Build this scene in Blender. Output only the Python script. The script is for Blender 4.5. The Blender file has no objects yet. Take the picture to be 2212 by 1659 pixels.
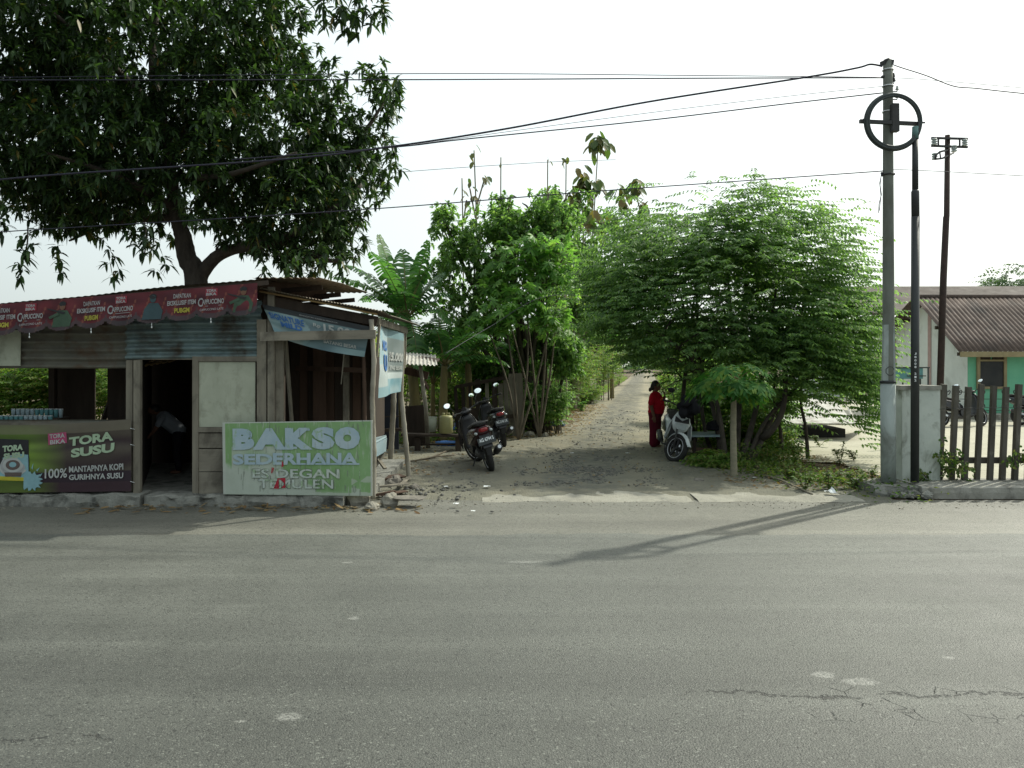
import bpy, math, random
import numpy as np
from mathutils import Vector, Matrix, Euler, noise as mnoise
R = math.radians
rnd = random.Random(7)
sc = bpy.context.scene
col = sc.collection
CAMH, FPX, HX, HY = 1.92, 1700.0, 1106.0, 780.0

def P(x, y, Y):
    return Vector(((x-HX)/FPX*Y, Y, CAMH+(HY-y)/FPX*Y))
def G(x, y, z=0.0):
    Y = (CAMH-z)*FPX/(y-HY)
    return Vector(((x-HX)/FPX*Y, Y, z))
def lin(h):
    h = h.lstrip('#')
    v = [int(h[i:i+2], 16)/255 for i in (0, 2, 4)]
    return tuple(((c/12.92) if c < .04045 else ((c+.055)/1.055)**2.4) for c in v)

# ------------------------------------------------------------------ objects
ORG = {}
def tag(o, label=None, cat=None, group=None, kind=None):
    if label: o['label'] = label
    if cat: o['category'] = cat
    if group: o['group'] = group
    if kind: o['kind'] = kind
    return o
def thing(name, label, cat, loc=(0, 0, 0), rot=(0, 0, 0), group=None):
    o = bpy.data.objects.new(name, None); col.objects.link(o)
    o.empty_display_size = .1
    o.location = loc; o.rotation_euler = rot
    return tag(o, label, cat, group)
def org(o): return Vector(o.location)

class MB:
    """collects geometry in world (or local) space, builds ONE mesh object"""
    def __init__(s): s.v = []; s.f = []; s.m = []; s.sm = []
    def add(s, vs, fs, mi=0, smooth=False):
        b = len(s.v); s.v += [tuple(v) for v in vs]
        for f in fs: s.f.append(tuple(i+b for i in f)); s.m.append(mi); s.sm.append(smooth)
        return s
    def box(s, c, size, rot=None, mi=0, jit=0):
        c = Vector(c); hx, hy, hz = [k/2 for k in size]; vs = []
        for x, y, z in ((-1,-1,-1),(1,-1,-1),(1,1,-1),(-1,1,-1),(-1,-1,1),(1,-1,1),(1,1,1),(-1,1,1)):
            p = Vector((x*hx, y*hy, z*hz))
            if jit: p += Vector([rnd.uniform(-jit, jit) for _ in range(3)])
            if rot is not None: p = rot @ p
            vs.append(c+p)
        return s.add(vs, [(0,3,2,1),(4,5,6,7),(0,1,5,4),(1,2,6,5),(2,3,7,6),(3,0,4,7)], mi)
    def span(s, a, b, mi=0):
        a = Vector(a); b = Vector(b); return s.box((a+b)/2, [abs(k) for k in (b-a)], None, mi)
    def beam(s, p0, p1, w, h, mi=0, up=(0, 0, 1), jit=0):
        p0 = Vector(p0); p1 = Vector(p1); d = p1-p0; L = d.length; d.normalize()
        u = Vector(up)
        if abs(d.dot(u)) > .95: u = Vector((0, 1, 0))
        side = d.cross(u).normalized(); u2 = side.cross(d).normalized()
        M = Matrix((d, side, u2)).transposed()
        return s.box((p0+p1)/2, (L, w, h), M, mi, jit)
    def tube(s, pts, rad, n=8, mi=0, cap=True, smooth=True, wob=0):
        pts = [Vector(p) for p in pts]
        if not hasattr(rad, '__len__'): rad = [rad]*len(pts)
        b = len(s.v); prev = None
        for i, p in enumerate(pts):
            t = (pts[min(i+1, len(pts)-1)]-pts[max(i-1, 0)])
            if t.length < 1e-9: t = Vector((0, 0, 1))
            t.normalize()
            if prev is None:
                a = Vector((1, 0, 0)) if abs(t.x) < .8 else Vector((0, 1, 0))
                prev = (a-t*a.dot(t)).normalized()
            else:
                prev = (prev-t*prev.dot(t))
                prev = prev.normalized() if prev.length > 1e-6 else Vector((1, 0, 0))
            q = t.cross(prev)
            for k in range(n):
                a = 2*math.pi*k/n
                r = rad[i]*(1+(rnd.uniform(-wob, wob) if wob else 0))
                s.v.append(tuple(p+(prev*math.cos(a)+q*math.sin(a))*r))
        for i in range(len(pts)-1):
            for k in range(n):
                s.f.append((b+i*n+k, b+i*n+(k+1) % n, b+(i+1)*n+(k+1) % n, b+(i+1)*n+k)); s.m.append(mi); s.sm.append(smooth)
        if cap:
            s.f.append(tuple(b+k for k in range(n))[::-1]); s.m.append(mi); s.sm.append(False)
            s.f.append(tuple(b+(len(pts)-1)*n+k for k in range(n))); s.m.append(mi); s.sm.append(False)
        return s
    def ell(s, c, r, rot=None, mi=0, nu=14, nv=8, nz=0, seed=0):
        c = Vector(c); vs = []; fs = []
        for j in range(nv+1):
            th = math.pi*j/nv
            for i in range(nu):
                ph = 2*math.pi*i/nu
                p = Vector((math.sin(th)*math.cos(ph), math.sin(th)*math.sin(ph), math.cos(th)))
                k = 1+(nz*mnoise.noise(p*1.7+Vector((seed, seed*.37, 0))) if nz else 0)
                p = Vector((p.x*r[0], p.y*r[1], p.z*r[2]))*k
                if rot is not None: p = rot @ p
                vs.append(c+p)
        for j in range(nv):
            for i in range(nu):
                fs.append((j*nu+i, (j+1)*nu+i, (j+1)*nu+(i+1) % nu, j*nu+(i+1) % nu))
        return s.add(vs, fs, mi, True)
    def loft(s, secs, n=16, mi=0, e=2.6, axis='x', cap=True):
        """secs: (centre Vector, half width (y), half height, tilt) superellipse rings; ring plane normal ~ x rotated by tilt about y"""
        b = len(s.v)
        for c, hw, hh, tl in secs:
            c = Vector(c)
            for k in range(n):
                a = 2*math.pi*k/n; ca, sa = math.cos(a), math.sin(a)
                y = hw*math.copysign(abs(ca)**(2/e), ca); z = hh*math.copysign(abs(sa)**(2/e), sa)
                s.v.append((c.x+z*math.sin(tl), c.y+y, c.z+z*math.cos(tl)))
        m = len(secs)
        for i in range(m-1):
            for k in range(n):
                s.f.append((b+i*n+k, b+i*n+(k+1) % n, b+(i+1)*n+(k+1) % n, b+(i+1)*n+k)); s.m.append(mi); s.sm.append(True)
        if cap:
            s.f.append(tuple(b+k for k in range(n))[::-1]); s.m.append(mi); s.sm.append(False)
            s.f.append(tuple(b+(m-1)*n+k for k in range(n))); s.m.append(mi); s.sm.append(False)
        return s
    def slab(s, quad, t, mi=0, nrm=None):
        q = [Vector(p) for p in quad]
        n = Vector(nrm) if nrm else (q[1]-q[0]).cross(q[-1]-q[0]).normalized()
        k = len(q); vs = q+[p+n*t for p in q]
        fs = [tuple(range(k))[::-1], tuple(range(k, 2*k))]+[(i, (i+1) % k, k+(i+1) % k, k+i) for i in range(k)]
        return s.add(vs, fs, mi)
    def rock(s, c, r, seed, mi=0, rot=0, flat=.35):
        me_v = []; fs = []
        M = Matrix.Rotation(rot, 3, 'Z')
        nu, nv = 12, 8
        for j in range(nv+1):
            th = math.pi*j/nv
            for i in range(nu):
                ph = 2*math.pi*i/nu
                p = Vector((math.sin(th)*math.cos(ph), math.sin(th)*math.sin(ph), math.cos(th)))
                k = 1+.45*mnoise.noise(p*1.3+Vector((seed*3.1, seed, 0)))+.15*mnoise.noise(p*4+Vector((seed, 0, 7)))
                p = p*k
                p = Vector((p.x*r[0], p.y*r[1], max(p.z, -flat)*r[2]))
                me_v.append(Vector(c)+M @ p)
        for j in range(nv):
            for i in range(nu):
                fs.append((j*nu+i, (j+1)*nu+i, (j+1)*nu+(i+1) % nu, j*nu+(i+1) % nu))
        return s.add(me_v, fs, mi, False)
    def xf(s, M, start=0):
        for i in range(start, len(s.v)): s.v[i] = tuple(M @ Vector(s.v[i]))
        return s
    def build(s, name, mats, parent=None, off=None, colors=None):
        if not isinstance(mats, (list, tuple)): mats = [mats]
        V = np.array(s.v, dtype=np.float64)
        if off is not None: o = Vector(off)
        elif parent is None:
            mn, mx = V.min(0), V.max(0); o = Vector(((mn[0]+mx[0])/2, (mn[1]+mx[1])/2, mn[2]))
        elif tuple(parent.rotation_euler) == (0, 0, 0) and parent.get('_w', 1): o = ORG.get(parent.name, Vector(parent.location))
        else: o = Vector((0, 0, 0))
        me = bpy.data.meshes.new(name)
        me.from_pydata([tuple(v) for v in (V-np.array(o))], [], s.f)
        me.polygons.foreach_set('material_index', s.m)
        me.polygons.foreach_set('use_smooth', s.sm)
        for m in mats: me.materials.append(m)
        me.validate(verbose=False)
        ob = bpy.data.objects.new(name, me); col.objects.link(ob)
        if parent is None: ob.location = o; ORG[ob.name] = o
        else: ob.parent = parent; ORG[ob.name] = o
        return ob

def np_mesh(name, V, quads, mats, parent=None, mi=None):
    """fast mesh of many islands: V (N,3) world coordinates, faces (M,3|4)"""
    V = np.asarray(V, dtype=np.float64)
    if parent is None:
        mn, mx = V.min(0), V.max(0); o = np.array(((mn[0]+mx[0])/2, (mn[1]+mx[1])/2, mn[2]))
    else: o = np.array(ORG.get(parent.name, Vector(parent.location)))
    me = bpy.data.meshes.new(name)
    Vl = (V-o).astype(np.float32)
    me.vertices.add(len(Vl)); me.vertices.foreach_set('co', Vl.ravel())
    F = quads if isinstance(quads, list) else [quads]
    lt = np.concatenate([f.ravel() for f in F]).astype(np.int32)
    tot = np.concatenate([np.full(len(f), f.shape[1]) for f in F]).astype(np.int32)
    st = np.concatenate([[0], np.cumsum(tot)[:-1]]).astype(np.int32)
    me.loops.add(len(lt)); me.loops.foreach_set('vertex_index', lt)
    me.polygons.add(len(tot)); me.polygons.foreach_set('loop_start', st); me.polygons.foreach_set('loop_total', tot)
    if mi is not None: me.polygons.foreach_set('material_index', np.concatenate(mi).astype(np.int32))
    for m in (mats if isinstance(mats, (list, tuple)) else [mats]): me.materials.append(m)
    me.update(calc_edges=True); me.validate()
    ob = bpy.data.objects.new(name, me); col.objects.link(ob)
    if parent is None: ob.location = Vector(o); ORG[ob.name] = Vector(o)
    else: ob.parent = parent; ORG[ob.name] = Vector(o)
    return ob
def dup(root, loc, rot=None, label=None, scale=None):
    r = root.copy(); col.objects.link(r); r.location = loc
    if rot is not None: r.rotation_euler = rot
    if scale is not None: r.scale = (scale,)*3 if not hasattr(scale, '__len__') else scale
    if label: r['label'] = label
    for ch in list(root.children):
        c = ch.copy(); col.objects.link(c); c.parent = r
        for g in list(ch.children):
            d = g.copy(); col.objects.link(d); d.parent = c
    return r

# ------------------------------------------------------------------ materials
class NT:
    def __init__(s, name):
        s.mat = bpy.data.materials.new(name); s.mat.use_nodes = True
        s.t = s.mat.node_tree; s.t.nodes.clear()
        s.out = s.t.nodes.new('ShaderNodeOutputMaterial')
        s.tc = s.t.nodes.new('ShaderNodeTexCoord')
        s.obj = s.tc.outputs['Object']
    def n(s, ty, **k):
        nd = s.t.nodes.new('ShaderNode'+ty)
        for a, b in k.items(): setattr(nd, a, b)
        return nd
    def put(s, sock, v):
        if isinstance(v, bpy.types.NodeSocket): s.t.links.new(v, sock)
        elif v is not None:
            if hasattr(v, '__len__') and len(v) == 3 and sock.type == 'RGBA': v = (*v, 1)
            sock.default_value = v
    def geopos(s): return s.n('NewGeometry').outputs['Position']
    def mapv(s, vec, scale=(1, 1, 1), loc=(0, 0, 0), rot=(0, 0, 0)):
        m = s.n('Mapping'); s.put(m.inputs['Vector'], vec); m.inputs['Scale'].default_value = scale
        m.inputs['Location'].default_value = loc; m.inputs['Rotation'].default_value = rot
        return m.outputs[0]
    def noise(s, vec, scale=5, detail=4, rough=.55, dist=0, out=0):
        m = s.n('TexNoise'); s.put(m.inputs['Vector'], vec); m.inputs['Scale'].default_value = scale
        m.inputs['Detail'].default_value = detail; m.inputs['Roughness'].default_value = rough; m.inputs['Distortion'].default_value = dist
        return m.outputs[out]
    def vor(s, vec, scale=5, feature='F1', out='Distance', rand=1):
        m = s.n('TexVoronoi', feature=feature); s.put(m.inputs['Vector'], vec); m.inputs['Scale'].default_value = scale
        m.inputs['Randomness'].default_value = rand
        return m.outputs[out]
    def math(s, op, a, b=None, c=None, clamp=False):
        m = s.n('Math', operation=op, use_clamp=clamp); s.put(m.inputs[0], a)
        if b is not None: s.put(m.inputs[1], b)
        if c is not None: s.put(m.inputs[2], c)
        return m.outputs[0]
    def step(s, v, lo, hi, a=0, b=1):
        m = s.n('MapRange'); s.put(m.inputs['Value'], v)
        m.inputs['From Min'].default_value = lo; m.inputs['From Max'].default_value = hi
        m.inputs['To Min'].default_value = a; m.inputs['To Max'].default_value = b
        return m.outputs[0]
    def mix(s, f, a, b, mode='MIX'):
        m = s.n('Mix', data_type='RGBA', blend_type=mode)
        s.put(m.inputs[0], f); s.put(m.inputs[6], a); s.put(m.inputs[7], b)
        return m.outputs[2]
    def ramp(s, f, stops):
        m = s.n('ValToRGB'); s.put(m.inputs[0], f); e = m.color_ramp.elements
        while len(e) < len(stops): e.new(.5)
        for k, (p, c) in enumerate(stops): e[k].position = p; e[k].color = (*c, 1) if hasattr(c, '__len__') else (c, c, c, 1)
        return m.outputs[0]
    def bump(s, h, strength=.3, dist=.01):
        m = s.n('Bump'); m.inputs['Strength'].default_value = strength; m.inputs['Distance'].default_value = dist
        s.put(m.inputs['Height'], h); return m.outputs[0]
    def sep(s, v):
        m = s.n('SeparateXYZ'); s.put(m.inputs[0], v); return m.outputs
    def pr(s, color, rough=.7, metal=0, normal=None, spec=.4, alpha=None):
        p = s.n('BsdfPrincipled'); s.put(p.inputs['Base Color'], color); s.put(p.inputs['Roughness'], rough)
        s.put(p.inputs['Metallic'], metal); p.inputs['Specular IOR Level'].default_value = spec
        if normal is not None: s.put(p.inputs['Normal'], normal)
        return p
    def end(s, sh):
        s.t.links.new(sh.outputs[0] if hasattr(sh, 'outputs') else sh, s.out.inputs[0]); return s.mat

def mat(name, c1, c2=None, scale=6, rough=.75, bump=.2, metal=0, stretch=(1, 1, 1), dirt=None, dscale=2.5, damt=(.5, .7), spec=.4, bscale=None, bdist=.01):
    m = NT(name); c2 = c2 or tuple(k*.7 for k in c1)
    v = m.mapv(m.obj, stretch)
    a = m.noise(v, scale, 6, .62)
    cc = m.mix(m.step(a, .3, .7), c1, c2)
    if dirt:
        d = m.noise(m.mapv(m.obj, (1, 1, .6), (3, 7, 1)), dscale, 6, .65, .4)
        cc = m.mix(m.step(d, damt[0], damt[1]), cc, dirt)
    hb = m.noise(v, bscale or scale*5, 5, .6)
    nrm = m.bump(m.math('ADD', hb, m.math('MULTIPLY', a, .6)), bump, bdist) if bump else None
    rr = m.step(a, .2, .8, rough-.08, min(1, rough+.1))
    return m.end(m.pr(cc, rr, metal, nrm, spec))

def leafmat(name, cols, trans=.35, rough=.45, tcol=None, spec=.35, pos=None):
    m = NT(name)
    g = m.n('NewGeometry'); rn = g.outputs['Random Per Island']
    n = len(cols)
    cc = m.ramp(rn, [((k/(n-1)) if not pos else pos[k], c) for k, c in enumerate(cols)])
    big = m.noise(g.outputs['Position'], 1.1, 2)
    cc = m.mix(m.step(big, .3, .7, .0, .55), cc, m.mix(1.0, cc, (.55, .6, .5), 'MULTIPLY'))
    p = m.pr(cc, rough, 0, None, spec)
    t = m.n('BsdfTranslucent'); m.put(t.inputs[0], m.mix(1.0, cc, tcol or (1.6, 1.8, .85), 'MULTIPLY'))
    mx = m.n('MixShader'); mx.inputs[0].default_value = trans
    m.t.links.new(p.outputs[0], mx.inputs[1]); m.t.links.new(t.outputs[0], mx.inputs[2])
    return m.end(mx)

def colmat(name, rough=.6, wear=None, bump=.15, spec=.3):
    """material that reads the mesh's own colour attribute (a printed sheet or painted board)"""
    m = NT(name); a = m.n('Attribute', attribute_name='Col'); cc = a.outputs['Color']
    nz = m.noise(m.obj, 3, 6, .65)
    cc = m.mix(m.step(nz, .35, .75, 0, .35), cc, m.mix(1., cc, (.55, .56, .5), 'MULTIPLY'))
    if wear:
        st = m.noise(m.mapv(m.obj, (9, 9, 1.2)), 3, 5, .6)
        cc = m.mix(m.step(st, .56, .68, 0, .7), cc, wear)
    return m.end(m.pr(cc, rough, 0, m.bump(m.noise(m.obj, 14, 4), bump, .01), spec))

M = {}
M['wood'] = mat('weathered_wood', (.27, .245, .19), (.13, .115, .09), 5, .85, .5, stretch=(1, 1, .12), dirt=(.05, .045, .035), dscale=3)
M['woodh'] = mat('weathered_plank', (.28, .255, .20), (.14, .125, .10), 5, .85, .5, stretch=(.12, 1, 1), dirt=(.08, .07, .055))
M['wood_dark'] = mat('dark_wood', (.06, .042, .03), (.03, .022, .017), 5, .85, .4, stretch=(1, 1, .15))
M['wood_red'] = mat('brown_wood', (.10, .058, .038), (.05, .03, .02), 4, .8, .4, stretch=(1, 1, .15))
M['bamboo'] = mat('grey_bamboo', (.42, .39, .32), (.22, .20, .16), 8, .65, .25, stretch=(1, 1, .15), dirt=(.16, .14, .10))
M['bamboo_y'] = mat('tan_bamboo', (.42, .30, .13), (.25, .16, .07), 8, .6, .25, stretch=(.15, 1, 1))
M['panel'] = mat('pale_painted_board', (.44, .46, .36), (.33, .35, .27), 3, .7, .12, dirt=(.20, .20, .15), dscale=4, damt=(.52, .75))
M['concrete'] = mat('rough_concrete', (.27, .27, .24), (.16, .16, .14), 7, .9, .8, dirt=(.08, .08, .07), dscale=4, damt=(.5, .65), bdist=.02)
M['kerb'] = mat('kerb_concrete', (.36, .35, .31), (.24, .235, .2), 5, .9, .7, dirt=(.12, .115, .10), dscale=3, bdist=.015)
M['pillar'] = mat('limewashed_pillar', (.58, .62, .56), (.46, .50, .45), 4, .85, .3, dirt=(.16, .17, .13), dscale=3.5, damt=(.55, .72))
M['pole'] = mat('pole_concrete', (.20, .215, .185), (.13, .14, .12), 6, .85, .35, stretch=(1, 1, .25), dirt=(.12, .125, .10))
M['pole_white'] = mat('pole_paint', (.38, .43, .41), (.26, .30, .28), 5, .8, .25, stretch=(1, 1, .3), dirt=(.16, .17, .15), dscale=3)
M['black_steel'] = mat('black_steel', (.018, .022, .022), (.03, .034, .034), 6, .5, .1, spec=.5)
M['teal_steel'] = mat('teal_steel', (.12, .24, .22), (.09, .18, .17), 6, .5, .1)
M['rusty'] = mat('rusty_steel', (.06, .035, .028), (.035, .024, .02), 8, .7, .3)
M['iron'] = mat('iron', (.05, .05, .05), (.03, .03, .03), 8, .6, .2)
M['porcelain'] = mat('porcelain', (.5, .55, .53), (.4, .45, .43), 8, .3, 0, spec=.6)
M['cable'] = mat('cable', (.02, .02, .035), (.03, .03, .05), 8, .6, 0)
M['zinc'] = mat('blue_grey_zinc', (.20, .27, .27), (.12, .17, .175), 3, .5, .2, metal=.3, dirt=(.07, .06, .045), dscale=2.5, damt=(.5, .68))
M['zinc_rust'] = mat('rusted_zinc', (.15, .145, .115), (.09, .088, .07), 4, .75, .3, dirt=(.09, .05, .028), dscale=3)
M['zinc_roof'] = mat('old_roof_zinc', (.20, .17, .12), (.11, .09, .065), 4, .7, .3, metal=.1, dirt=(.12, .07, .04), dscale=3)
M['asbes'] = mat('brown_roof_sheet', (.13, .095, .078), (.085, .062, .052), 3, .85, .3, dirt=(.06, .05, .045), dscale=1.2)
M['asbes2'] = mat('dark_roof_sheet', (.10, .082, .072), (.075, .06, .052), 2, .85, .2)
M['light_sheet'] = mat('pale_roof_sheet', (.50, .49, .45), (.30, .29, .26), 5, .7, .3, dirt=(.16, .13, .10), dscale=5)
M['white_wall'] = mat('white_wall', (.66, .69, .66), (.56, .59, .56), 2, .85, .15, dirt=(.36, .36, .33), dscale=1.3, damt=(.55, .75))
M['green_wall'] = mat('green_wall', (.17, .47, .30), (.13, .40, .26), 2, .8, .12)
M['ochre'] = mat('ochre_trim', (.30, .25, .14), (.22, .18, .10), 4, .75, .15)
M['pink'] = mat('pink_brick', (.42, .29, .27), (.34, .24, .22), 6, .85, .3)
M['coil'] = mat('coil_cable', (.055, .068, .066), (.035, .044, .044), 9, .6, .2)
M['dark_glass'] = mat('dark_glass', (.012, .016, .02), (.035, .035, .035), 2, .35, 0, spec=.25)
M['black_plastic'] = mat('black_plastic', (.014, .015, .017), (.022, .022, .024), 5, .42, .05, spec=.5)
M['gloss_black'] = mat('gloss_black', (.012, .012, .014), (.02, .02, .022), 5, .18, 0, spec=.6)
M['gloss_white'] = mat('gloss_white', (.60, .64, .64), (.55, .59, .59), 5, .25, 0, spec=.5)
M['maroon_paint'] = mat('maroon_paint', (.045, .008, .012), (.03, .006, .009), 5, .3, 0, spec=.5)
M['rubber'] = mat('rubber', (.016, .016, .016), (.026, .025, .023), 20, .85, .2)
M['chrome'] = mat('chrome', (.55, .56, .56), (.45, .46, .46), 5, .22, 0, metal=1)
M['mirror'] = mat('mirror_glass', (.85, .9, .9), (.82, .88, .88), 5, .05, 0, metal=1)
M['rim'] = mat('dark_rim', (.03, .03, .032), (.05, .05, .05), 5, .35, 0, metal=.5)
M['rim_line'] = mat('silver_rim', (.6, .62, .64), (.5, .52, .54), 5, .35, 0, metal=.6)
M['red_lamp'] = mat('red_lamp', (.30, .01, .015), (.18, .008, .01), 5, .2, 0, spec=.6)
M['lamp_glass'] = mat('lamp_glass', (.45, .5, .5), (.30, .34, .35), 9, .12, 0, spec=.7)
M['plate_black'] = mat('number_plate', (.02, .025, .025), (.03, .035, .035), 5, .5, 0)
M['white_paint'] = mat('white_paint', (.75, .78, .78), (.65, .68, .68), 5, .5, 0)
M['skin'] = mat('skin', (.17, .085, .052), (.13, .065, .04), 8, .6, 0, spec=.3)
M['hair'] = mat('hair', (.012, .010, .009), (.02, .016, .014), 30, .5, .2)
M['red_cloth'] = mat('red_cloth', (.50, .014, .03), (.34, .01, .022), 4, .9, .2, spec=.1)
M['maroon_cloth'] = mat('maroon_cloth', (.13, .013, .028), (.09, .01, .02), 4, .9, .2, spec=.1)
M['pale_cloth'] = mat('pale_cloth', (.50, .52, .55), (.40, .42, .45), 4, .9, .2, spec=.1)
M['dark_cloth'] = mat('dark_cloth', (.02, .02, .024), (.012, .012, .014), 6, .9, .3, spec=.1)
M['yellow_print'] = mat('yellow_print', (.55, .30, .03), (.45, .24, .02), 5, .8, 0)
M['jerry'] = mat('jerrycan_plastic', (.30, .29, .13), (.22, .21, .09), 4, .5, .1)
M['blue_plastic'] = mat('blue_plastic', (.05, .16, .42), (.03, .10, .30), 4, .5, .1)
M['pale_blue'] = mat('pale_blue_sheet', (.24, .34, .38), (.30, .36, .37), 3, .5, .1)
M['teal_cloth'] = mat('teal_board', (.10, .26, .27), (.08, .2, .21), 4, .6, .1)
M['stone'] = mat('stone', (.22, .20, .17), (.14, .13, .11), 6, .9, .5, dirt=(.10, .09, .075), bdist=.02)
M['stone2'] = mat('pale_stone', (.30, .28, .23), (.19, .18, .15), 6, .9, .5, bdist=.02)
M['paper'] = mat('paper_litter', (.75, .78, .78), (.6, .62, .62), 6, .8, .1)
M['bark_dark'] = mat('dark_bark', (.085, .07, .055), (.04, .033, .027), 9, .9, .9, stretch=(1, 1, .3), bdist=.02)
M['bark'] = mat('grey_bark', (.17, .14, .10), (.09, .075, .055), 9, .9, .7, stretch=(1, 1, .3), bdist=.015)
M['bark_lt'] = mat('pale_bark', (.30, .27, .20), (.19, .17, .12), 9, .85, .5, stretch=(1, 1, .5), bdist=.01)
M['bark_papaya'] = mat('papaya_bark', (.30, .27, .19), (.20, .185, .13), 7, .85, .5, stretch=(1, 1, 2.5), bdist=.01)
M['banana_stem'] = mat('banana_stem', (.22, .17, .06), (.10, .09, .04), 6, .7, .3, stretch=(1, 1, .2))
M['mango_leaf'] = leafmat('mango_leaf', [(.018, .036, .018), (.032, .062, .026), (.046, .088, .032), (.07, .13, .035), (.18, .12, .03)], .28, .46, pos=(0, .3, .65, .97, 1), spec=.3)
M['cherry_leaf'] = leafmat('cherry_leaf', [(.08, .14, .065), (.12, .21, .09), (.17, .28, .11), (.24, .35, .13)], .52, .6)
M['green_leaf'] = leafmat('bright_leaf', [(.10, .22, .06), (.15, .30, .08), (.20, .38, .10), (.27, .42, .12)], .5, .5)
M['gamal_leaf'] = leafmat('gamal_leaf', [(.095, .17, .07), (.14, .25, .095), (.195, .32, .12), (.27, .37, .14)], .52, .5)
M['teak_leaf'] = leafmat('teak_leaf', [(.07, .12, .04), (.10, .15, .05), (.14, .13, .05), (.20, .14, .06)], .35, .6)
M['banana_leaf'] = leafmat('banana_leaf', [(.05, .13, .045), (.07, .17, .055), (.09, .21, .065), (.12, .24, .07)], .45, .35)
M['dry_leaf'] = leafmat('dry_leaf', [(.20, .13, .06), (.28, .19, .09), (.16, .09, .04), (.34, .26, .14)], .2, .8)
M['papaya_leaf'] = leafmat('papaya_leaf', [(.035, .11, .03), (.055, .16, .042), (.08, .20, .05), (.15, .22, .04)], .45, .75, spec=.12)
M['weed_leaf'] = leafmat('weed_leaf', [(.05, .10, .025), (.08, .15, .03), (.14, .20, .05), (.20, .20, .07)], .4, .6)
M['hedge_leaf'] = leafmat('hedge_leaf', [(.06, .13, .03), (.11, .21, .04), (.19, .28, .07), (.22, .18, .08)], .5, .6)
M['far_leaf'] = leafmat('far_leaf', [(.06, .11, .06), (.09, .15, .08), (.12, .18, .10)], .3, .8)

# ------------------------------------------------------------------ leaves
T_LONG = (np.array([(0,0,0),(.35,0,0),(.7,0,0),(1,0,0),(.3,1,.18),(.68,.82,.16),(.3,-1,.18),(.68,-.82,.16)]),
          [np.array([(0,1,4),(5,2,3),(0,6,1),(7,3,2)]), np.array([(4,1,2,5),(1,6,7,2)])])
T_DIA = (np.array([(0,0,0),(1,0,0),(.45,1,.2),(.45,-1,.2)]), [np.array([(0,1,2),(0,3,1)])])
T_OVAL = (np.array([(0,0,0),(1,0,0),(.25,.8,.12),(.62,1,.16),(.9,.5,.1),(.25,-.8,.12),(.62,-1,.16),(.9,-.5,.1),(.5,0,0)]),
          [np.array([(0,8,2),(2,8,3),(3,8,4),(4,8,1),(0,5,8),(5,6,8),(6,7,8),(7,1,8)])])
def nrm(a): return a/np.maximum(np.linalg.norm(a, axis=1, keepdims=True), 1e-9)
class Leaves:
    def __init__(s): s.V = []; s.F3 = []; s.F4 = []; s.n = 0
    def put(s, T, pos, d, up, L, W, droop=0.):
        N = len(pos); t = T[0]
        L = np.broadcast_to(L, N)[:, None, None]; W = np.broadcast_to(W, N)[:, None, None]
        d = nrm(d); side = nrm(np.cross(d, up)); u = np.cross(side, d)
        tt = t[None, :, 0:1]; ss = t[None, :, 1:2]; hh = t[None, :, 2:3]
        v = pos[:, None, :]+d[:, None, :]*tt*L+side[:, None, :]*ss*W*.5+u[:, None, :]*hh*W*.5
        v[:, :, 2] -= (np.broadcast_to(droop, N)[:, None]*(tt[:, :, 0]**2)*L[:, :, 0])
        k = t.shape[0]
        base = s.n+np.arange(N)[:, None, None]*k
        for f in T[1]:
            g = (f[None]+base).reshape(-1, f.shape[1])
            (s.F3 if f.shape[1] == 3 else s.F4).append(g)
        s.V.append(v.reshape(-1, 3)); s.n += N*k
    def raw(s, verts, f4=None, f3=None):
        if f4 is not None and len(f4): s.F4.append(np.array(f4)+s.n)
        if f3 is not None and len(f3): s.F3.append(np.array(f3)+s.n)
        s.V.append(np.array(verts, dtype=float)); s.n += len(verts)
    def build(s, name, m, parent=None):
        F = []
        if s.F3: F.append(np.concatenate(s.F3))
        if s.F4: F.append(np.concatenate(s.F4))
        return np_mesh(name, np.concatenate(s.V), F, m, parent)
rg = np.random.default_rng(11)
def rdir(n):
    return nrm(rg.normal(size=(n, 3)))
def in_blobs(blobs, n, shell=.0, power=2.2):
    """random points in a union of ellipsoids (c, r) weighted by volume"""
    w = np.array([r[0]*r[1]*r[2] for c, r in blobs])**.8; w = w/w.sum()
    k = rg.choice(len(blobs), n, p=w)
    C = np.array([tuple(c) for c, r in blobs])[k]; Rr = np.array([r for c, r in blobs], dtype=float)[k]
    d = rdir(n); rad = (shell+(1-shell)*rg.random(n)**(1/power))[:, None]
    rad *= (1+.12*rg.normal(size=(n, 1)))
    return C+d*Rr*rad, d
def blob(x, y, rx, Y, rY, ry=None):
    k = Y/FPX; ry = ry or rx
    return (P(x, y, Y), (rx*k, rY, ry*k))

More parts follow.
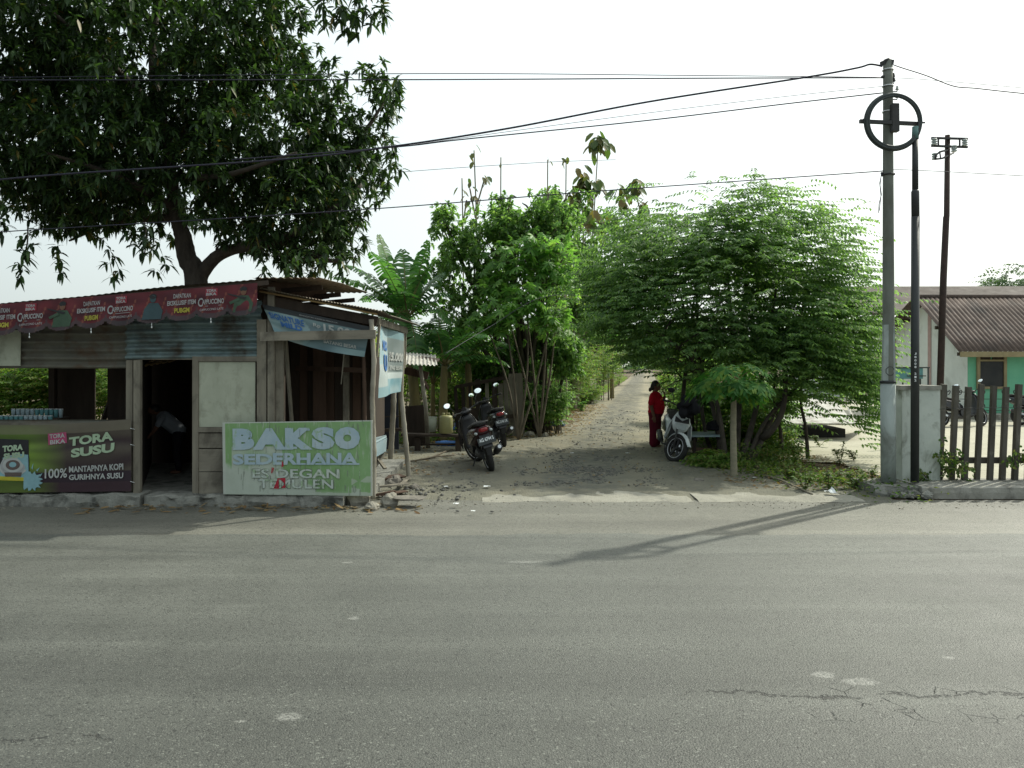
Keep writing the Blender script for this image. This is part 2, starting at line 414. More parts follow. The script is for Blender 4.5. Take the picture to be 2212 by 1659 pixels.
def whorls(L, pts, outd, per, ll, lw, droop, spread=.8, T=T_LONG):
    """clusters of leaves radiating from twig ends"""
    n = len(pts); pos = np.repeat(pts, per, 0); o = np.repeat(outd, per, 0)
    d = nrm(o*.5+rdir(n*per)*spread+np.array([0, 0, -.15]))
    pos = pos+rdir(n*per)*.03
    L.put(T, pos, d, np.tile([0, 0, 1.], (n*per, 1))+rdir(n*per)*.35, ll*(.7+.5*rg.random(n*per)), lw*(.8+.4*rg.random(n*per)), droop*(.6+.8*rg.random(n*per)))
def sprays(L, pts, outd, nl, slen, ll, lw, droop=.35, T=T_DIA, twig=None, up=.12, ldroop=.5):
    """flat two-ranked branchlets"""
    n = len(pts)
    h = outd.copy(); h[:, 2] = 0; h = nrm(h+rdir(n)*.55*np.array([1, 1, 0])); h[:, 2] = up+.12*rg.normal(size=n); h = nrm(h)
    sl = slen*(.6+.7*rg.random(n))
    side = nrm(np.cross(h, np.tile([0, 0, 1.], (n, 1))))
    for k in range(nl):
        t = (k+.5)/nl
        p = pts+h*(sl*t)[:, None]; p[:, 2] -= droop*t*t*sl
        sg = 1 if k % 2 else -1
        d = nrm(side*sg*.85+h*.55+rdir(n)*.25); d[:, 2] -= ldroop
        L.put(T, p, d, np.tile([0, 0, 1.], (n, 1))+rdir(n)*.3, ll*(.7+.5*rg.random(n)), lw*(.8+.4*rg.random(n)), .2)
# ------------------------------------------------------------------ lettering and printed sheets
_tx = {}
def textgeo(body, bold=0.0):
    k = (body, bold)
    if k in _tx: return _tx[k]
    cu = bpy.data.curves.new('t', 'FONT'); cu.body = body; cu.offset = bold; cu.resolution_u = 3
    ob = bpy.data.objects.new('t', cu); col.objects.link(ob)
    dg = bpy.context.evaluated_depsgraph_get(); dg.update()
    me = ob.evaluated_get(dg).to_mesh()
    V = np.array([v.co[:2] for v in me.vertices]); F = [tuple(p.vertices) for p in me.polygons]
    ob.evaluated_get(dg).to_mesh_clear()
    bpy.data.objects.remove(ob); bpy.data.curves.remove(cu)
    mn, mx = V.min(0), V.max(0); V = (V-mn)/(mx-mn)
    _tx[k] = (V, F); return _tx[k]
def snorm(S, u, v, e=.01):
    a = Vector(S(u+e, v))-Vector(S(u-e, v)); b = Vector(S(u, v+e))-Vector(S(u, v-e))
    n = a.cross(b)
    return n.normalized() if n.length > 0 else Vector((0, -1, 0))
def word(mb, S, s, u0, v0, u1, v1, mi=0, bold=.02, off=.005, skew=0.0, rise=0.0):
    off += .006
    V, F = textgeo(s, bold); out = []
    for x, y in V:
        u = u0+(u1-u0)*x+skew*y*(v1-v0); v = v0+(v1-v0)*y+rise*x
        out.append(Vector(S(u, v))+snorm(S, u, v)*off)
    mb.add(out, F, mi)
def poly(mb, S, pts, mi=0, off=.003):
    off += .004
    out = [Vector(S(u, v))+snorm(S, u, v)*off for u, v in pts]
    mb.add(out, [tuple(range(len(out)))], mi)
def disc(mb, S, u, v, ru, rv, mi=0, off=.003, n=20, a0=0, a1=360):
    poly(mb, S, [(u+ru*math.cos(R(a0+(a1-a0)*k/n)), v+rv*math.sin(R(a0+(a1-a0)*k/n))) for k in range(n)], mi, off)
def ringp(mb, S, u, v, ru, rv, th, mi=0, off=.004, n=24, a0=0, a1=360):
    vs = []
    for k in range(n+1):
        a = R(a0+(a1-a0)*k/n)
        for f in (1, 1-th): vs.append((u+ru*f*math.cos(a), v+rv*f*math.sin(a)))
    out = [Vector(S(a, b))+snorm(S, a, b)*off for a, b in vs]
    mb.add(out, [(2*k, 2*k+1, 2*k+3, 2*k+2) for k in range(n)], mi)
def sheet(name, S, nu, nv, cf, m, parent=None, mask=None, thick=0):
    mb = MB(); vs = [S(i/nu, j/nv) for j in range(nv+1) for i in range(nu+1)]
    fs = []
    for j in range(nv):
        for i in range(nu):
            if mask and not mask((i+.5)/nu, (j+.5)/nv): continue
            a = j*(nu+1)+i; fs.append((a, a+1, a+nu+2, a+nu+1))
    mb.add(vs, fs, 0, True)
    ob = mb.build(name, m, parent); me = ob.data
    at = me.color_attributes.new('Col', 'FLOAT_COLOR', 'POINT')
    cs = []
    for j in range(nv+1):
        for i in range(nu+1): cs += [*cf(i/nu, j/nv), 1]
    at.data.foreach_set('color', cs)
    if thick:
        md = ob.modifiers.new('solid', 'SOLIDIFY'); md.thickness = thick; md.offset = -1
    return ob
def nz(u, v, s=5, seed=0): return mnoise.noise(Vector((u*s, v*s, seed)))
def mixt(a, b, f):
    f = max(0, min(1, f)); return tuple(x*(1-f)+y*f for x, y in zip(a, b))
def bil(TL, TR, BR, BL):
    TL, TR, BR, BL = map(Vector, (TL, TR, BR, BL))
    return lambda u, v: (BL*(1-u)+BR*u)*(1-v)+(TL*(1-u)+TR*u)*v
def corr(mb, p0, U, V, waves, amp, mi=0, seg=6, nU=6, sag=0):
    """corrugated sheet, ridges parallel to U"""
    p0, U, V = Vector(p0), Vector(U), Vector(V); n = U.cross(V).normalized(); nv = waves*seg
    vs = []
    for j in range(nv+1):
        for i in range(nU+1):
            p = p0+U*(i/nU)+V*(j/nv)+n*amp*math.sin(2*math.pi*j/seg)
            if sag: p += Vector((0, 0, sag*mnoise.noise(p*.9)))
            vs.append(p)
    fs = [(j*(nU+1)+i, j*(nU+1)+i+1, (j+1)*(nU+1)+i+1, (j+1)*(nU+1)+i) for j in range(nv) for i in range(nU)]
    mb.add(vs, fs, mi, True)

# flat ink materials
def ink(name, c, rough=.6): return mat(name, c, tuple(k*.8 for k in c), 9, rough, 0)
I = dict(white=ink('white_ink', (.44, .46, .44)), mint=ink('mint_ink', (.38, .50, .34)), pink=ink('pink_ink', (.42, .07, .16)),
         yellow=ink('yellow_ink', (.50, .45, .04)), grey=ink('grey_ink', (.35, .36, .36)), navy=ink('navy_ink', (.04, .14, .38)),
         black=ink('black_ink', (.02, .02, .022)), paleb=ink('pale_blue_ink', (.24, .42, .46)), red=ink('red_ink', (.42, .02, .04)),
         soldier=ink('olive_ink', (.045, .085, .05)), soldier2=ink('teal_ink', (.035, .07, .08)), coffee=ink('coffee_ink', (.12, .09, .08)), redlogo=ink('red_logo_ink', (.30, .03, .05)),
         board_blue=mat('faded_letter_paint', (.27, .38, .45), (.40, .48, .51), 4, .8, .1, dirt=(.26, .38, .24), dscale=9, damt=(.58, .67)),
         board_pale=mat('chalky_letter_paint', (.48, .53, .48), (.40, .46, .42), 5, .8, .1, dirt=(.28, .38, .24), dscale=11, damt=(.5, .58)), crack=mat('crack_ink', (.10, .10, .10), (.14, .15, .13), 9, .8, 0, dirt=(.35, .42, .32), dscale=12, damt=(.48, .55)))

# ================================================================== FOOD STALL
Y0 = 10.6; FZ = .14
def F(x, y, d=0.0): return P(x, y, Y0+d)
stall = thing('food_stall', 'ramshackle roadside food stall of zinc sheets, boards and bamboo under a sagging roof', 'food stall', P(400, 1066, Y0))
stall.location.z = FZ
so = Vector(stall.location); ORG[stall.name] = so
b = MB()   # front boards as separate parts
def part(name, mats, f):
    mb = MB(); f(mb); return mb.build(name, mats, stall)
def vb(x0, x1, y0, y1, d=0, t=.03, m=0):   # a board between image-measured corners at the front plane
    def f(mb):
        a = F(x0, y0, d); c = F(x1, y1, d)
        mb.box(((a.x+c.x)/2, a.y+t/2, (a.z+c.z)/2), (abs(c.x-a.x), t, abs(a.z-c.z)), None, m, .003)
    return f
part('door_post', M['wood'], vb(288, 303, 778, 1085, -.04, .06))
part('door_post', M['wood'], vb(272, 286, 778, 1062, 0, .05))
part('door_post', M['wood'], vb(415, 428, 770, 1066, -.01, .05))
part('corner_post', M['wood'], vb(555, 575, 690, 1064, -.02, .06))
part('corner_post', M['wood'], vb(578, 592, 620, 1064, -.05, .06))
part('corner_post', M['wood'], vb(596, 612, 730, 1064, 0.03, .05))
part('panel', M['panel'], vb(430, 551, 782, 922, .012, .02))
for q in ((428, 556, 770, 781), (428, 556, 923, 934)):
    part('panel_frame', M['woodh'], vb(*q, -.012, .03))
for k, (a, c2) in enumerate(((936, 968), (970, 1018), (1020, 1066))):
    part('wall_board', M['woodh'], vb(427, 577, a, c2, .01, .025))
part('lintel', M['woodh'], vb(272, 556, 768, 777, .02, .04))
part('sill_rail', M['woodh'], vb(-160, 275, 913, 920, .02, .05))
part('beam', M['woodh'], lambda mb: mb.beam(P(563, 727, 10.42), P(812, 722, 10.42), .03, .115, jit=.004))
# corrugated fascia sheets
def cs1(mb):
    a = F(272, 776, .02); c = F(565, 772, .02); corr(mb, a, c-a, Vector((0, 0, .77)), 7, .034, nU=20, sag=.012)
part('zinc_fascia', M['zinc'], cs1)
def cs2(mb):
    a = F(-170, 798, .045); c = F(280, 795, .045); corr(mb, a, c-a, Vector((0, 0, .66)), 6, .030, nU=20, sag=.012)
part('zinc_fascia', M['zinc_rust'], cs2)
part('pale_fascia', M['panel'], vb(-170, 44, 712, 790, -.01, .015))
def cs3(mb):
    a = F(283, 1062, .10); corr(mb, F(-170, 1062, .10), F(292, 1062, .10)-F(-170, 1062, .10), Vector((0, 0, .98)), 11, .016, nU=16)
part('zinc_wall', M['zinc_rust'], cs3)
# roof
def zr(x): return CAMH+(HY-(655-55*(x/580.0)))/FPX*10.3
def rf(mb):
    xl = -900; pL = P(xl, 0, 10.3); pR = P(690, 0, 10.3)
    zl = zr(xl)+.0; z2 = 3.02
    A = Vector((pL.x, 10.3, zl)); Bv = Vector((P(560, 0, 10.3).x, 10.3, zr(560)))
    C = Vector((pR.x, 10.35, 3.02))
    back = Vector((0, 3.6, .12))
    n = 46; seg = 5
    for (s, e, dz) in ((A, Bv, 0), (Bv+Vector((-.1, .02, .02)), C, .1)):
        w = int((e-s).length/.09)
        corr(mb, s, back, (e-s), w, .004 if dz == 0 else .010, nU=5, sag=.02)
part('roof', M['zinc_roof'], rf)
part('roof_fascia', M['wood_dark'], lambda mb: mb.beam(P(-900, 741, 10.33)+Vector((0, 0, -.035)), P(580, 603, 10.33)+Vector((0, 0, -.045)), .03, .06))
def rfs(mb):
    for y in (11.2, 12.4, 13.5): mb.beam((-11.5, y, zr(-900)+.0), (-2.7, y, 2.97), .05, .07)
part('rafter', M['wood_dark'], rfs)
def gable(mb):
    mb.slab([P(560, 605, 10.75), P(690, 603, 12.0), P(712, 645, 13.2), P(560, 665, 10.75)], .02)
part('gable_board', M['wood_red'], gable)
# porch roof (lean-to)
PR = [P(557, 621, 10.40), P(826, 673, 10.40), P(908, 704, 13.35), P(640, 640, 13.6)]
def pr(mb):
    a, b_, c, d = PR
    nU, nV = 40, 5
    vs = []
    for j in range(nV+1):
        for i in range(nU*3+1):
            u = i/(nU*3); v = j/nV
            p = (a*(1-u)+b_*u)*(1-v)+(d*(1-u)+c*u)*v
            p = p+Vector((0, 0, .010*math.sin(u*nU*2*math.pi)+.03*mnoise.noise(p*.8)))
            vs.append(p)
    w = nU*3+1
    mb.add(vs, [(j*w+i, j*w+i+1, (j+1)*w+i+1, (j+1)*w+i) for j in range(nV) for i in range(w-1)], 0, True)
part('porch_roof', M['zinc_roof'], pr)
part('porch_eave', M['bamboo_y'], lambda mb: mb.tube([P(560, 629, 10.5), P(690, 653, 10.5), P(815, 679, 10.5)], .014, 7))
part('porch_rafter', M['wood_dark'], lambda mb: mb.beam(P(570, 648, 10.62), P(815, 694, 10.62), .04, .13))
part('porch_rafter', M['wood'], lambda mb: mb.beam(P(815, 694, 10.7), P(878, 715, 13.1), .05, .09))
part('porch_rafter', M['wood_dark'], lambda mb: mb.beam(P(640, 668, 12.4), P(850, 706, 12.4), .05, .09))
# bamboo posts
def bam(pts, r):
    def f(mb):
        pp = [Vector(p) for p in pts]; out = []; rr = []
        for i in range(len(pp)-1):
            n = max(2, int((pp[i+1]-pp[i]).length/.06))
            for k in range(n): out.append(pp[i].lerp(pp[i+1], k/n))
        out.append(pp[-1]); acc = 0
        res = []; 
        for i, p in enumerate(out):
            if i: acc += (p-out[i-1]).length
            ph = (acc % .30)/.30
            rr.append(r*(1.14 if ph < .18 else 1.0)*(1-.1*acc/3))
        mb.tube(out, rr, 10)
    return f
part('bamboo_post', M['bamboo'], bam([P(806, 1078, 10.52), P(808, 985, 10.5), P(804, 860, 10.5), P(808, 780, 10.5), P(802, 690, 10.5)], .034))
part('bamboo_post', M['bamboo'], bam([G(884, 1031, 0)+Vector((0, 0, -.05)), P(876, 950, 12.9), P(866, 850, 12.8), P(869, 780, 12.8), P(868, 705, 12.8)], .040))
part('bamboo_post', M['bamboo'], bam([G(843, 1000, 0), P(850, 880, 14.6), P(852, 716, 14.4)], .05))
part('wooden_post', M['wood_red'], bam([P(787, 1066, 10.9), P(788, 860, 10.9), P(783, 700, 10.9)], .028))
part('wooden_post', M['wood'], lambda mb: mb.beam(P(820, 700, 10.75), P(814, 770, 10.8), .03, .05))
part('wooden_post', M['wood'], lambda mb: mb.beam(P(876, 706, 12.95), P(874, 795, 12.9), .035, .05))
# interior: floor, walls, partition
def bx(a, c, mi=0):
    return lambda mb: mb.span(a, c, mi)
part('floor_slab', M['concrete'], bx((-12.5, 10.72, 0.0), (-1.95, 14.4, .125)))
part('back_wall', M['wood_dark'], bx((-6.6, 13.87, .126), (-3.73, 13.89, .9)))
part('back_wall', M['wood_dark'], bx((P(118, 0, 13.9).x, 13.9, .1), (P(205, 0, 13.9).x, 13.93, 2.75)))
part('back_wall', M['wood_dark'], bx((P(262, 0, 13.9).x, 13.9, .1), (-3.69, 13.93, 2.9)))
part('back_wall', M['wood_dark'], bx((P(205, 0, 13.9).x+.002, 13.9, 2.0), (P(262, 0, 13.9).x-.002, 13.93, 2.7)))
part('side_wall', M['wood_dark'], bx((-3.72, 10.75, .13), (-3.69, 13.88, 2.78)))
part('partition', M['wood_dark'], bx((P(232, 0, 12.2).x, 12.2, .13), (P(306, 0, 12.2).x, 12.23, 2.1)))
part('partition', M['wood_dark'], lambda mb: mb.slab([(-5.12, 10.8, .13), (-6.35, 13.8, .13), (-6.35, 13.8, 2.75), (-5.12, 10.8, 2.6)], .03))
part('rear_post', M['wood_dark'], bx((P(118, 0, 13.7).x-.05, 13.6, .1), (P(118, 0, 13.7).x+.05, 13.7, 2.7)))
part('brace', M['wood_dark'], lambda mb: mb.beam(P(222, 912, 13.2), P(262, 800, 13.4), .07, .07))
def porchback(mb):
    n = 9
    for k in range(n):
        x0 = 628+k*(800-628)/n; 
        if k in (3,): continue
        a = P(x0, 1040, 12.25+.01*(k % 2)); c = P(x0+(800-628)/n-1.5, 735, 12.25+.01*(k % 2))
        mb.span((a.x, a.y, .15), (c.x, a.y+.02, c.z), k % 3 == 1)
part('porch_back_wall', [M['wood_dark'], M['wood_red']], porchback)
part('porch_back_wall', M['wood_dark'], bx((P(616, 0, 12.3).x, 12.31, .15), (P(806, 0, 12.3).x, 12.33, 2.6)))  # solid dark sheet added behind the planks to stop light through the gaps
part('inner_post', M['wood'], bx((P(741, 0, 11.8).x, 11.8, .15), (P(753, 0, 11.8).x, 11.86, 2.35)))
part('inner_post', M['wood_red'], bx((P(676, 0, 12.0).x, 12.0, .15), (P(704, 0, 12.0).x, 12.02, 2.3)))
part('inner_rail', M['wood_red'], lambda mb: mb.beam(P(640, 795, 11.9), P(790, 800, 11.2), .04, .07))
part('inner_rail', M['wood'], lambda mb: mb.beam(P(744, 757, 10.9), P(737, 830, 10.95), .012, .02))
part('inner_frame', M['wood'], lambda mb: mb.beam(P(617, 735, 10.8), P(640, 1040, 11.1), .03, .09))
part('porch_side_sheet', M['wood_dark'], bx((-2.32, 12.3, .6), (-2.30, 14.2, 2.0)))
for k in range(6):
    part('bamboo_rafter', M['bamboo_y'], (lambda k: lambda mb: mb.tube([P(300+k*13, 792-k*2, 11.5+.15*k), P(346+k*9, 772, 13.2+.05*k)], .017, 6))(k))
# low front wall board behind sign
part('apron_wall', M['wood_dark'], vb(578, 800, 915, 1064, .08, .02))

# stall kerb / footing
kb = MB()
def rough_block(mb, x0, x1, y0, y1, z0, z1, n=40, amp=.02, mi=0, seed=0):
    nx = n; prof = [(y0, z0), (y0-.0, z0+(z1-z0)*.5), (y0+.01, z1-.015), (y0+.03, z1), (y1, z1), (y1, z0)]
    vs = []
    for i in range(nx+1):
        x = x0+(x1-x0)*i/nx
        for k, (y, z) in enumerate(prof):
            q = mnoise.noise(Vector((x*3.1, k*1.3, seed))); q2 = mnoise.noise(Vector((x*9, k*2.1, seed+3)))
            vs.append((x, y+(q+.5*q2)*amp*(1 if k < 4 else 0), z+(0 if k in (0, 5) else (q2*.5+q)*amp*.6)))
    k = len(prof)
    fs = [(i*k+j, (i+1)*k+j, (i+1)*k+j+1, i*k+j+1) for i in range(nx) for j in range(k-1)]
    fs += [tuple(range(k))[::-1], tuple(nx*k+j for j in range(k))]
    mb.add(vs, fs, mi, False)
rough_block(kb, -13, P(303, 0, 10.42).x, 10.40, 10.74, -.02, .145, 260, .06, seed=2)
rough_block(kb, P(312, 0, 10.42).x, P(742, 0, 10.42).x, 10.40, 10.74, -.02, .142, 140, .06, seed=5)
tag(kb.build('stall_kerb', M['concrete']), kind='structure')

# ------------------------------------------------------------------ scalloped awning banner
aw = thing('awning_banner', 'dark red scalloped advertising valance hanging along the eave of the food stall', 'banner', P(270, 690, 10.22))
NSC = 13
x_l, x_r = -289, 556
def AW(u, v):      # u 0..1 left->right, v 0 bottom..1 top
    x = x_l+(x_r-x_l)*u; yt = 657-45*((x)/545.0); hh = 68
    y = yt+hh*(1-v)
    p = P(x, y, 10.22)
    p.y += .02*math.sin(u*70)*(1-v)+.012*mnoise.noise(Vector((u*40, v*2, 3)))-.03*(1-v)
    return p
def aw_mask(u, v):
    f = (u*NSC) % 1
    return v > .22-.22*math.sqrt(max(0, 1-(2*f-1)**2))
def aw_col(u, v):
    f = (u*NSC) % 1
    c = mixt((.055, .012, .018), (.14, .022, .028), .5+.8*nz(u*8, v, 3))
    if abs((f*.9-v*.35) % .5-.1) < .02: c = mixt(c, (.28, .10, .06), .6)
    edge = .22-.22*math.sqrt(max(0, 1-(2*f-1)**2))
    if v-edge < .15: c = mixt(c, (.05, .05, .055), .75)
    return c
sheet('banner_cloth', AW, NSC*20, 30, aw_col, colmat('awning_print', .55), aw, aw_mask)
mb = MB(); mats = [ink('faded_white_ink', (.34, .34, .34)), ink('faded_yellow_ink', (.36, .32, .04)), I['redlogo'], I['soldier'], I['soldier2'], I['grey'], I['skin'] if 'skin' in I else M['skin'], I['black']]
for k in range(NSC):
    c0 = k/NSC; w = 1/NSC; ty = k % 3
    U = lambda a: c0+w*a
    if ty == 1:      # text
        word(mb, AW, 'DAPATKAN', U(.24), .71, U(.80), .85, 0, .02)
        word(mb, AW, 'EKSKLUSIF ITEM', U(.04), .49, U(.98), .64, 0, .03)
        word(mb, AW, 'PUBGM', U(.28), .24, U(.76), .40, 1, .05)
    elif ty == 2:
        poly(mb, AW, [(U(.30), .70), (U(.68), .70), (U(.68), .93), (U(.30), .93)], 2)
        word(mb, AW, 'TORA', U(.33), .82, U(.65), .91, 0, .04, .008); word(mb, AW, 'BIKA', U(.33), .71, U(.65), .80, 0, .04, .008)
        word(mb, AW, 'C', U(.05), .38, U(.22), .66, 0, .02); word(mb, AW, 'APPUCCINO', U(.19), .44, U(.90), .60, 0, .03)
        poly(mb, AW, [(U(.3), .38), (U(.8), .385), (U(.8), .40), (U(.3), .395)], 0)
        word(mb, AW, 'CAPPUCCINO LATE', U(.12), .24, U(.88), .31, 5, .01)
    else:            # anonymous figure holding a long tool
        m_ = 4 if (k//3) % 2 else 3
        poly(mb, AW, [(U(.2), .12), (U(.82), .10), (U(.88), .36), (U(.72), .62), (U(.42), .64), (U(.26), .45)], m_)
        disc(mb, AW, U(.55), .76, w*.10, .12, 6 if m_ == 3 else m_, .005)
        disc(mb, AW, U(.55), .84, w*.12, .08, 7, .006)
        if m_ == 3: poly(mb, AW, [(U(.02), .74), (U(.05), .70), (U(.62), .50), (U(.66), .56)], 7, .008); poly(mb, AW, [(U(.08), .46), (U(.12), .38), (U(.45), .48), (U(.42), .58)], 3, .009)
mb.build('lettering', mats, aw)
for k in range(1, NSC, 2):
    wt = MB(); p = Vector(AW((k+.5)/NSC, .0)); wt.tube([p, p-Vector((0, 0, .05))], .004, 5); wt.ell(p-Vector((0, 0, .055)), (.01, .01, .014), None, 0, 6, 4); wt.build('string_weight', M['white_paint'], aw)

# ------------------------------------------------------------------ coffee banner on the stall's low wall
cb = thing('coffee_banner', 'green and brown coffee advertising banner tied over the low wall left of the stall door', 'banner', P(140, 1060, 10.5))
def CB(u, v):
    x = -150+(284+150)*u; yt = 914-9*u**1.5+7*math.sin(math.pi*max(0, min(1, (u-.1)/.9))); yb = 1066-5*u
    p = P(x, yb+(yt-yb)*v, 10.52)
    p.y += .005*math.sin(v*16+3*u+2*nz(u, v, 3))*(.3+v)+.008*nz(u, v, 2, 4)-.01
    return p
def cb_col(u, v):
    x = -150+434*u
    g = mixt((.07, .11, .025), (.20, .32, .05), (1-abs(v-.5)*2)*.9+.1*nz(u, v, 6)+.25*math.sin(v*34+4*u+3*nz(u, v, 3)))
    br = mixt((.045, .030, .032), (.085, .07, .055), .5+.5*math.sin(v*22-5*u+3*nz(u, v, 3)))
    c = mixt(g, br, (x-60)/85.)
    if v < .30: c = mixt(g, (.035, .022, .03), (x-50)/35.) if v > .14 else mixt(mixt(g, (.1, .13, .03), .6), (.05, .028, .035), (x-70)/60.)
    if v > .86: c = mixt(c, (.20, .18, .13), .6)
    return c
sheet('banner_cloth', CB, 200, 60, cb_col, colmat('coffee_print', .5), cb)
mb = MB()
ux = lambda x: (x+150)/434.
# sachet picture with a mug, a splash
mats = [I['mint'], I['white'], I['pink'], I['black'], I['paleb'], I['coffee'], I['yellow'], I['soldier2'], I['grey']]
poly(mb, CB, [(ux(-60), .24), (ux(66), .20), (ux(63), .78), (ux(-60), .80)], 3, .003)
poly(mb, CB, [(ux(-60), .26), (ux(64), .22), (ux(63), .56), (ux(40), .58), (ux(-20), .46), (ux(-60), .44)], 4, .005)
poly(mb, CB, [(ux(-60), .20), (ux(64), .17), (ux(66), .22), (ux(-60), .27)], 6, .006)
disc(mb, CB, ux(30), .40, .075, .16, 1, .007); disc(mb, CB, ux(30), .40, .064, .135, 8, .009); disc(mb, CB, ux(30), .41, .052, .11, 1, .011); disc(mb, CB, ux(30), .41, .036, .075, 5, .013); disc(mb, CB, ux(30), .415, .018, .04, 4, .015)
poly(mb, CB, [(ux(14), .24), (ux(48), .24), (ux(50), .30), (ux(12), .30)], 5, .010)
spl = []
for k in range(26):
    a = R(-130+k*10); rr = 1+.22*math.sin(k*2.3)
    spl.append((ux(68)+.055*rr*math.cos(a), .17+.13*rr*math.sin(a)))
poly(mb, CB, spl, 4, .008)
for (a, b2, c2, d2) in ((80, .33, 88, .37), (86, .25, 95, .29), (82, .2, 92, .2), (70, .36, 74, .44)):
    poly(mb, CB, [(ux(a), b2), (ux(a+3), b2-.02), (ux(c2), d2)], 4, .009)
word(mb, CB, 'TORA', ux(8), .60, ux(52), .69, 0, .06, .009, 0, .03); word(mb, CB, 'SUSU', ux(10), .49, ux(55), .58, 0, .06, .009, 0, .03)
poly(mb, CB, [(ux(106), .695), (ux(146), .72), (ux(145), .88), (ux(105), .865)], 2, .004)
word(mb, CB, 'TORA', ux(109), .79, ux(142), .855, 1, .03, .008, 0, .012); word(mb, CB, 'BIKA', ux(110), .705, ux(143), .77, 1, .03, .008, 0, .012)
word(mb, CB, 'TORA', ux(151), .665, ux(246), .80, 0, .045, .008, 0, .055)
word(mb, CB, 'SUSU', ux(156), .50, ux(249), .63, 0, .05, .008, 0, .06)
word(mb, CB, '100%', ux(99), .205, ux(147), .345, 1, .02, .008, 0, .008)
word(mb, CB, 'MANTAPNYA KOPI', ux(151), .285, ux(268), .375, 1, .03, .008, 0, .02)
word(mb, CB, 'GURIHNYA SUSU', ux(151), .175, ux(268), .255, 1, .03, .008, 0, .01)
mb.build('lettering', mats, cb)
for y in (925, 960, 1040): ts = MB(); ts.tube([P(282, y, 10.5), P(291, y+3, 10.56)], .004, 5); ts.build('tie_string', M['white_paint'], cb)

# ------------------------------------------------------------------ BAKSO SEDERHANA board
bk = thing('food_sign', 'big peeling green board lettered for meatball soup leaning on the porch front', 'sign', P(643, 1066, 10.44))
bS = bil(P(480, 913, 10.44), P(804, 908, 10.44), P(804, 1072, 10.41), P(482, 1068, 10.41))
def bk_col(u, v):
    g = mixt((.16, .29, .10), (.23, .38, .18), .5+.6*nz(u, v, 4)+u*.3)
    pale = (.42, .47, .40)
    lim = .46-.34*u+.14*nz(u, v, 9, 2)+(.25 if u < .1 and v < .35 else 0)
    if u > .62: lim = .05+.03*nz(u, v, 9)
    lim2 = max(0, (lim-v)*14)
    c = mixt(g, pale, lim2)
    if .06 < u < .40 and v > .28 and v < .66: c = mixt(c, pale, .75+.5*nz(u, v, 8, 5))
    if u > .86 and v < .26 and nz(u, v, 10, 1) > .0: c = mixt(c, pale, .7)
    if v < .045+.02*nz(u, v, 12): c = mixt(c, pale, .8)
    if u < .018 or v > .985 or u > .99: c = (.45, .48, .43)
    s = mnoise.noise(Vector((u*55, v*5, 9)))
    if s > .42 and .1 < u < .95: c = mixt(c, (.16, .18, .15), .6)
    return c
sheet('board', bS, 240, 120, bk_col, colmat('peeling_board_paint', .7, (.42, .47, .40)), bk, None, .018)
mb = MB(); mats = [I['board_blue'], I['board_pale'], I['red'], I['crack'], I['mint']]
def slabs(bl, spec, mi):
    for pl in spec: poly(mb, bS, [(bl[0]+(bl[2]-bl[0])*x, bl[1]+(bl[3]-bl[1])*y) for x, y in pl], mi, .006)
word(mb, bS, 'B', .070, .62, .215, .915, 0, .075); word(mb, bS, 'A', .205, .62, .425, .915, 0, .07, .007)
word(mb, bS, 'K', .42, .62, .605, .915, 0, .075, .008); word(mb, bS, 'S', .598, .62, .75, .92, 0, .075, .007)
word(mb, bS, 'O', .75, .62, .92, .92, 0, .11, .009)
for u0, u1, v0 in ((.070, .11, .875), (.070, .11, .625), (.21, .275, .63), (.35, .425, .63), (.42, .455, .875), (.42, .50, .63), (.53, .585, .875)):
    poly(mb, bS, [(u0, v0), (u1, v0), (u1, v0+.03), (u0, v0+.03)], 0, .0055)
word(mb, bS, 'SED', .07, .415, .335, .565, 0, .04, .007); word(mb, bS, 'ERHANA', .338, .415, .905, .575, 0, .04, .007)
for u0, u1 in ((.34, .40), (.50, .56), (.62, .70), (.72, .80), (.82, .915)):
    poly(mb, bS, [(u0, .415), (u1, .415), (u1, .437), (u0, .437)], 0, .0055)
mb.build('lettering', mats, bk); mb = MB()
# two outlined rows: dark drop shade then pale letter
for s, u0, v0, u1, v1 in (('ES DEGAN', .20, .235, .78, .355), ('TEMULEN', .24, .095, .74, .215)):
    word(mb, bS, s, u0-.004, v0-.006, u1+.004, v1+.006, 3, .035, .005); word(mb, bS, s, u0, v0, u1, v1, 1, .016, .008)
poly(mb, bS, [(.34, .09), (.375, .09), (.39, .14), (.395, .10), (.42, .10), (.42, .235), (.37, .23)], 2, .010)
poly(mb, bS, [(.395, .38), (.41, .40), (.405, .46), (.398, .46)], 2, .010); poly(mb, bS, [(.325, .30), (.335, .30), (.345, .37), (.33, .38)], 2, .010)
for k in range(26):      # vertical cracks in the paint
    u = rnd.uniform(.1, .93); v = rnd.uniform(.1, .9); h = rnd.uniform(.04, .16); w = .0016
    poly(mb, bS, [(u-w, v), (u+w*.5, v+.01), (u+w*.8, v+h), (u-w*.4, v+h)], 3, .012)
mb.build('lettering', mats, bk)

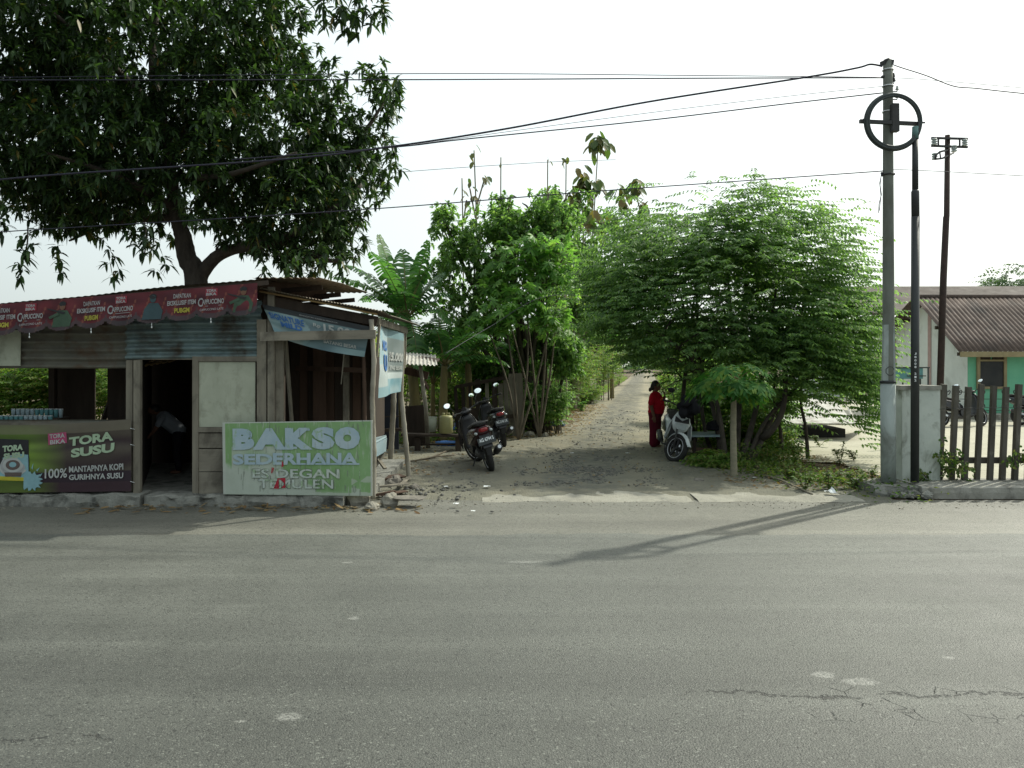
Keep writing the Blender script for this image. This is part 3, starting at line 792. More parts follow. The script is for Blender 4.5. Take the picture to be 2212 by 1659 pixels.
# ------------------------------------------------------------------ cigarette banners
def cig(u, v):
    if v > .84: return (.03, .035, .038)
    c = mixt((.09, .15, .17), (.17, .25, .26), v+.6*nz(u, v, 5))
    if u > .42 and .28 < v < .72: c = mixt(c, (.14, .20, .22), .85)
    if v < .2: c = mixt(c, (.26, .38, .40), .5+.5*math.sin(u*9))
    if (u-.2)**2/.05+(v-.42)**2/.22 < 1: c = mixt((.30, .38, .38), (.18, .30, .33), .5+nz(u, v, 6))
    return c
b1 = thing('tobacco_banner', 'sagging blue tobacco price banner nailed across the porch opening', 'banner', P(690, 770, 10.50))
q = bil(P(566, 657, 10.52), P(800, 706, 10.52), P(787, 771, 10.50), P(597, 728, 10.50))
def S1(u, v):
    p = Vector(q(u, v)); p.y += .02*math.sin(u*9+v*3)*(1-v)+.012*nz(u, v, 4); p.z -= .035*math.sin(math.pi*u)*(1-v)+.0; return p
sheet('banner_cloth', S1, 90, 40, cig, colmat('tobacco_print', .5), b1)
mb = MB(); mats = [I['navy'], I['white'], I['grey']]
word(mb, S1, 'SIGNATURE', .03, .60, .37, .79, 0, .03, .006, 0, -.02); word(mb, S1, 'MILD', .12, .42, .34, .57, 0, .05, .006)

mb.build('lettering', mats, b1); mb = MB()
word(mb, S1, 'Rp', .46, .62, .53, .76, 1, .02, .006); word(mb, S1, '15.000', .56, .56, .89, .80, 1, .035, .006)
word(mb, S1, 'BATANG BESAR', .55, .22, .90, .33, 1, .02, .006); word(mb, S1, 'PERINGATAN KARENA MEROKOK', .34, .89, .70, .925, 2, 0, .006)
mb.build('lettering', mats, b1)
b2 = thing('tobacco_banner', 'pale blue tobacco price banner hanging between two bamboo posts at the porch side', 'banner', P(845, 855, 12))
q2 = bil(P(815, 700, 10.85), P(871, 722, 12.70), P(863, 846, 12.70), P(817, 860, 10.85))
def S2(u, v):
    p = Vector(q2(u, v)); p.x += .03*math.sin(u*7+v*2)+.01*nz(u, v, 4); return p
def cig2(u, v):
    if u < .45:
        c = (.44, .50, .50)
        if .45 < v: c = mixt(c, (.30, .46, .52), .5+nz(u, v, 6))
        if v < .15: c = (.25, .38, .42)
        return c
    if v > .88: return (.20, .31, .34)
    if v > .34: return mixt((.24, .28, .28), (.16, .20, .20), .5+nz(u, v, 3))
    if v > .24: return (.50, .56, .56)
    return mixt((.18, .34, .40), (.32, .44, .47), .5+nz(u, v, 8))
sheet('banner_cloth', S2, 60, 60, cig2, colmat('tobacco_side_print', .5), b2)
mb = MB()
word(mb, S2, 'MILD', .10, .66, .40, .80, 0, .05, .006); word(mb, S2, 'U', .14, .36, .36, .60, 0, .06, .006)
mb.build('lettering', [I['navy'], I['white'], I['grey']], b2); mb = MB()
word(mb, S2, '15.000', .50, .52, .95, .66, 1, .05, .006); word(mb, S2, 'BTNG BESAR', .54, .38, .94, .45, 1, .02, .006)
mb.build('lettering', mats, b2)
# ================================================================== SCOOTERS
def make_scooter(name, label, style, loc, yaw, lean, steer, plate=None, group=None):
    t = thing(name, label, 'motor scooter', loc, (lean, 0, yaw), group); t.scale = (1.06, 1.06, 1.06); ORG[t.name] = Vector((0, 0, 0))
    O = Vector((0, 0, 0))
    body = M['gloss_white'] if style == 'white' else M['gloss_black']
    acc = M['gloss_black'] if style != 'red' else M['maroon_paint']
    dark = M['black_plastic']
    WB, WR = 1.25, .262
    hp = Vector((1.10, 0, .80))      # point on the steering axis
    ax = (Vector((1.02, 0, 1.0))-Vector((1.20, 0, .40))).normalized()
    def steerM():
        return Matrix.Translation(hp) @ Matrix.Rotation(steer, 4, ax) @ Matrix.Translation(-hp)
    SM = steerM()
    def wheel(nm, cx, st):
        w = MB()
        n, m = 36, 12
        vs = []
        for i in range(n):
            a = 2*math.pi*i/n
            for k in range(m):
                b_ = 2*math.pi*k/m
                r = WR-.046+.046*math.cos(b_); y = .052*math.sin(b_)
                vs.append((cx+r*math.cos(a), y, WR+r*math.sin(a)))
        w.add(vs, [(i*m+k, ((i+1) % n)*m+k, ((i+1) % n)*m+(k+1) % m, i*m+(k+1) % m) for i in range(n) for k in range(m)], 0, True)
        if st: w.xf(SM)
        wo = w.build(nm, M['rubber'], t, O)
        r_ = MB()
        for y in (-.036, .036):
            r_.tube([(cx+(WR-.082)*math.cos(2*math.pi*i/32), y, WR+(WR-.082)*math.sin(2*math.pi*i/32)) for i in range(33)], .006, 5, 1, False)
        vs = []
        for i in range(33):
            a = 2*math.pi*i/32
            for y in (-.035, .035): vs.append((cx+(WR-.085)*math.cos(a), y, WR+(WR-.085)*math.sin(a)))
        r_.add(vs, [(2*i, 2*i+1, 2*i+3, 2*i+2) for i in range(32)], 0)
        for k in range(5):
            a = 2*math.pi*k/5+.3
            for da in (-.13, .13):
                r_.beam((cx+.03*math.cos(a), 0, WR+.03*math.sin(a)), (cx+(WR-.085)*math.cos(a+da), 0, WR+(WR-.085)*math.sin(a+da)), .018, .03, 0, (0, 1, 0))
        r_.tube([(cx, -.06, WR), (cx, .06, WR)], .035, 12, 0)
        r_.tube([(cx, .045, WR), (cx, .05, WR)], .085, 16, 2)
        if st: r_.xf(SM)
        rim = r_.build('rim', [M['rim'], M['rim_line'], M['chrome']], None, O)
        rim.location = (0, 0, 0); rim.parent = wo
        return wo
    wheel('rear_wheel', 0, False); wheel('front_wheel', WB, True)
    # front end
    f = MB()
    for y in (-.075, .075): f.tube([(WB+.0, y, WR), (WB-.06, y, WR+.25), (1.10, y*.8, .72)], .018, 8)
    f.xf(SM); f.build('fork', M['iron'], t, O)
    f = MB(); vs = []; n = 14
    for i in range(n+1):
        a = R(28+(158-28)*i/n); r = WR+.035
        for k in range(7):
            q = (k-3)/3; hw = .065*(1-.25*abs(i/n-.5)*2)
            vs.append((WB+(r-.035*q*q)*math.cos(a)+(.05 if i == 0 else 0), q*hw, WR+(r-.035*q*q)*math.sin(a)-(.03 if i == 0 else 0)))
    f.add(vs, [(i*7+k, i*7+k+1, (i+1)*7+k+1, (i+1)*7+k) for i in range(n) for k in range(6)], 0, True)
    f.xf(SM); fo = f.build('front_fender', body, t, O)
    sm = fo.modifiers.new('s', 'SOLIDIFY'); sm.thickness = .006
    # leg shield and front cowl
    f = MB(); f.loft([(Vector((.92, 0, .30)), .13, .05, 0), (Vector((1.0, 0, .36)), .17, .05, -.9), (Vector((1.03, 0, .50)), .165, .045, -1.2), (Vector((1.07, 0, .66)), .15, .05, -1.25), (Vector((1.06, 0, .80)), .12, .045, -1.3), (Vector((1.03, 0, .89)), .06, .035, -1.3)], 18, e=3)
    f.build('leg_shield', dark, t, O)
    f = MB(); f.loft([(Vector((1.10, 0, .52)), .05, .03, -1.2), (Vector((1.14, 0, .60)), .13, .045, -1.25), (Vector((1.165, 0, .70)), .165, .06, -1.3), (Vector((1.13, 0, .80)), .15, .06, -1.3), (Vector((1.07, 0, .90)), .09, .04, -1.3)], 18, e=2.6)
    f.build('front_cowl', body, t, O)
    for sg in (-1, 1):
        f = MB(); f.slab([(1.09, sg*.13, .80), (1.13, sg*.20, .66), (1.07, sg*.235, .44), (1.0, sg*.215, .34), (1.03, sg*.17, .52)], sg*.012)
        f.build('side_cowl', body, t, O)
    f = MB()
    f.slab([(1.235, -.11, .70), (1.235, .11, .70), (1.225, .07, .60), (1.225, -.07, .60)], .012, 0, (1, 0, .2)); f.build('headlight', M['lamp_glass'], t, O)
    f = MB(); f.slab([(1.235, -.13, .725), (1.235, .13, .725), (1.17, .12, .82), (1.235, 0, .75), (1.17, -.12, .82)], .012, 0, (1, 0, .5)); f.build('headlight_trim', M['black_plastic'], t, O)
    # handlebar
    f = MB(); f.tube([(.88, .34, .99), (.98, .24, 1.0), (1.03, .1, .97), (1.03, -.1, .97), (.98, -.24, 1.0), (.88, -.34, .99)], .011, 8)
    f.ell((1.03, 0, .955), (.075, .12, .04), None, 1, 14, 8); f.tube([(1.03, 0, .99), (1.0, .03, 1.01)], [.045, .04], 12, 1); f.xf(SM)
    hb = f.build('handlebar', [M['iron'], dark if style != 'white' else M['black_plastic']], t, O)
    for sg in (-1, 1):
        f = MB(); f.tube([(.86, sg*.355, .988), (.95, sg*.265, 1.0)], .018, 8)
        f.tube([(.97, sg*.27, .99), (.93, sg*.36, .985)], .006, 6); f.xf(SM)
        g = f.build('grip', M['rubber'], None, O); g.location = (0, 0, 0); g.parent = hb
        f = MB(); f.tube([(.99, sg*.22, 1.0), (.99, sg*.26, 1.10), (.97, sg*.33, 1.17)], .006, 6, 1)
        Rm = Matrix.Rotation(sg*.12, 3, 'Z') @ Matrix.Rotation(.42, 3, 'Y')
        f.ell((.965, sg*.35, 1.20), (.012, .078, .052), Rm, 1, 16, 8); f.ell(Vector((.965, sg*.35, 1.20))+Rm @ Vector((-.011, 0, 0)), (.004, .070, .045), Rm, 0, 16, 8)
        f.xf(SM); f.build('mirror', [M['mirror'], dark], t, O)
    # floor, underbody, engine
    f = MB(); f.box((.76, 0, .315), (.42, .27, .05), None, 0); f.box((.62, 0, .40), (.14, .24, .2)); f.build('floorboard', M['black_plastic'], t, O)
    f = MB(); f.loft([(Vector((.72, 0, .25)), .08, .05, 0), (Vector((.40, 0, .30)), .12, .09, 0), (Vector((.1, .03, .30)), .11, .07, 0), (Vector((-.06, .05, .29)), .06, .06, 0)], 12); f.build('engine', M['iron'], t, O)
    f = MB(); f.loft([(Vector((.64, 0, .50)), .12, .11, 0), (Vector((.45, 0, .56)), .165, .165, 0), (Vector((.2, 0, .60)), .19, .16, 0), (Vector((0, 0, .655)), .175, .14, 0), (Vector((-.2, 0, .70)), .15, .105, 0), (Vector((-.34, 0, .745)), .09, .05, 0)], 18)
    f.build('rear_body', acc if style == 'red' else body, t, O)
    for sg in (-1, 1):
        f = MB(); f.slab([(.58, sg*.165, .46), (.2, sg*.192, .50), (-.22, sg*.150, .66), (-.28, sg*.125, .72), (.0, sg*.175, .72), (.3, sg*.19, .66)], sg*.008); f.build('side_panel', M['gloss_black'] if style == 'red' else dark, t, O)
    f = MB(); f.loft([(Vector((.62, 0, .70)), .07, .02, 0), (Vector((.5, 0, .735)), .125, .042, 0), (Vector((.25, 0, .76)), .135, .045, 0), (Vector((.08, 0, .80)), .125, .05, 0), (Vector((-.18, 0, .83)), .11, .038, 0), (Vector((-.30, 0, .83)), .06, .015, 0)], 18); f.build('seat', M['rubber'], t, O)
    f = MB(); f.tube([(.05, .13, .79), (-.2, .13, .85), (-.36, .07, .87), (-.36, -.07, .87), (-.2, -.13, .85), (.05, -.13, .79)], .012, 8); f.build('grab_rail', M['iron'], t, O)
    f = MB(); f.loft([(Vector((-.24, 0, .745)), .10, .05, 0), (Vector((-.35, 0, .745)), .075, .035, 0), (Vector((-.375, 0, .745)), .04, .02, 0)], 14); f.build('tail_light', M['red_lamp'], t, O)
    for sg in (-1, 1):
        f = MB(); f.ell((-.30, sg*.125, .71), (.05, .03, .025), None, 0, 10, 6); f.build('turn_signal', M['lamp_glass'], t, O)
    f = MB(); f.slab([(-.26, -.09, .70), (-.26, .09, .70), (-.40, .075, .46), (-.40, -.075, .46)], .012); f.slab([(-.38, -.05, .50), (-.38, .05, .50), (-.36, .045, .34), (-.36, -.045, .34)], .01); f.build('rear_fender', M['black_plastic'], t, O)
    f = MB(); cf = Vector((-.40, 0, .575)); nx = Vector((-.9, 0, .35)).normalized()
    f.slab([(-.365, .145, .63), (-.365, -.145, .63), (-.415, -.145, .52), (-.415, .145, .52)], .004, 0, nx)
    po = f.build('number_plate', M['plate_black'], t, O)
    if plate:
        f = MB(); S = lambda u, v: Vector((-.415+.05*v, .135-.27*u, .525+.105*v))+Vector((-.006, 0, .002))
        word(f, S, plate, .06, .36, .94, .90, 0, .02, .003); 
        l = f.build('lettering', M['white_paint'], None, O); l.location = (0, 0, 0); l.parent = po
    f = MB(); f.tube([(.35, -.08, .22), (.2, -.15, .22), (.1, -.165, .27)], .018, 8, 0); f.tube([(.12, -.17, .26), (.05, -.175, .285), (-.25, -.19, .39), (-.28, -.19, .40)], [.04, .055, .058, .045], 12, 0)
    f.tube([(-.28, -.19, .40), (-.30, -.19, .407)], .03, 10, 1); f.slab([(.05, -.235, .31), (-.17, -.248, .39), (-.16, -.24, .33), (.03, -.235, .26)], .006, 1)
    f.build('exhaust', [M['iron'], M['chrome']], t, O)
    f = MB(); f.tube([(.52, .10, .24), (.46, .22, .06), (.44, .25, .0-math.tan(abs(lean))*.25*.0)], .012, 6); f.build('side_stand', M['iron'], t, O)
    f = MB(); f.tube([(.3, .09, .6), (.0, .10, WR)], .022, 8); f.build('shock_absorber', M['iron'], t, O)
    return t
g = G(1061, 1023)
make_scooter('parked_scooter', 'black and maroon scooter with a white lettered plate, nearest the road, left of the lane', 'red', (g.x, g.y+.25, .0), R(103), R(-16), R(24), 'AG 6794 S', 'dark scooters parked on the left of the lane')
g = G(1088, 970)
make_scooter('parked_scooter', 'all black scooter standing behind the maroon one, just in front of the old plank gate', 'black', (g.x, g.y+.25, .0), R(103), R(-12), R(24), 'AG 2146 UK', 'dark scooters parked on the left of the lane')
g = G(1457, 1000)
yw = R(-95)
ws = make_scooter('parked_scooter', 'white scooter facing the road beside the woman, with a black jacket heaped on its handlebar', 'white', (g.x-1.25*math.cos(yw), g.y+.08-1.25*math.sin(yw), 0), yw, R(-11), R(38))

# the jacket heaped on the handlebar
def voxel(mb, name, m, parent, vox=.012, smooth=3, off=None):
    tmp = mb.build('tmp', m, None, (0, 0, 0))
    tmp.location = (0, 0, 0)
    r = tmp.modifiers.new('r', 'REMESH'); r.mode = 'VOXEL'; r.voxel_size = vox; r.use_smooth_shade = True
    s = tmp.modifiers.new('s', 'SMOOTH'); s.factor = .6; s.iterations = smooth
    dg = bpy.context.evaluated_depsgraph_get(); dg.update()
    me = bpy.data.meshes.new_from_object(tmp.evaluated_get(dg))
    old = tmp.data; bpy.data.objects.remove(tmp); bpy.data.meshes.remove(old)
    me.name = name; me.materials.clear(); me.materials.append(m)
    me.polygons.foreach_set('use_smooth', [True]*len(me.polygons))
    ob = bpy.data.objects.new(name, me); col.objects.link(ob)
    if parent is not None: ob.parent = parent
    return ob
jc = P(1487, 885, 14.75)
jm = MB()
for k in range(16):
    a = rnd.uniform(0, 6.28); rr = rnd.uniform(0, .16)
    jm.ell((rr*math.cos(a)-.03, -.02+rnd.uniform(-.08, .08), .18+rnd.uniform(-.16, .14)), (rnd.uniform(.05, .10), .06, rnd.uniform(.06, .13)), None, 0, 10, 7, .3, k)
jm.ell((.10, 0, .36), (.06, .05, .07), None, 0, 10, 7, .3, 44); jm.ell((-.10, -.03, .08), (.09, .07, .12), None, 0, 10, 7, .3, 4)
jk = voxel(jm, 'jacket', M['dark_cloth'], None, .014, 3)
jk.location = jc-Vector((0, 0, .13)); tag(jk, 'black jacket heaped over the handlebar of the white scooter', 'jacket')

# ================================================================== PEOPLE
def seg(mb, p0, r0, p1, r1, sx=1.0, n=12):
    """tapered limb with round ends"""
    p0, p1 = Vector(p0), Vector(p1); d = (p1-p0); L = d.length; d = d/L
    pts = [p0-d*r0*.9, p0-d*r0*.5, p0, p0.lerp(p1, .33), p0.lerp(p1, .66), p1, p1+d*r1*.5, p1+d*r1*.9]
    rr = [r0*.35, r0*.85, r0, r0+(r1-r0)*.33, r0+(r1-r0)*.66, r1, r1*.85, r1*.35]
    mb.tube(pts, rr, n)
def hand(mb, wrist, dirn, palm_n, k=1.0, curl=.5):
    """five separate bent fingers on a palm; dirn = along the hand, palm_n = the way the palm faces"""
    w = Vector(wrist); d = Vector(dirn).normalized(); pn = Vector(palm_n); pn = (pn-d*pn.dot(d)).normalized(); s = d.cross(pn)
    mb.box(w+d*.045*k, (.08*k, .075*k, .026*k), Matrix((d, s, pn)).transposed())
    for i, (o, L) in enumerate(((-.029, .062), (-.010, .072), (.010, .068), (.028, .052))):
        a = w+d*.082*k+s*o*k; b_ = a+(d*math.cos(curl)+pn*math.sin(curl))*L*.5*k; c_ = b_+(d*math.cos(curl*2.1)+pn*math.sin(curl*2.1))*L*.5*k
        mb.tube([a-d*.01, a, b_, c_], [.009*k, .009*k, .0085*k, .0065*k], 7)
    a = w+d*.02*k-s*.036*k; b_ = a+(d*.75-s*.6+pn*.3).normalized()*.035*k; c_ = b_+(d*.95-s*.1+pn*.3).normalized()*.028*k
    mb.tube([w+d*.015*k-s*.02*k, a, b_, c_], [.013*k, .012*k, .010*k, .0075*k], 7)

pw = G(1415, 967)
woman = thing('person', 'woman in red t-shirt and maroon trousers standing by the white scooter, hand at her chin', 'person', pw, (0, 0, R(-24)))
# local: +x forward, +y her left, height 1.49
bd = MB()
HZ = 1.30
bd.ell((.03, 0, 1.375), (.088, .072, .108), None, 0, 18, 12)            # skull
bd.ell((.065, 0, 1.335), (.062, .056, .07), None, 0, 14, 10)            # face, jaw
bd.ell((.122, 0, 1.352), (.016, .012, .018), None, 0, 8, 6)             # nose
bd.ell((.112, 0, 1.318), (.016, .024, .007), None, 0, 8, 6); bd.ell((.112, 0, 1.307), (.015, .022, .007), None, 0, 8, 6)
for s_ in (-1, 1):
    bd.ell((.020, s_*.074, 1.355), (.017, .010, .028), None, 0, 8, 6)
    bd.ell((.108, s_*.030, 1.376), (.010, .018, .006), None, 0, 8, 6)
    bd.ell((.085, s_*.038, 1.335), (.03, .025, .03), None, 0, 10, 6)
seg(bd, (.0, 0, 1.18), .062, (.015, 0, 1.29), .055)
bd.loft([(Vector((0, 0, 0)), .01, .01, 0)]*1+[], 6) if False else None
bd.ell((.02, 0, 1.0), (.13, .17, .22), None, 0, 16, 10)
bd.ell((.03, 0, .82), (.15, .175, .15), None, 0, 16, 10)
for s_ in (-1, 1):
    seg(bd, (0, s_*.09, .78), .10, (.0, s_*.09, .42), .068); seg(bd, (0, s_*.09, .42), .062, (-.01, s_*.09, .08), .04)
    bd.ell((.05, s_*.09, .03), (.11, .04, .03), None, 0, 12, 8); bd.ell((.12, s_*.09, .022), (.045, .042, .02), None, 0, 10, 6)
    bd.ell((-.01, s_*.09, .05), (.045, .038, .05), None, 0, 10, 6)
# right arm hangs (camera side), left arm folded up to the chin
seg(bd, (0, -.17, 1.17), .055, (-.03, -.235, .93), .046); seg(bd, (-.03, -.235, .93), .043, (.03, -.225, .72), .030)
hand(bd, (.032, -.225, .70), (.12, .02, -1), (0, 1, .0), 1.0, .4)
seg(bd, (0, .17, 1.17), .055, (.10, .235, .97), .046); seg(bd, (.10, .235, .97), .043, (.185, .13, 1.13), .030)
hand(bd, (.190, .12, 1.15), (-.1, -.25, 1), (-1, -.4, -.1), 1.0, .75)
voxel(bd, 'body', M['skin'], woman, .0085, 2)
hr = MB(); hr.ell((.008, 0, 1.395), (.095, .083, .105), None, 0, 18, 12); hr.ell((-.055, 0, 1.35), (.05, .065, .085), None, 0, 12, 8); hr.ell((-.11, 0, 1.285), (.038, .04, .05), None, 0, 12, 8)
ho = voxel(hr, 'hair', M['hair'], woman, .010, 2)
for v in ho.data.vertices:                      # hairline: keep it off the face
    if v.co.x > .045 and v.co.z < 1.43: v.co.x = .045-(1.43-v.co.z)*.25
sh = MB()
sh.loft([(Vector((0, 0, 0)), .1, .1, 0)], 8) if False else None
sh.ell((.015, 0, 1.08), (.150, .205, .17), None, 0, 18, 12); sh.ell((.05, 0, 1.03), (.155, .185, .15), None, 0, 18, 12)
sh.ell((.035, 0, .90), (.185, .205, .19), None, 0, 18, 12); sh.ell((.02, 0, .80), (.18, .205, .10), None, 0, 18, 12)
seg(sh, (0, 0, 1.17), .085, (.005, 0, 1.225), .062)
seg(sh, (-.0, -.165, 1.17), .075, (-.03, -.235, 1.0), .072); seg(sh, (0, .165, 1.17), .075, (.075, .225, 1.03), .068)
so_ = voxel(sh, 'shirt', M['red_cloth'], woman, .011, 3)
pm = MB()
for (y_, z_, a_, b2_) in ((-.05, 1.09, .05, .02), (-.10, 1.06, .03, .03), (-.02, 1.04, .06, .016), (-.08, 1.00, .045, .014), (.04, 1.07, .04, .02)):
    pm.ell((.187-abs(y_)*.35, y_, z_), (.012, a_, b2_), None, 0, 12, 6, .3, int(a_*99))
pm.build('shirt_print', M['yellow_print'], woman, (0, 0, 0))
tr = MB(); tr.ell((.01, 0, .76), (.165, .195, .13), None, 0, 18, 10)
for s_ in (-1, 1): seg(tr, (0, s_*.09, .74), .125, (.005, s_*.10, .42), .108); seg(tr, (.005, s_*.10, .42), .106, (-.005, s_*.105, .11), .102)
voxel(tr, 'trousers', M['maroon_cloth'], woman, .011, 3)
sd = MB()
for s_ in (-1, 1): sd.ell((.055, s_*.09, .010), (.13, .046, .012), None, 0, 14, 6)
sd.build('sandals', M['dark_cloth'], woman, (0, 0, 0))

M['shade_cloth'] = mat('shaded_shirt', (.26, .28, .31), (.2, .22, .24), 4, .9, .2, spec=.1)  # pale shirt cloth, its colour darkened for the dim doorway
# person bending inside the stall
pi = thing('person', 'person in a pale shirt and dark trousers bending forward inside the dark stall doorway', 'person', P(384, 0, 12.6)+Vector((0, 0, -P(384, 0, 12.6).z+.125)), (0, 0, R(200)))
pi.scale = (.82, .82, .82)
b_ = MB()
for s_ in (-1, 1):
    seg(b_, (0, s_*.08, .76), .085, (.02, s_*.085, .42), .06); seg(b_, (.02, s_*.085, .42), .055, (-.02, s_*.085, .08), .038)
    b_.ell((.04, s_*.085, .03), (.11, .038, .03), None, 0, 10, 6)
    seg(b_, (.28, s_*.16, 1.10), .045, (.40, s_*.17, .86), .038); seg(b_, (.40, s_*.17, .86), .036, (.52, s_*.10, .72), .026)
    hand(b_, (.53, s_*.095, .71), (1, -.3*s_, -.4), (0, 0, -1), .95, .5)
seg(b_, (.0, 0, .84), .12, (.26, 0, 1.08), .12); seg(b_, (.30, 0, 1.14), .05, (.38, 0, 1.20), .045)
b_.ell((.44, 0, 1.24), (.10, .075, .09), None, 0, 14, 10); b_.ell((.53, 0, 1.21), (.016, .012, .016), None, 0, 8, 6)
for s_ in (-1, 1): b_.ell((.43, s_*.075, 1.23), (.016, .01, .026), None, 0, 8, 6)
voxel(b_, 'body', M['skin'], pi, .010, 2)
h_ = MB(); h_.ell((.41, 0, 1.265), (.105, .083, .088), None, 0, 14, 10); voxel(h_, 'hair', M['hair'], pi, .012, 2)
h_ = MB(); seg(h_, (-.02, 0, .84), .145, (.25, 0, 1.08), .15)
for s_ in (-1, 1): seg(h_, (.27, s_*.14, 1.10), .065, (.34, s_*.17, .97), .06)
voxel(h_, 'shirt', M['shade_cloth'], pi, .012, 3)
h_ = MB(); h_.ell((-.02, 0, .78), (.13, .15, .12), None, 0, 14, 8)
for s_ in (-1, 1): seg(h_, (0, s_*.08, .76), .10, (.02, s_*.085, .42), .075); seg(h_, (.02, s_*.085, .42), .07, (-.02, s_*.085, .10), .055)
voxel(h_, 'trousers', M['dark_cloth'], pi, .012, 3)

# ================================================================== UTILITY POLES
KZ = .15
def up(name, label, base, z0): 
    t = thing(name, label, 'utility pole', (base[0], base[1], z0)); return t
PY = 11.5
pb = P(1920, 1040, PY); up1 = up('utility_pole', 'thick concrete utility pole with a big round cable coil near its top', pb, KZ)
ORG[up1.name] = Vector(up1.location)
mb = MB(); pts = []; 
for k in range(16):
    f = k/15; pts.append(Vector(P(1920-2*f, 1040-908*f, PY)))
mb.tube(pts, [.092-.026*(k/15) for k in range(16)], 20); mb.build('pole_shaft', M['pole'], up1)
mb = MB(); mb.tube([P(1919, 1041, PY), P(1918, 825, PY)], .1045, 20, 0); mb.build('painted_base', M['pole_white'], up1)
mb = MB(); mb.slab([P(1904, 822, PY-.02), P(1931, 822, PY-.02), P(1929, 706, PY-.02), P(1921, 701, PY-.02), P(1906, 702, PY-.02)], .055, 0, (0, -1, 0)); mb.build('painted_board', M['pole_white'], up1)
mb = MB(); mb.tube([P(1918, 822, PY), P(1918, 828, PY)], .112, 20); mb.build('steel_band', M['black_steel'], up1)
mb = MB(); c = P(1930, 263, PY-.16); rr = .385
for k in range(4):
    mb.tube([c+Vector((math.cos(2*math.pi*i/48)*(rr+.013*(k-1.5)), .03*(k % 2)-.015, math.sin(2*math.pi*i/48)*(rr+.013*(k-1.5)))) for i in range(49)], .020, 7, 0, False)
mb.build('cable_coil', M['coil'], up1)
mb = MB(); mb.beam(P(1857, 262, PY-.12), P(1990, 268, PY-.12), .05, .05); mb.beam(P(1864, 258, PY-.09), P(1875, 258, PY-.09), .02, .02); mb.beam(P(1980, 265, PY-.09), P(1998, 265, PY-.09), .02, .02); mb.build('crossarm', M['iron'], up1)
mb = MB(); mb.box(P(1932, 255, PY-.10), (.10, .10, .40), None, 0, .004); mb.ell(P(1932, 229, PY-.10), (.05, .05, .03)); mb.build('splice_box', M['iron'], up1)
for y in (150, 185, 205, 240, 262, 376):
    mb = MB(); mb.tube([P(1918, y, PY), P(1918, y+3, PY)], .078+.01*(y > 300), 16); mb.build('steel_band', M['chrome'] if y < 262 else M['iron'], up1)
mb = MB(); mb.tube([P(1903, 374, PY), P(1933, 376, PY)], .018, 6); mb.box(P(1917, 136, PY), (.14, .12, .06), None, 0, .02); mb.ell(P(1918, 132, PY), (.06, .06, .04), None, 0, 8, 6, .4); mb.box(P(1908, 166, PY), (.05, .05, .03)); mb.build('pole_cap', M['iron'], up1)
for k, (x, y) in enumerate(((1938, 196), (1938, 213), (1930, 168), (1931, 178))):
    mb = MB()
    mb.tube([P(1922, y+2, PY), P(x, y+2, PY), P(x, y-2, PY)], .008, 6, 1)
    for j in range(3): mb.ell(P(x, y-3-j*3, PY), (.028-.006*j, .028-.006*j, .012), None, 0, 10, 6)
    mb.build('insulator', [M['iron'] if k > 1 else M['porcelain'], M['iron']], up1)
mb = MB()
mb.tube([P(1904, 374, PY-.1), P(1901, 400, PY-.12), P(1904, 420, PY-.1), P(1899, 440, PY-.13), P(1898, 460, PY-.1)], .006, 5); mb.tube([P(1905, 374, PY-.1), P(1900, 395, PY-.1), P(1903, 425, PY-.14), P(1900, 455, PY-.1)], .004, 5)
mb.build('hanging_cord', M['cable'], up1)
mb = MB(); c = P(1921, 790, PY-.13)
mb.tube([P(1922+9*math.cos(a*.9), 805+8*math.sin(a*.9)-a, PY-.125) for a in range(8)], .006, 5); mb.build('scrawled_mark', M['iron'], up1)
# black steel pole
up2 = up('utility_pole', 'slim black steel pole with small white vertical letters, in front of the gate pillar', P(1977, 1040, 11.35), KZ)
ORG[up2.name] = Vector(up2.location)
mb = MB(); PY2 = 11.35
mb.tube([P(1976, 1042, PY2), P(1977.5, 468, PY2)], [.058, .057], 20); mb.tube([P(1977.5, 468, PY2), P(1977, 415, PY2), P(1977, 410, PY2)], [.055, .055, .044], 20); mb.tube([P(1977, 411, PY2), P(1977, 300, PY2)], [.043, .042], 20)
mb.build('pole_shaft', M['black_steel'], up2)
mb = MB(); mb.tube([P(1977, 300, PY2), P(1978, 274, PY2)], .048, 20); mb.build('painted_sleeve', M['teal_steel'], up2)
mb = MB(); S = lambda u, v: P(1977+7*(u-.5), 0, PY2-.084)*1.0
for k, ch in enumerate('J8008 212'):
    if ch == ' ': continue
    yy = 764+k*7.2
    Sx = bil(P(1974.2, yy-2.6, PY2-.062), P(1979.8, yy-2.6, PY2-.062), P(1979.8, yy+2.6, PY2-.062), P(1974.2, yy+2.6, PY2-.062))
    word(mb, Sx, ch, .1, .05, .9, .95, 0, .03, .001)
mb.build('lettering', M['white_paint'], up2)
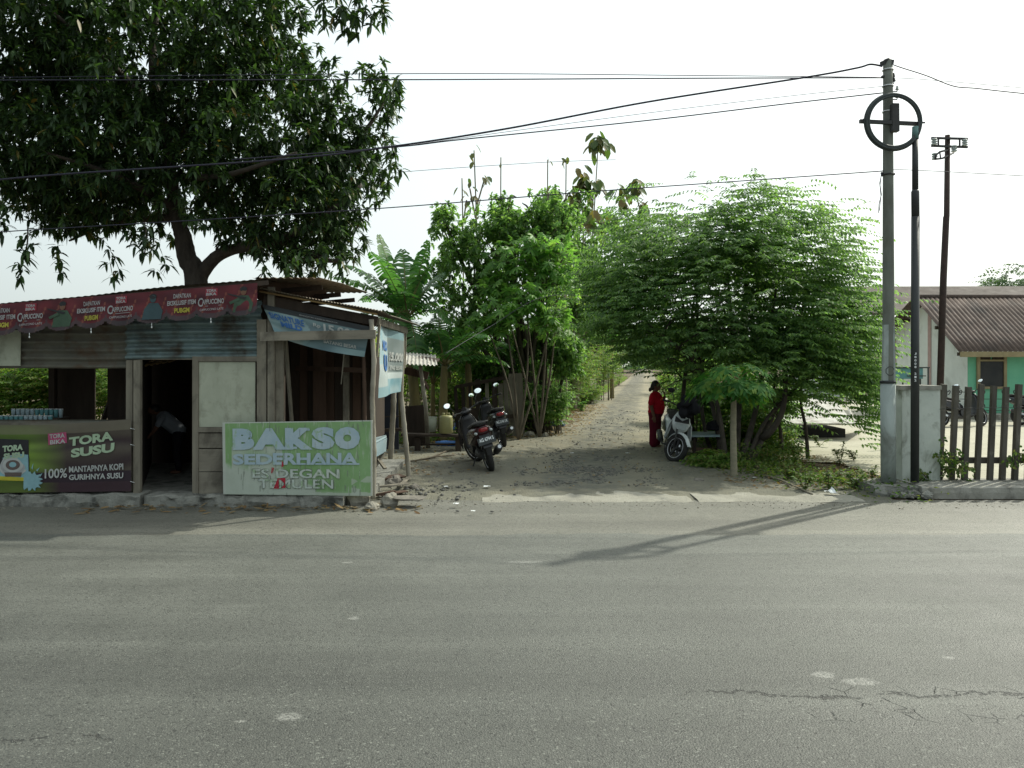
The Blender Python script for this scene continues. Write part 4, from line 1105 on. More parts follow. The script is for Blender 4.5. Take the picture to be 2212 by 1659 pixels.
# rusty pole with racks of insulators
PY3 = 12.25
up3 = up('utility_pole', 'thin rust brown pole with a short insulator rack on top, behind the gate pillar', P(2026, 1030, PY3), 0)
ORG[up3.name] = Vector(up3.location)
mb = MB(); mb.tube([P(2025, 1042, PY3), P(2038, 600, PY3), P(2044, 470, PY3), P(2045, 466, PY3), P(2047, 292, PY3)], [.052, .049, .046, .042, .038], 14); mb.build('pole_shaft', M['rusty'], up3)
mb = MB()
mb.beam(P(2012, 298, PY3-.05), P(2090, 300, PY3-.05), .03, .03); mb.beam(P(2012, 315, PY3-.05), P(2090, 318, PY3-.05), .03, .03)
for x in (2027, 2073): mb.beam(P(x, 298, PY3-.05), P(x, 317, PY3-.05), .02, .02)
mb.build('crossarm', M['iron'], up3)
mb = MB(); mb.tube([P(2047, 324, PY3-.05), P(2030, 328, PY3-.2), P(2021, 336, PY3-.25), P(2020, 344, PY3-.25), P(2036, 342, PY3-.15), P(2060, 330, PY3+.1)], .015, 6); mb.beam(P(2030, 328, PY3-.2), P(2032, 343, PY3-.2), .015, .015); mb.build('bracket', M['iron'], up3)
for x, y in ((2018, 306), (2084, 308), (2019, 338), (2061, 321)):
    mb = MB()
    for j in range(3): mb.ell(P(x, y-5+j*5, PY3-.08), (.045, .045, .018), None, 0, 12, 6)
    mb.build('insulator', M['porcelain'], up3)

# wires
def wire(label, pts, Y, r, group='overhead wires'):
    """pts in image space at depth Y, catmull through"""
    if not hasattr(Y, '__len__'): Y = [Y]*len(pts)
    q = [P(x, y, d) for (x, y), d in zip(pts, Y)]
    out = []
    for i in range(len(q)-1):
        a = q[max(i-1, 0)]; b_ = q[i]; c_ = q[i+1]; d_ = q[min(i+2, len(q)-1)]
        for k in range(10):
            t = k/10; out.append(.5*((2*b_)+(-a+c_)*t+(2*a-5*b_+4*c_-d_)*t*t+(-a+3*b_-3*c_+d_)*t**3))
    out.append(q[-1]); m = MB(); m.tube(out, r, 6)
    return tag(m.build('overhead_wire', M['cable']), label, 'wire', group)
wire('upper of two level wires running left from the top of the concrete pole', [(-400, 166), (0, 167), (900, 159), (1500, 163), (1912, 167)], 11.7, .006)
wire('lower of two level wires running left, just beneath the upper one', [(-400, 174), (0, 173), (900, 172), (1500, 169), (1912, 168)], 11.6, .009)
wire('thick wire bundle climbing from the mango tree to the tip of the concrete pole', [(-300, 440), (0, 388), (600, 345), (850, 316), (1100, 277), (1400, 220), (1740, 167), (1850, 147), (1880, 139), (1906, 143)], 11.5, .014)
wire('thin wire rising just under the thick bundle to below the pole top', [(850, 319), (1100, 284), (1400, 244), (1700, 208), (1912, 186)], 11.45, .004)
wire('wire sloping up to the concrete pole beside the top of the cable coil', [(500, 345), (850, 318), (1000, 301), (1400, 260), (1700, 224), (1912, 200)], 11.55, .009)
wire('lowest wire crossing in front of the mango trunk up to the concrete pole', [(-300, 523), (0, 501), (450, 474), (850, 448), (1250, 416), (1600, 391), (1912, 369)], 11.5, [.010]*41+[.006]*20 if False else .008)
wire('very faint thin wire beyond the teak tops', [(700, 390), (850, 373), (1150, 352), (1330, 345)], 22, .007)
wire('wavy wire sagging right from the concrete pole top with spaced clips', [(1930, 140), (1950, 147), (2000, 163), (2060, 186), (2110, 191), (2212, 202), (2500, 230)], 11.6, .008)
wire('faint level wire leaving the concrete pole to the right', [(1922, 168), (2000, 172), (2212, 190), (2500, 214)], 11.7, .004)
wire('thin wire leaving right from beside the hanging cord', [(1912, 369), (1960, 367), (2212, 380), (2500, 398)], 11.5, .005)
wire('thin stay wire slanting down from the trees to the small roof', [(960, 765), (1060, 705), (1180, 640), (1320, 645)], [15.5, 17, 18, 20], .006)

# ================================================================== PILLAR, FENCE, KERB
gp = MB()
gp.span((P(1949, 0, 11.68).x, 11.68, -.02), (P(2031, 0, 11.68).x, 12.12, P(0, 842, 11.68).z), 0)
gpl = thing('gate_pillar', 'square limewashed concrete gate pillar with a stained cap between the poles and the fence', 'pillar', (5.9, 11.9, 0)); ORG[gpl.name] = Vector((5.9, 11.9, 0))
gp.build('pillar_shaft', M['pillar'], gpl)
gp = MB(); a = P(1945, 842, 11.66); c = P(2034, 833, 11.66); gp.span((a.x, 11.655, a.z), (c.x, 12.15, c.z), 0); gp.build('cap', M['kerb'], gpl)
def paling(i, x):
    mb = MB(); a = P(x-4, 1040, 11.74+.02*(i % 2)); c = P(x+6, 830+3*((i*7) % 3), 11.74)
    mb.beam(Vector((a.x, a.y, .10)), Vector((c.x, c.y, c.z)), .068, .07, 0, (1, 0, 0), .005); return mb
fn = thing('paling_fence', 'weathered dark concrete paling fence with a low rail along the right side of the yard', 'fence', (8, 11.75, 0)); ORG[fn.name] = Vector((8, 11.75, 0))
pal_m = mat('paling_concrete', (.12, .11, .09), (.06, .055, .045), 7, .9, .6, stretch=(1, 1, .2), dirt=(.17, .16, .13), dscale=6, damt=(.58, .72))
for i in range(13):
    x = 2032+i*27.2
    paling(i, x).build('paling', pal_m, fn)
mb = MB(); mb.beam((P(2030, 0, 11.82).x, 11.84, P(0, 995, 11.8).z), (11.2, 11.84, P(0, 994, 11.8).z), .06, .09); mb.build('rail', pal_m, fn)
mb = MB(); mb.tube([P(2030+i*20, 884-2*(i % 2)-i*.4, 11.66) for i in range(24)], .004, 5); mb.build('fence_wire', M['iron'], fn)
def creeper(name, label, pts, n, m=None):
    L = Leaves(); mb = MB()
    for p, sp in pts:
        p = Vector(p); path = [p]; d = Vector((rnd.uniform(-1, 1), rnd.uniform(-.4, .1), rnd.uniform(.3, 1))).normalized()
        for k in range(7): d = (d+Vector((rnd.uniform(-.6, .6), rnd.uniform(-.3, .3), rnd.uniform(-.5, .4)))).normalized(); path.append(path[-1]+d*sp)
        mb.tube(path, .005, 5)
        A = np.array([tuple(x) for x in path]); q = A[rg.integers(1, len(A), n)]+rg.normal(size=(n, 3))*.03
        L.put(T_OVAL, q, rdir(n)+np.array([0, -.4, -.2]), rdir(n)+np.array([0, -1, .5]), .055, .04, .3)
    t = thing(name, label, 'plant', pts[0][0]); ORG[t.name] = Vector(pts[0][0])
    mb.build('stem', M['bark'], t); L.build('foliage', m or M['weed_leaf'], t)
creeper('creeper', 'green creeper climbing the left end of the paling fence beside the pillar', [((P(2036+8*k, 0, 11.6).x, 11.62, .16+.09*(k % 4)), .07) for k in range(9)], 26)
creeper('creeper', 'small dark creeper tangled on the fence rail at the right edge', [((P(2190+9*k, 0, 11.6).x, 11.62, .38), .05) for k in range(6)], 22)
creeper('creeper', 'tiny leafy creeper at the foot of the gate pillar behind the black pole', [((P(2000+5*k, 0, 11.6).x, 11.62, .15), .04) for k in range(3)], 18)
kb = MB(); rough_block(kb, P(1990, 0, 11.1).x, 16, 11.06, 11.9, -.02, .15, 60, .012, seed=9)
tag(kb.build('kerb', M['kerb']), kind='structure')
kb = MB(); rough_block(kb, P(1888, 0, 11.2).x, P(1992, 0, 11.1).x, 11.16, 11.95, -.02, .14, 24, .06, seed=19)
for k in range(30):
    kb.rock((rnd.uniform(5.3, 5.95), rnd.uniform(10.95, 11.25), .03), [rnd.uniform(.02, .07)]*3, k, 0, k)
tag(kb.build('broken_kerb', M['concrete']), kind='structure')

# ================================================================== HOUSES
def hgroup(name, label, cat, loc):
    t = thing(name, label, cat, loc); ORG[t.name] = Vector(loc); return t
Yf = 26.7
HG = hgroup('small_house', 'low house with a brown corrugated roof, white gable and bright green front', 'house', (15.45, Yf, 0))
XL = P(2090, 0, Yf).x; ez = P(0, 765, Yf).z
apY, apZ = 29.2, P(0, 642, 29.2).z
bkY, bkZ = 32.0, 3.0
hw = MB()
hw.add([(XL, Yf, 0), (XL, bkY, 0), (XL, bkY, bkZ), (XL, apY, apZ-.12), (XL, Yf, ez+.04)], [(0, 4, 3, 2, 1)], 0); hw.build('gable_wall', M['white_wall'], HG)
hw = MB(); hw.span((XL+.003, Yf-.02, 0), (XL+12, Yf+.12, ez+.06)); hw.build('front_wall', M['green_wall'], HG)
hw = MB(); a = P(1997, 0, Yf+2.4); hw.span((XL-.02, 29.0, 0), (XL-.002, 29.22, 3.9)); hw.build('brick_strip', M['pink'], HG)
hw = MB(); hw.span((XL-.02, bkY-.35, 0), (XL-.002, bkY, bkZ-.2)); hw.build('brick_strip', M['pink'], HG)
def roofslab(y0, z0, y1, z1, x0, x1, m, nm, waves):
    mb = MB(); p0 = Vector((x0, y0, z0)); U = Vector((0, y1-y0, z1-z0)); V = Vector((x1-x0, 0, 0))
    corr(mb, p0, U, V, waves, .022, seg=5, nU=4); o = mb.build(nm, m, HG)
    md = o.modifiers.new('s', 'SOLIDIFY'); md.thickness = .02; return o
roofslab(Yf-.45, P(0, 760, Yf-.45).z, apY, apZ, XL-.55, XL+12, M['asbes'], 'roof', 75)
roofslab(apY+.02, apZ, bkY+.5, bkZ-.25, XL-.55, XL+12, M['asbes'], 'roof', 75)
hw = MB(); hw.tube([(XL-.6, apY, apZ+.02), (XL+12, apY, apZ+.02)], .08, 8); hw.build('ridge_cap', M['asbes'], HG)
hw = MB(); hw.span((XL-.5, Yf-.46, ez-.10), (XL+12, Yf-.42, ez+.08)); hw.build('eave_board', M['ochre'], HG)
hw = MB()
for (y, z) in ((Yf-.3, ez), (Yf+1.1, 3.1), (28.9, 4.0), (30.6, 3.5)): hw = MB(); hw.beam((XL-.5, y, z), (XL+.1, y, z), .10, .12); hw.build('rafter_end', M['wood_dark'], HG)
for off in (0, 5.2):
    hw = MB(); x0, x1, z0, z1 = P(2108, 0, Yf).x+off, P(2172, 0, Yf).x+off, P(0, 840, Yf).z, P(0, 764, Yf).z
    for a, c in (((x0, z0), (x0+.1, z1)), ((x1-.1, z0), (x1, z1)), ((x0+.1, z0), (x1-.1, z0+.08)), ((x0+.1, z1-.26), (x1-.1, z1-.2)), ((x0+.1, z1-.04), (x1-.1, z1))):
        hw.span((a[0], Yf-.09, a[1]), (c[0], Yf-.0201, c[1]))
    w = hw.build('window', M['ochre'], HG)
    hw = MB(); hw.span((x0+.1, Yf-.05, z0+.08), (x1-.1, Yf-.03, z1-.26)); g_ = hw.build('pane', M['dark_glass'], HG)
    hw = MB(); xm = (x0+x1)/2; hw.span((x0+.1, Yf-.05, z1-.2), (xm-.03, Yf-.03, z1-.04)); hw.span((xm+.03, Yf-.05, z1-.2), (x1-.1, Yf-.03, z1-.04)); hw.build('vent', M['wood_dark'], HG)
hw = MB(); hw.span((XL-.3, Yf-1.0, -.02), (XL+12, Yf-.02, .16)); hw.build('porch_step', M['kerb'], HG)
# wrought railing in front
rl = hgroup('railing', 'row of black wrought iron scrolls on the terrace of the green fronted house', 'railing', (16, 25.6, 0))
for k in range(11):
    mb = MB(); x = P(2046+k*25, 0, 25.6).x; 
    for zc, sg in ((P(0, 850, 25.6).z, 1), (P(0, 874, 25.6).z, -1)):
        for s_ in (-1, 1):
            pts = [Vector((x+s_*(.03+.10*math.sin(a*.5)*(1-a/9)), 25.6, zc+sg*(.05-.09*math.cos(a*.7)*(1-a/10)))) for a in range(8)]
            mb.tube(pts, .016, 5)
    mb.tube([(x, 25.6, P(0, 886, 25.6).z), (x, 25.6, P(0, 842, 25.6).z)], .010, 5)
    mb.build('scroll', M['black_steel'], rl)
mb = MB()
for y in (862, 887): mb.beam((P(2034, 0, 25.6).x, 25.6, P(0, y, 25.6).z), (P(2330, 0, 25.6).x, 25.6, P(0, y, 25.6).z), .02, .02)
mb.build('rail', M['black_steel'], rl)
# long building behind
HB = hgroup('long_building', 'long low building with a dark brown roof and pale walls behind the small house', 'building', (20, 42, 0))
mb = MB(); Yb = 42
x0 = P(1845, 0, Yb).x
mb.add([(x0-2.2, Yb-1, P(0, 676, Yb-1).z), (45, Yb-1, P(0, 676, Yb-1).z), (45, Yb+3, P(0, 617, Yb+3).z), (x0-.6, Yb+3, P(0, 619, Yb+3).z)], [(0, 1, 2, 3)]); 
ro = mb.build('roof', M['asbes2'], HB); md = ro.modifiers.new('s', 'SOLIDIFY'); md.thickness = .12
mb = MB(); mb.span((x0-1.6, Yb, 0), (45, Yb+6, P(0, 690, Yb).z)); mb.build('wall', M['white_wall'], HB)
mb = MB(); mb.span((x0-1.7, Yb-.9, P(0, 683, Yb).z), (45, Yb-.82, P(0, 675, Yb).z)); mb.build('eave_board', M['kerb'], HB)
mb = MB(); mb.span((x0-1.5, Yb-.02, P(0, 712, Yb).z), (45, Yb-.003, P(0, 692, Yb).z)); mb.build('dark_eave_band', M['wood_dark'], HB)  # dark strip along the wall below the eave board
mb = MB(); mb.span((P(1838, 0, Yb).x, Yb-.06, .0), (P(1925, 0, Yb).x, Yb-.021, P(0, 765, Yb).z)); mb.build('ochre_gate', M['ochre'], HB)
mb = MB(); S = lambda u, v: Vector((P(1850, 0, Yb).x+u*1.4, Yb-.07, .4+v*1.7))
disc(mb, S, .5, .5, .5, .5, 0, .001); mb.build('gate_arch', M['rubber'], HB)
# stand by the gable
st = hgroup('water_stand', 'small teal tray on a thin black metal stand against the white gable', 'stand', (P(1970, 0, 24).x, 24, 0))
mb = MB(); a = P(1925, 818, 24); c = P(1965, 795, 24); mb.span((a.x, 23.8, a.z), (c.x+.3, 24.2, c.z)); mb.build('tray', M['teal_cloth'], st)
mb = MB()
for x in (1928, 1950, 1988, 2005): mb.beam((P(x, 0, 24).x, 24, 0), (P(x, 0, 24).x, 24, P(0, 793, 24).z), .035, .035)
mb.beam(P(1925, 794, 23.78), P(2008, 794, 23.78), .04, .04); mb.beam(P(1960, 812, 23.78), P(2000, 812, 23.78), .03, .03); mb.build('frame', M['black_steel'], st)
# bike seen through the fence
make_scooter('parked_scooter', 'dark scooter half hidden behind the paling fence beside the gate pillar', 'black', (P(2034, 0, 23).x, 23, 0), R(10), R(-8), R(20))
make_scooter('parked_scooter', 'dark scooter at the right edge seen between the last palings', 'black', (P(2206, 0, 23.6).x, 23.6, 0), R(-20), R(-8), R(20))
# sloping sheet shelter under the cherry tree
sl = hgroup('sheet_shelter', 'low grey sloping sheet shelter with a dark block as its shadow behind the spreading tree', 'shelter', (8.2, 19.5, 0))
mb = MB(); mb.slab([P(1640, 918, 19.5), P(1845, 918, 19.0), P(1800, 862, 22.5), P(1668, 862, 22.5)], .04); mb.build('sloping_sheet', M['light_sheet'], sl)
mb = MB(); mb.span((P(1660, 0, 19.7).x, 19.75, 0), (P(1828, 0, 19.7).x, 21.5, .22)); mb.build('base', M['rubber'], sl)  # near-black block standing in for the shadow beneath the sheet
mb = MB(); mb.slab([P(1845, 918, 19.0), G(1862, 931), P(1830, 880, 20.5)], .03); mb.build('end_sheet', M['light_sheet'], sl)
# ================================================================== GROUND
def shader_ground(name, stops, sc_=1.2, gravel=True, rough=.95, bump=.6, patch=None):
    m = NT(name); p = m.geopos()
    a = m.noise(p, sc_, 8, .65); b_ = m.noise(p, sc_*9, 6, .7); g = m.vor(p, 38, out='Distance')
    cc = m.ramp(m.math('ADD', m.math('MULTIPLY', a, .65), m.math('MULTIPLY', b_, .35)), stops)
    sp = m.vor(p, 26, out='Color'); sv = m.sep(sp)[0]
    peb = m.math('MULTIPLY', m.step(g, .28, .18), m.step(sv, .72, .80))
    cc = m.mix(m.math('MULTIPLY', peb, .7, clamp=True), cc, (.30, .28, .23))
    dk = m.math('MULTIPLY', m.step(g, .30, .20), m.step(sv, .18, .10))
    cc = m.mix(m.math('MULTIPLY', dk, .7, clamp=True), cc, (.04, .036, .03))
    if patch: cc = patch(m, p, cc)
    h = m.math('ADD', m.math('MULTIPLY', b_, .8), m.math('MULTIPLY', g, -.6))
    return m.end(m.pr(cc, rough, 0, m.bump(h, bump, .03), .2))
soil = shader_ground('dry_soil', [(.30, (.075, .062, .045)), (.5, (.13, .105, .07)), (.7, (.20, .16, .105))])
def lane_patch(m, p, cc):
    s = m.sep(p)
    # rubble strip along the middle, darker; sandy verges
    cx = m.math('SUBTRACT', s[0], m.math('ADD', m.math('MULTIPLY', s[1], .172), -.75))
    d = m.math('ABSOLUTE', m.math('ADD', cx, m.math('MULTIPLY', m.noise(p, 1.3, 4), .9)))
    rub = m.math('MULTIPLY', m.step(d, .95, .35), m.step(m.noise(p, 3.5, 5), .42, .6), clamp=True)
    cc = m.mix(m.math('MULTIPLY', rub, .75), cc, (.075, .078, .075))
    ax_ = m.math('ABSOLUTE', m.math('SUBTRACT', m.math('ABSOLUTE', m.math('ADD', cx, m.math('MULTIPLY', m.noise(p, .6, 3), .5))), .95))
    trk = m.math('MULTIPLY', m.step(ax_, .42, .15), m.step(m.noise(p, 1.1, 4), .36, .55), clamp=True); cc = m.mix(m.math('MULTIPLY', trk, .5), cc, (.33, .29, .20))
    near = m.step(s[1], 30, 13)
    cc = m.mix(m.math('MULTIPLY', near, .55, clamp=True), cc, (.13, .132, .108))  # near clearing tinted grey-olive: the spreading tree's shade put into the colour
    return cc
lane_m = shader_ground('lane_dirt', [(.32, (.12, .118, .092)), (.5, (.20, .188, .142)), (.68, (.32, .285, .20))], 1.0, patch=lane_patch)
yard_m = shader_ground('yard_concrete', [(.3, (.30, .285, .22)), (.5, (.40, .38, .30)), (.7, (.46, .44, .36))], .8, bump=.2)
def asphalt(name, base, far=False):
    m = NT(name); p = m.geopos(); s = m.sep(p)
    st = m.noise(m.mapv(p, (.06, 1.1, 1)), 1.6, 5, .6)
    bl = m.noise(p, .5, 5, .6)
    v = m.math('ADD', m.math('MULTIPLY', st, .6), m.math('MULTIPLY', bl, .4))
    k = 1.0
    cc = m.ramp(v, [(.34, tuple(c*.70 for c in base)), (.46, tuple(c*.92 for c in base)), (.54, tuple(c*1.06 for c in base)), (.66, tuple(c*1.42 for c in base))])
    ag = m.vor(p, 95, out='Color'); av = m.sep(ag)[0]; ad = m.vor(p, 95)
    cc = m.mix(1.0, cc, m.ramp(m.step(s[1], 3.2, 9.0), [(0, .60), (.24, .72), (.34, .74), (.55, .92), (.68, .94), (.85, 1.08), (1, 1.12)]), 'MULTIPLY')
    cc = m.mix(m.math('MULTIPLY', m.math('MULTIPLY', m.step(av, .80, .92), m.step(ad, .5, .2), clamp=True), .7), cc, tuple(min(1, c*2.0) for c in base))
    cc = m.mix(m.math('MULTIPLY', m.step(av, .20, .08), .75, clamp=True), cc, tuple(c*.28 for c in base))
    f2 = m.noise(p, 60, 3, .7); cc = m.mix(m.step(f2, .58, .72, 0, .5), cc, tuple(c*.45 for c in base))
    cs_ = m.vor(m.mapv(p, (.7, 1, 1)), 34, out='Color'); cd_ = m.vor(m.mapv(p, (.7, 1, 1)), 34); pit = m.math('MULTIPLY', m.step(m.sep(cs_)[1], .80, .90), m.step(cd_, .36, .2), clamp=True)
    rough_zone = m.math('MAXIMUM', m.step(s[1], 4.7, 4.45), m.step(m.noise(m.mapv(p, (.35, 1, 1)), 1.5, 4), .5, .62))
    cc = m.mix(m.math('MULTIPLY', m.math('MULTIPLY', pit, rough_zone), .9, clamp=True), cc, tuple(c*.2 for c in base))
    lp = m.math('MULTIPLY', m.step(m.sep(cs_)[2], .86, .93), m.step(cd_, .28, .15), clamp=True); cc = m.mix(m.math('MULTIPLY', lp, m.math('MULTIPLY', rough_zone, .5)), cc, tuple(c*2.2 for c in base))
    ag2 = m.vor(p, 30); gg = m.step(ag2, .10, .05)
    cc = m.mix(m.math('MULTIPLY', gg, m.step(m.noise(p, 1.6, 3), .42, .6), clamp=True), cc, tuple(c*.25 for c in base))
    h = m.math('ADD', m.math('MULTIPLY', ad, -.8), m.noise(p, 120, 3, .7))
    if not far:
        # meandering crack lines
        def crack(y0, xa, xb, w, seed):
            wob = m.math('ADD', m.math('MULTIPLY', m.noise(m.mapv(p, (1, 0, 0), (seed, 0, 0)), 1.3, 3), .5), m.math('MULTIPLY', m.noise(m.mapv(p, (1, 1, 0), (seed, 3, 0)), 7, 5, .8), .22))
            d = m.math('ABSOLUTE', m.math('SUBTRACT', s[1], m.math('ADD', wob, y0-.36)))
            ends = m.math('MULTIPLY', m.step(s[0], xa, xa+.25), m.step(s[0], xb+.1, xb), clamp=True)
            brk = m.step(m.noise(p, 5, 2), .38, .46)
            return m.math('MULTIPLY', m.math('MULTIPLY', m.step(d, w, w*.35), ends, clamp=True), brk, clamp=True)
        cr = crack(4.52, .9, 5, .017, 0); cr = m.math('MAXIMUM', cr, crack(4.0, -3.4, -2.1, .013, 5))
        ed = m.vor(m.mapv(m.math and p, (1, 1, 0)), 5.5, 'DISTANCE_TO_EDGE')
        net = m.math('MULTIPLY', m.step(m.math('ADD', ed, m.math('MULTIPLY', m.noise(p, 22, 3), .05)), .055, .030), m.math('MULTIPLY', m.step(m.math('ABSOLUTE', m.math('SUBTRACT', s[1], 4.42)), .32, .1), m.step(s[0], 1.1, 1.8), clamp=True), clamp=True)
        cr = m.math('MAXIMUM', cr, m.math('MULTIPLY', net, m.step(m.noise(p, 3, 3), .48, .58), clamp=True))
        cr = m.math('MULTIPLY', cr, m.step(m.noise(p, 30, 3), .38, .5), clamp=True)
        cc = m.mix(m.math('MULTIPLY', cr, .8), cc, (.018, .017, .015))
        h = m.math('SUBTRACT', h, m.math('MULTIPLY', cr, 2.5))
        # pale splashes
        spl = None
        for (x, y, a, b2) in ((622, 1548, .085, .06), (1780, 1458, .09, .07), (1860, 1472, .14, .07), (520, 1558, .04, .02), (765, 1335, .05, .05), (2050, 1421, .05, .03), (750, 1215, .07, .04), (1130, 1214, .22, .05)):
            q = G(x, y); dx = m.math('DIVIDE', m.math('SUBTRACT', s[0], q.x), a); dy = m.math('DIVIDE', m.math('SUBTRACT', s[1], q.y), b2)
            r2 = m.math('ADD', m.math('MULTIPLY', dx, dx), m.math('MULTIPLY', dy, dy))
            e = m.step(m.math('ADD', r2, m.math('MULTIPLY', m.noise(p, 20, 5, .75), 3.0)), 2.35, 1.7); spl = e if spl is None else m.math('MAXIMUM', spl, e)
        cc = m.mix(m.math('MULTIPLY', m.math('MULTIPLY', spl, m.step(m.noise(p, 60, 3), .35, .55), clamp=True), .5), cc, (.36, .36, .33))
    rg_ = m.step(m.noise(p, 2, 4), .3, .7, .50, .66)
    return m.end(m.pr(cc, rg_, 0, m.bump(h, .7, .007), .5))
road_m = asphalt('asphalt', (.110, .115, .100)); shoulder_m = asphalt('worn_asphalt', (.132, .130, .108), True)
apron_m = shader_ground('apron_concrete', [(.3, (.20, .195, .165)), (.5, (.29, .28, .235)), (.7, (.36, .35, .30))], 1.5, bump=.5)

def grid(name, xf, ys, nx, zf, m, kind='structure', label=None):
    mb = MB(); vs = []
    for y in ys:
        a, c = xf(y)
        for i in range(nx+1):
            x = a+(c-a)*i/nx; vs.append((x, y, zf(x, y)))
    k = nx+1
    mb.add(vs, [(j*k+i, j*k+i+1, (j+1)*k+i+1, (j+1)*k+i) for j in range(len(ys)-1) for i in range(nx)], 0, True)
    return tag(mb.build(name, m), kind=kind)
grid('ground', lambda y: (-700, 700), [-60, 0, 10, 60, 200, 900], 4, lambda x, y: -.03, soil)
edge = lambda x: 8.72+.10*mnoise.noise(Vector((x*.6, 0, 0)))+.07*mnoise.noise(Vector((x*2.7, 0, 0)))+.05*mnoise.noise(Vector((x*13, 2, 0)))
xs = [-60+120*i/900 for i in range(901)]
def strip(name, xs, f0, f1, z0, z1, m, ny=6):
    vs = []
    for j in range(ny+1):
        for x in xs:
            t = j/ny; vs.append((x, f0(x)*(1-t)+f1(x)*t, z0+(z1-z0)*t))
    k = len(xs); mb = MB()
    mb.add(vs, [(j*k+i, j*k+i+1, (j+1)*k+i+1, (j+1)*k+i) for j in range(ny) for i in range(k-1)], 0, True)
    return tag(mb.build(name, m), kind='structure')
xfar = [-400, -200]+xs+[200, 400]
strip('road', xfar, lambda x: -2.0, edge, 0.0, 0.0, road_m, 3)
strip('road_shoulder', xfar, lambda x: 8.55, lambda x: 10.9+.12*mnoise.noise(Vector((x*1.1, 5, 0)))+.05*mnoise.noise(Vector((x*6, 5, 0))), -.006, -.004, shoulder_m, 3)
strip('roadside_verge', [-400, -200]+xs+[200, 400], lambda x: -3.4, lambda x: -1.9+.15*mnoise.noise(Vector((x, 9, 0))), -.012, -.010, soil, 2)
# dirt clearing + lane (one undulating sheet)
def lane_x(y):
    tab = [(10.6, -6.0, 5.3), (11.2, -6.0, 5.3), (12, -6.0, 4.9), (13.0, -6.0, 4.4), (15, -6.0, 4.4), (16.5, -5.0, 4.6), (18.5, -1.5, 4.4), (20, .6, 4.6), (24, 1.35, 5.2), (27, 1.95, 5.6), (32.6, 2.9, 6.4), (48, 5.9, 9.3), (78, 11.3, 14.3), (120, 18.6, 21.5), (300, 49.3, 51.8)]
    for (y0, a0, b0), (y1, a1, b1) in zip(tab, tab[1:]):
        if y <= y1: t = (y-y0)/(y1-y0); return (a0+(a1-a0)*t+.12*mnoise.noise(Vector((y*1.1, 1, 0))), b0+(b1-b0)*t+.12*mnoise.noise(Vector((y*1.1, 8, 0))))
    return tab[-1][1:]
def lane_z(x, y):
    k = .022*mnoise.noise(Vector((x*.9, y*.9, 3)))+.014*mnoise.noise(Vector((x*4, y*4, 3)))+.006*mnoise.noise(Vector((x*14, y*14, 3)))
    e = min(1, max(0, (y-10.62)/.75))
    tk_ = abs(abs(x-(.172*y-.95))-.95)
    if y > 12: k -= .028*max(0, 1-tk_/.38)*min(1, (y-12)/1.5)*(.5+mnoise.noise(Vector((x*.7, y*.5, 1))))-.012
    return -.022+(.030+max(-.004, k+.010))*e+(.012*mnoise.noise(Vector((x*2.3, y*5, 6)))*(1-e))
ys = []; y = 10.62
while y < 300: ys.append(y); y += .045 if y < 18 else (y-16)*.02+.01
grid('dirt_lane', lane_x, ys, 190, lane_z, lane_m)
# concrete apron across the lane mouth
def slabgrid(name, x0, x1, y0, y1, z, m, seed):
    mb = MB(); n = 70; vs = []
    for j in range(7):
        for i in range(n+1):
            x = x0+(x1-x0)*i/n; t = j/6
            ya = y0+.10*mnoise.noise(Vector((x*1.3, seed, 0)))+.06*mnoise.noise(Vector((x*5, seed, 1))); yb = y1+.05*mnoise.noise(Vector((x*2, seed, 4)))
            vs.append((x, ya*(1-t)+yb*t, z-(.02 if j == 0 else 0)+.010*mnoise.noise(Vector((x*2.2, t*2, seed)))))
    mb.add(vs, [(j*(n+1)+i, j*(n+1)+i+1, (j+1)*(n+1)+i+1, (j+1)*(n+1)+i) for j in range(6) for i in range(n)], 0, True)
    return tag(mb.build(name, m), kind='structure')
slabgrid('apron_slab', G(1040, 1085).x, G(1486, 1075).x, 10.72, 11.75, .013, apron_m, 1)
slabgrid('apron_slab', G(1498, 1075).x, G(1850, 1075).x, 10.74, 11.40, .016, apron_m, 7)
grid('yard', lambda y: (5.2 if y > 15 else 6.15, 45), [11.9, 13, 14.9, 15.1, 20, 30, 41], 20, lambda x, y: .0, yard_m)

# loose stones and litter
def stones(n, fn, name, m, rmin, rmax, z=0, kind='stuff', label=None, cat=None):
    V = []; Fc = []; base = 0
    ico = [(0, 0, 1), (.9, 0, .3), (.28, .85, .3), (-.72, .53, .3), (-.72, -.53, .3), (.28, -.85, .3), (.72, .5, -.4), (-.28, .85, -.4), (-.9, 0, -.4), (-.28, -.85, -.4), (.72, -.5, -.4), (0, 0, -.8)]
    fi = [(0, 1, 2), (0, 2, 3), (0, 3, 4), (0, 4, 5), (0, 5, 1), (1, 6, 2), (2, 7, 3), (3, 8, 4), (4, 9, 5), (5, 10, 1), (6, 7, 2), (7, 8, 3), (8, 9, 4), (9, 10, 5), (10, 6, 1), (11, 7, 6), (11, 8, 7), (11, 9, 8), (11, 10, 9), (11, 6, 10)]
    for i in range(n):
        x, y = fn(); r = rmin+(rmax-rmin)*rnd.random()**3; a = rnd.uniform(0, 6.28); sx, sy, sz = r*rnd.uniform(.7, 1.3), r*rnd.uniform(.5, 1), r*rnd.uniform(.35, .7)
        zz = (lane_z(x, y) if z is None else z)
        for p in ico:
            j = [rnd.uniform(-.18, .18) for _ in range(3)]
            px, py = (p[0]+j[0])*sx, (p[1]+j[1])*sy
            V.append((x+px*math.cos(a)-py*math.sin(a), y+px*math.sin(a)+py*math.cos(a), zz+sz*.3+(p[2]+j[2])*sz))
        Fc += [tuple(k+base for k in f) for f in fi]; base += 12
    o = np_mesh(name, V, np.array(Fc), m)
    return tag(o, label, cat, kind=kind)
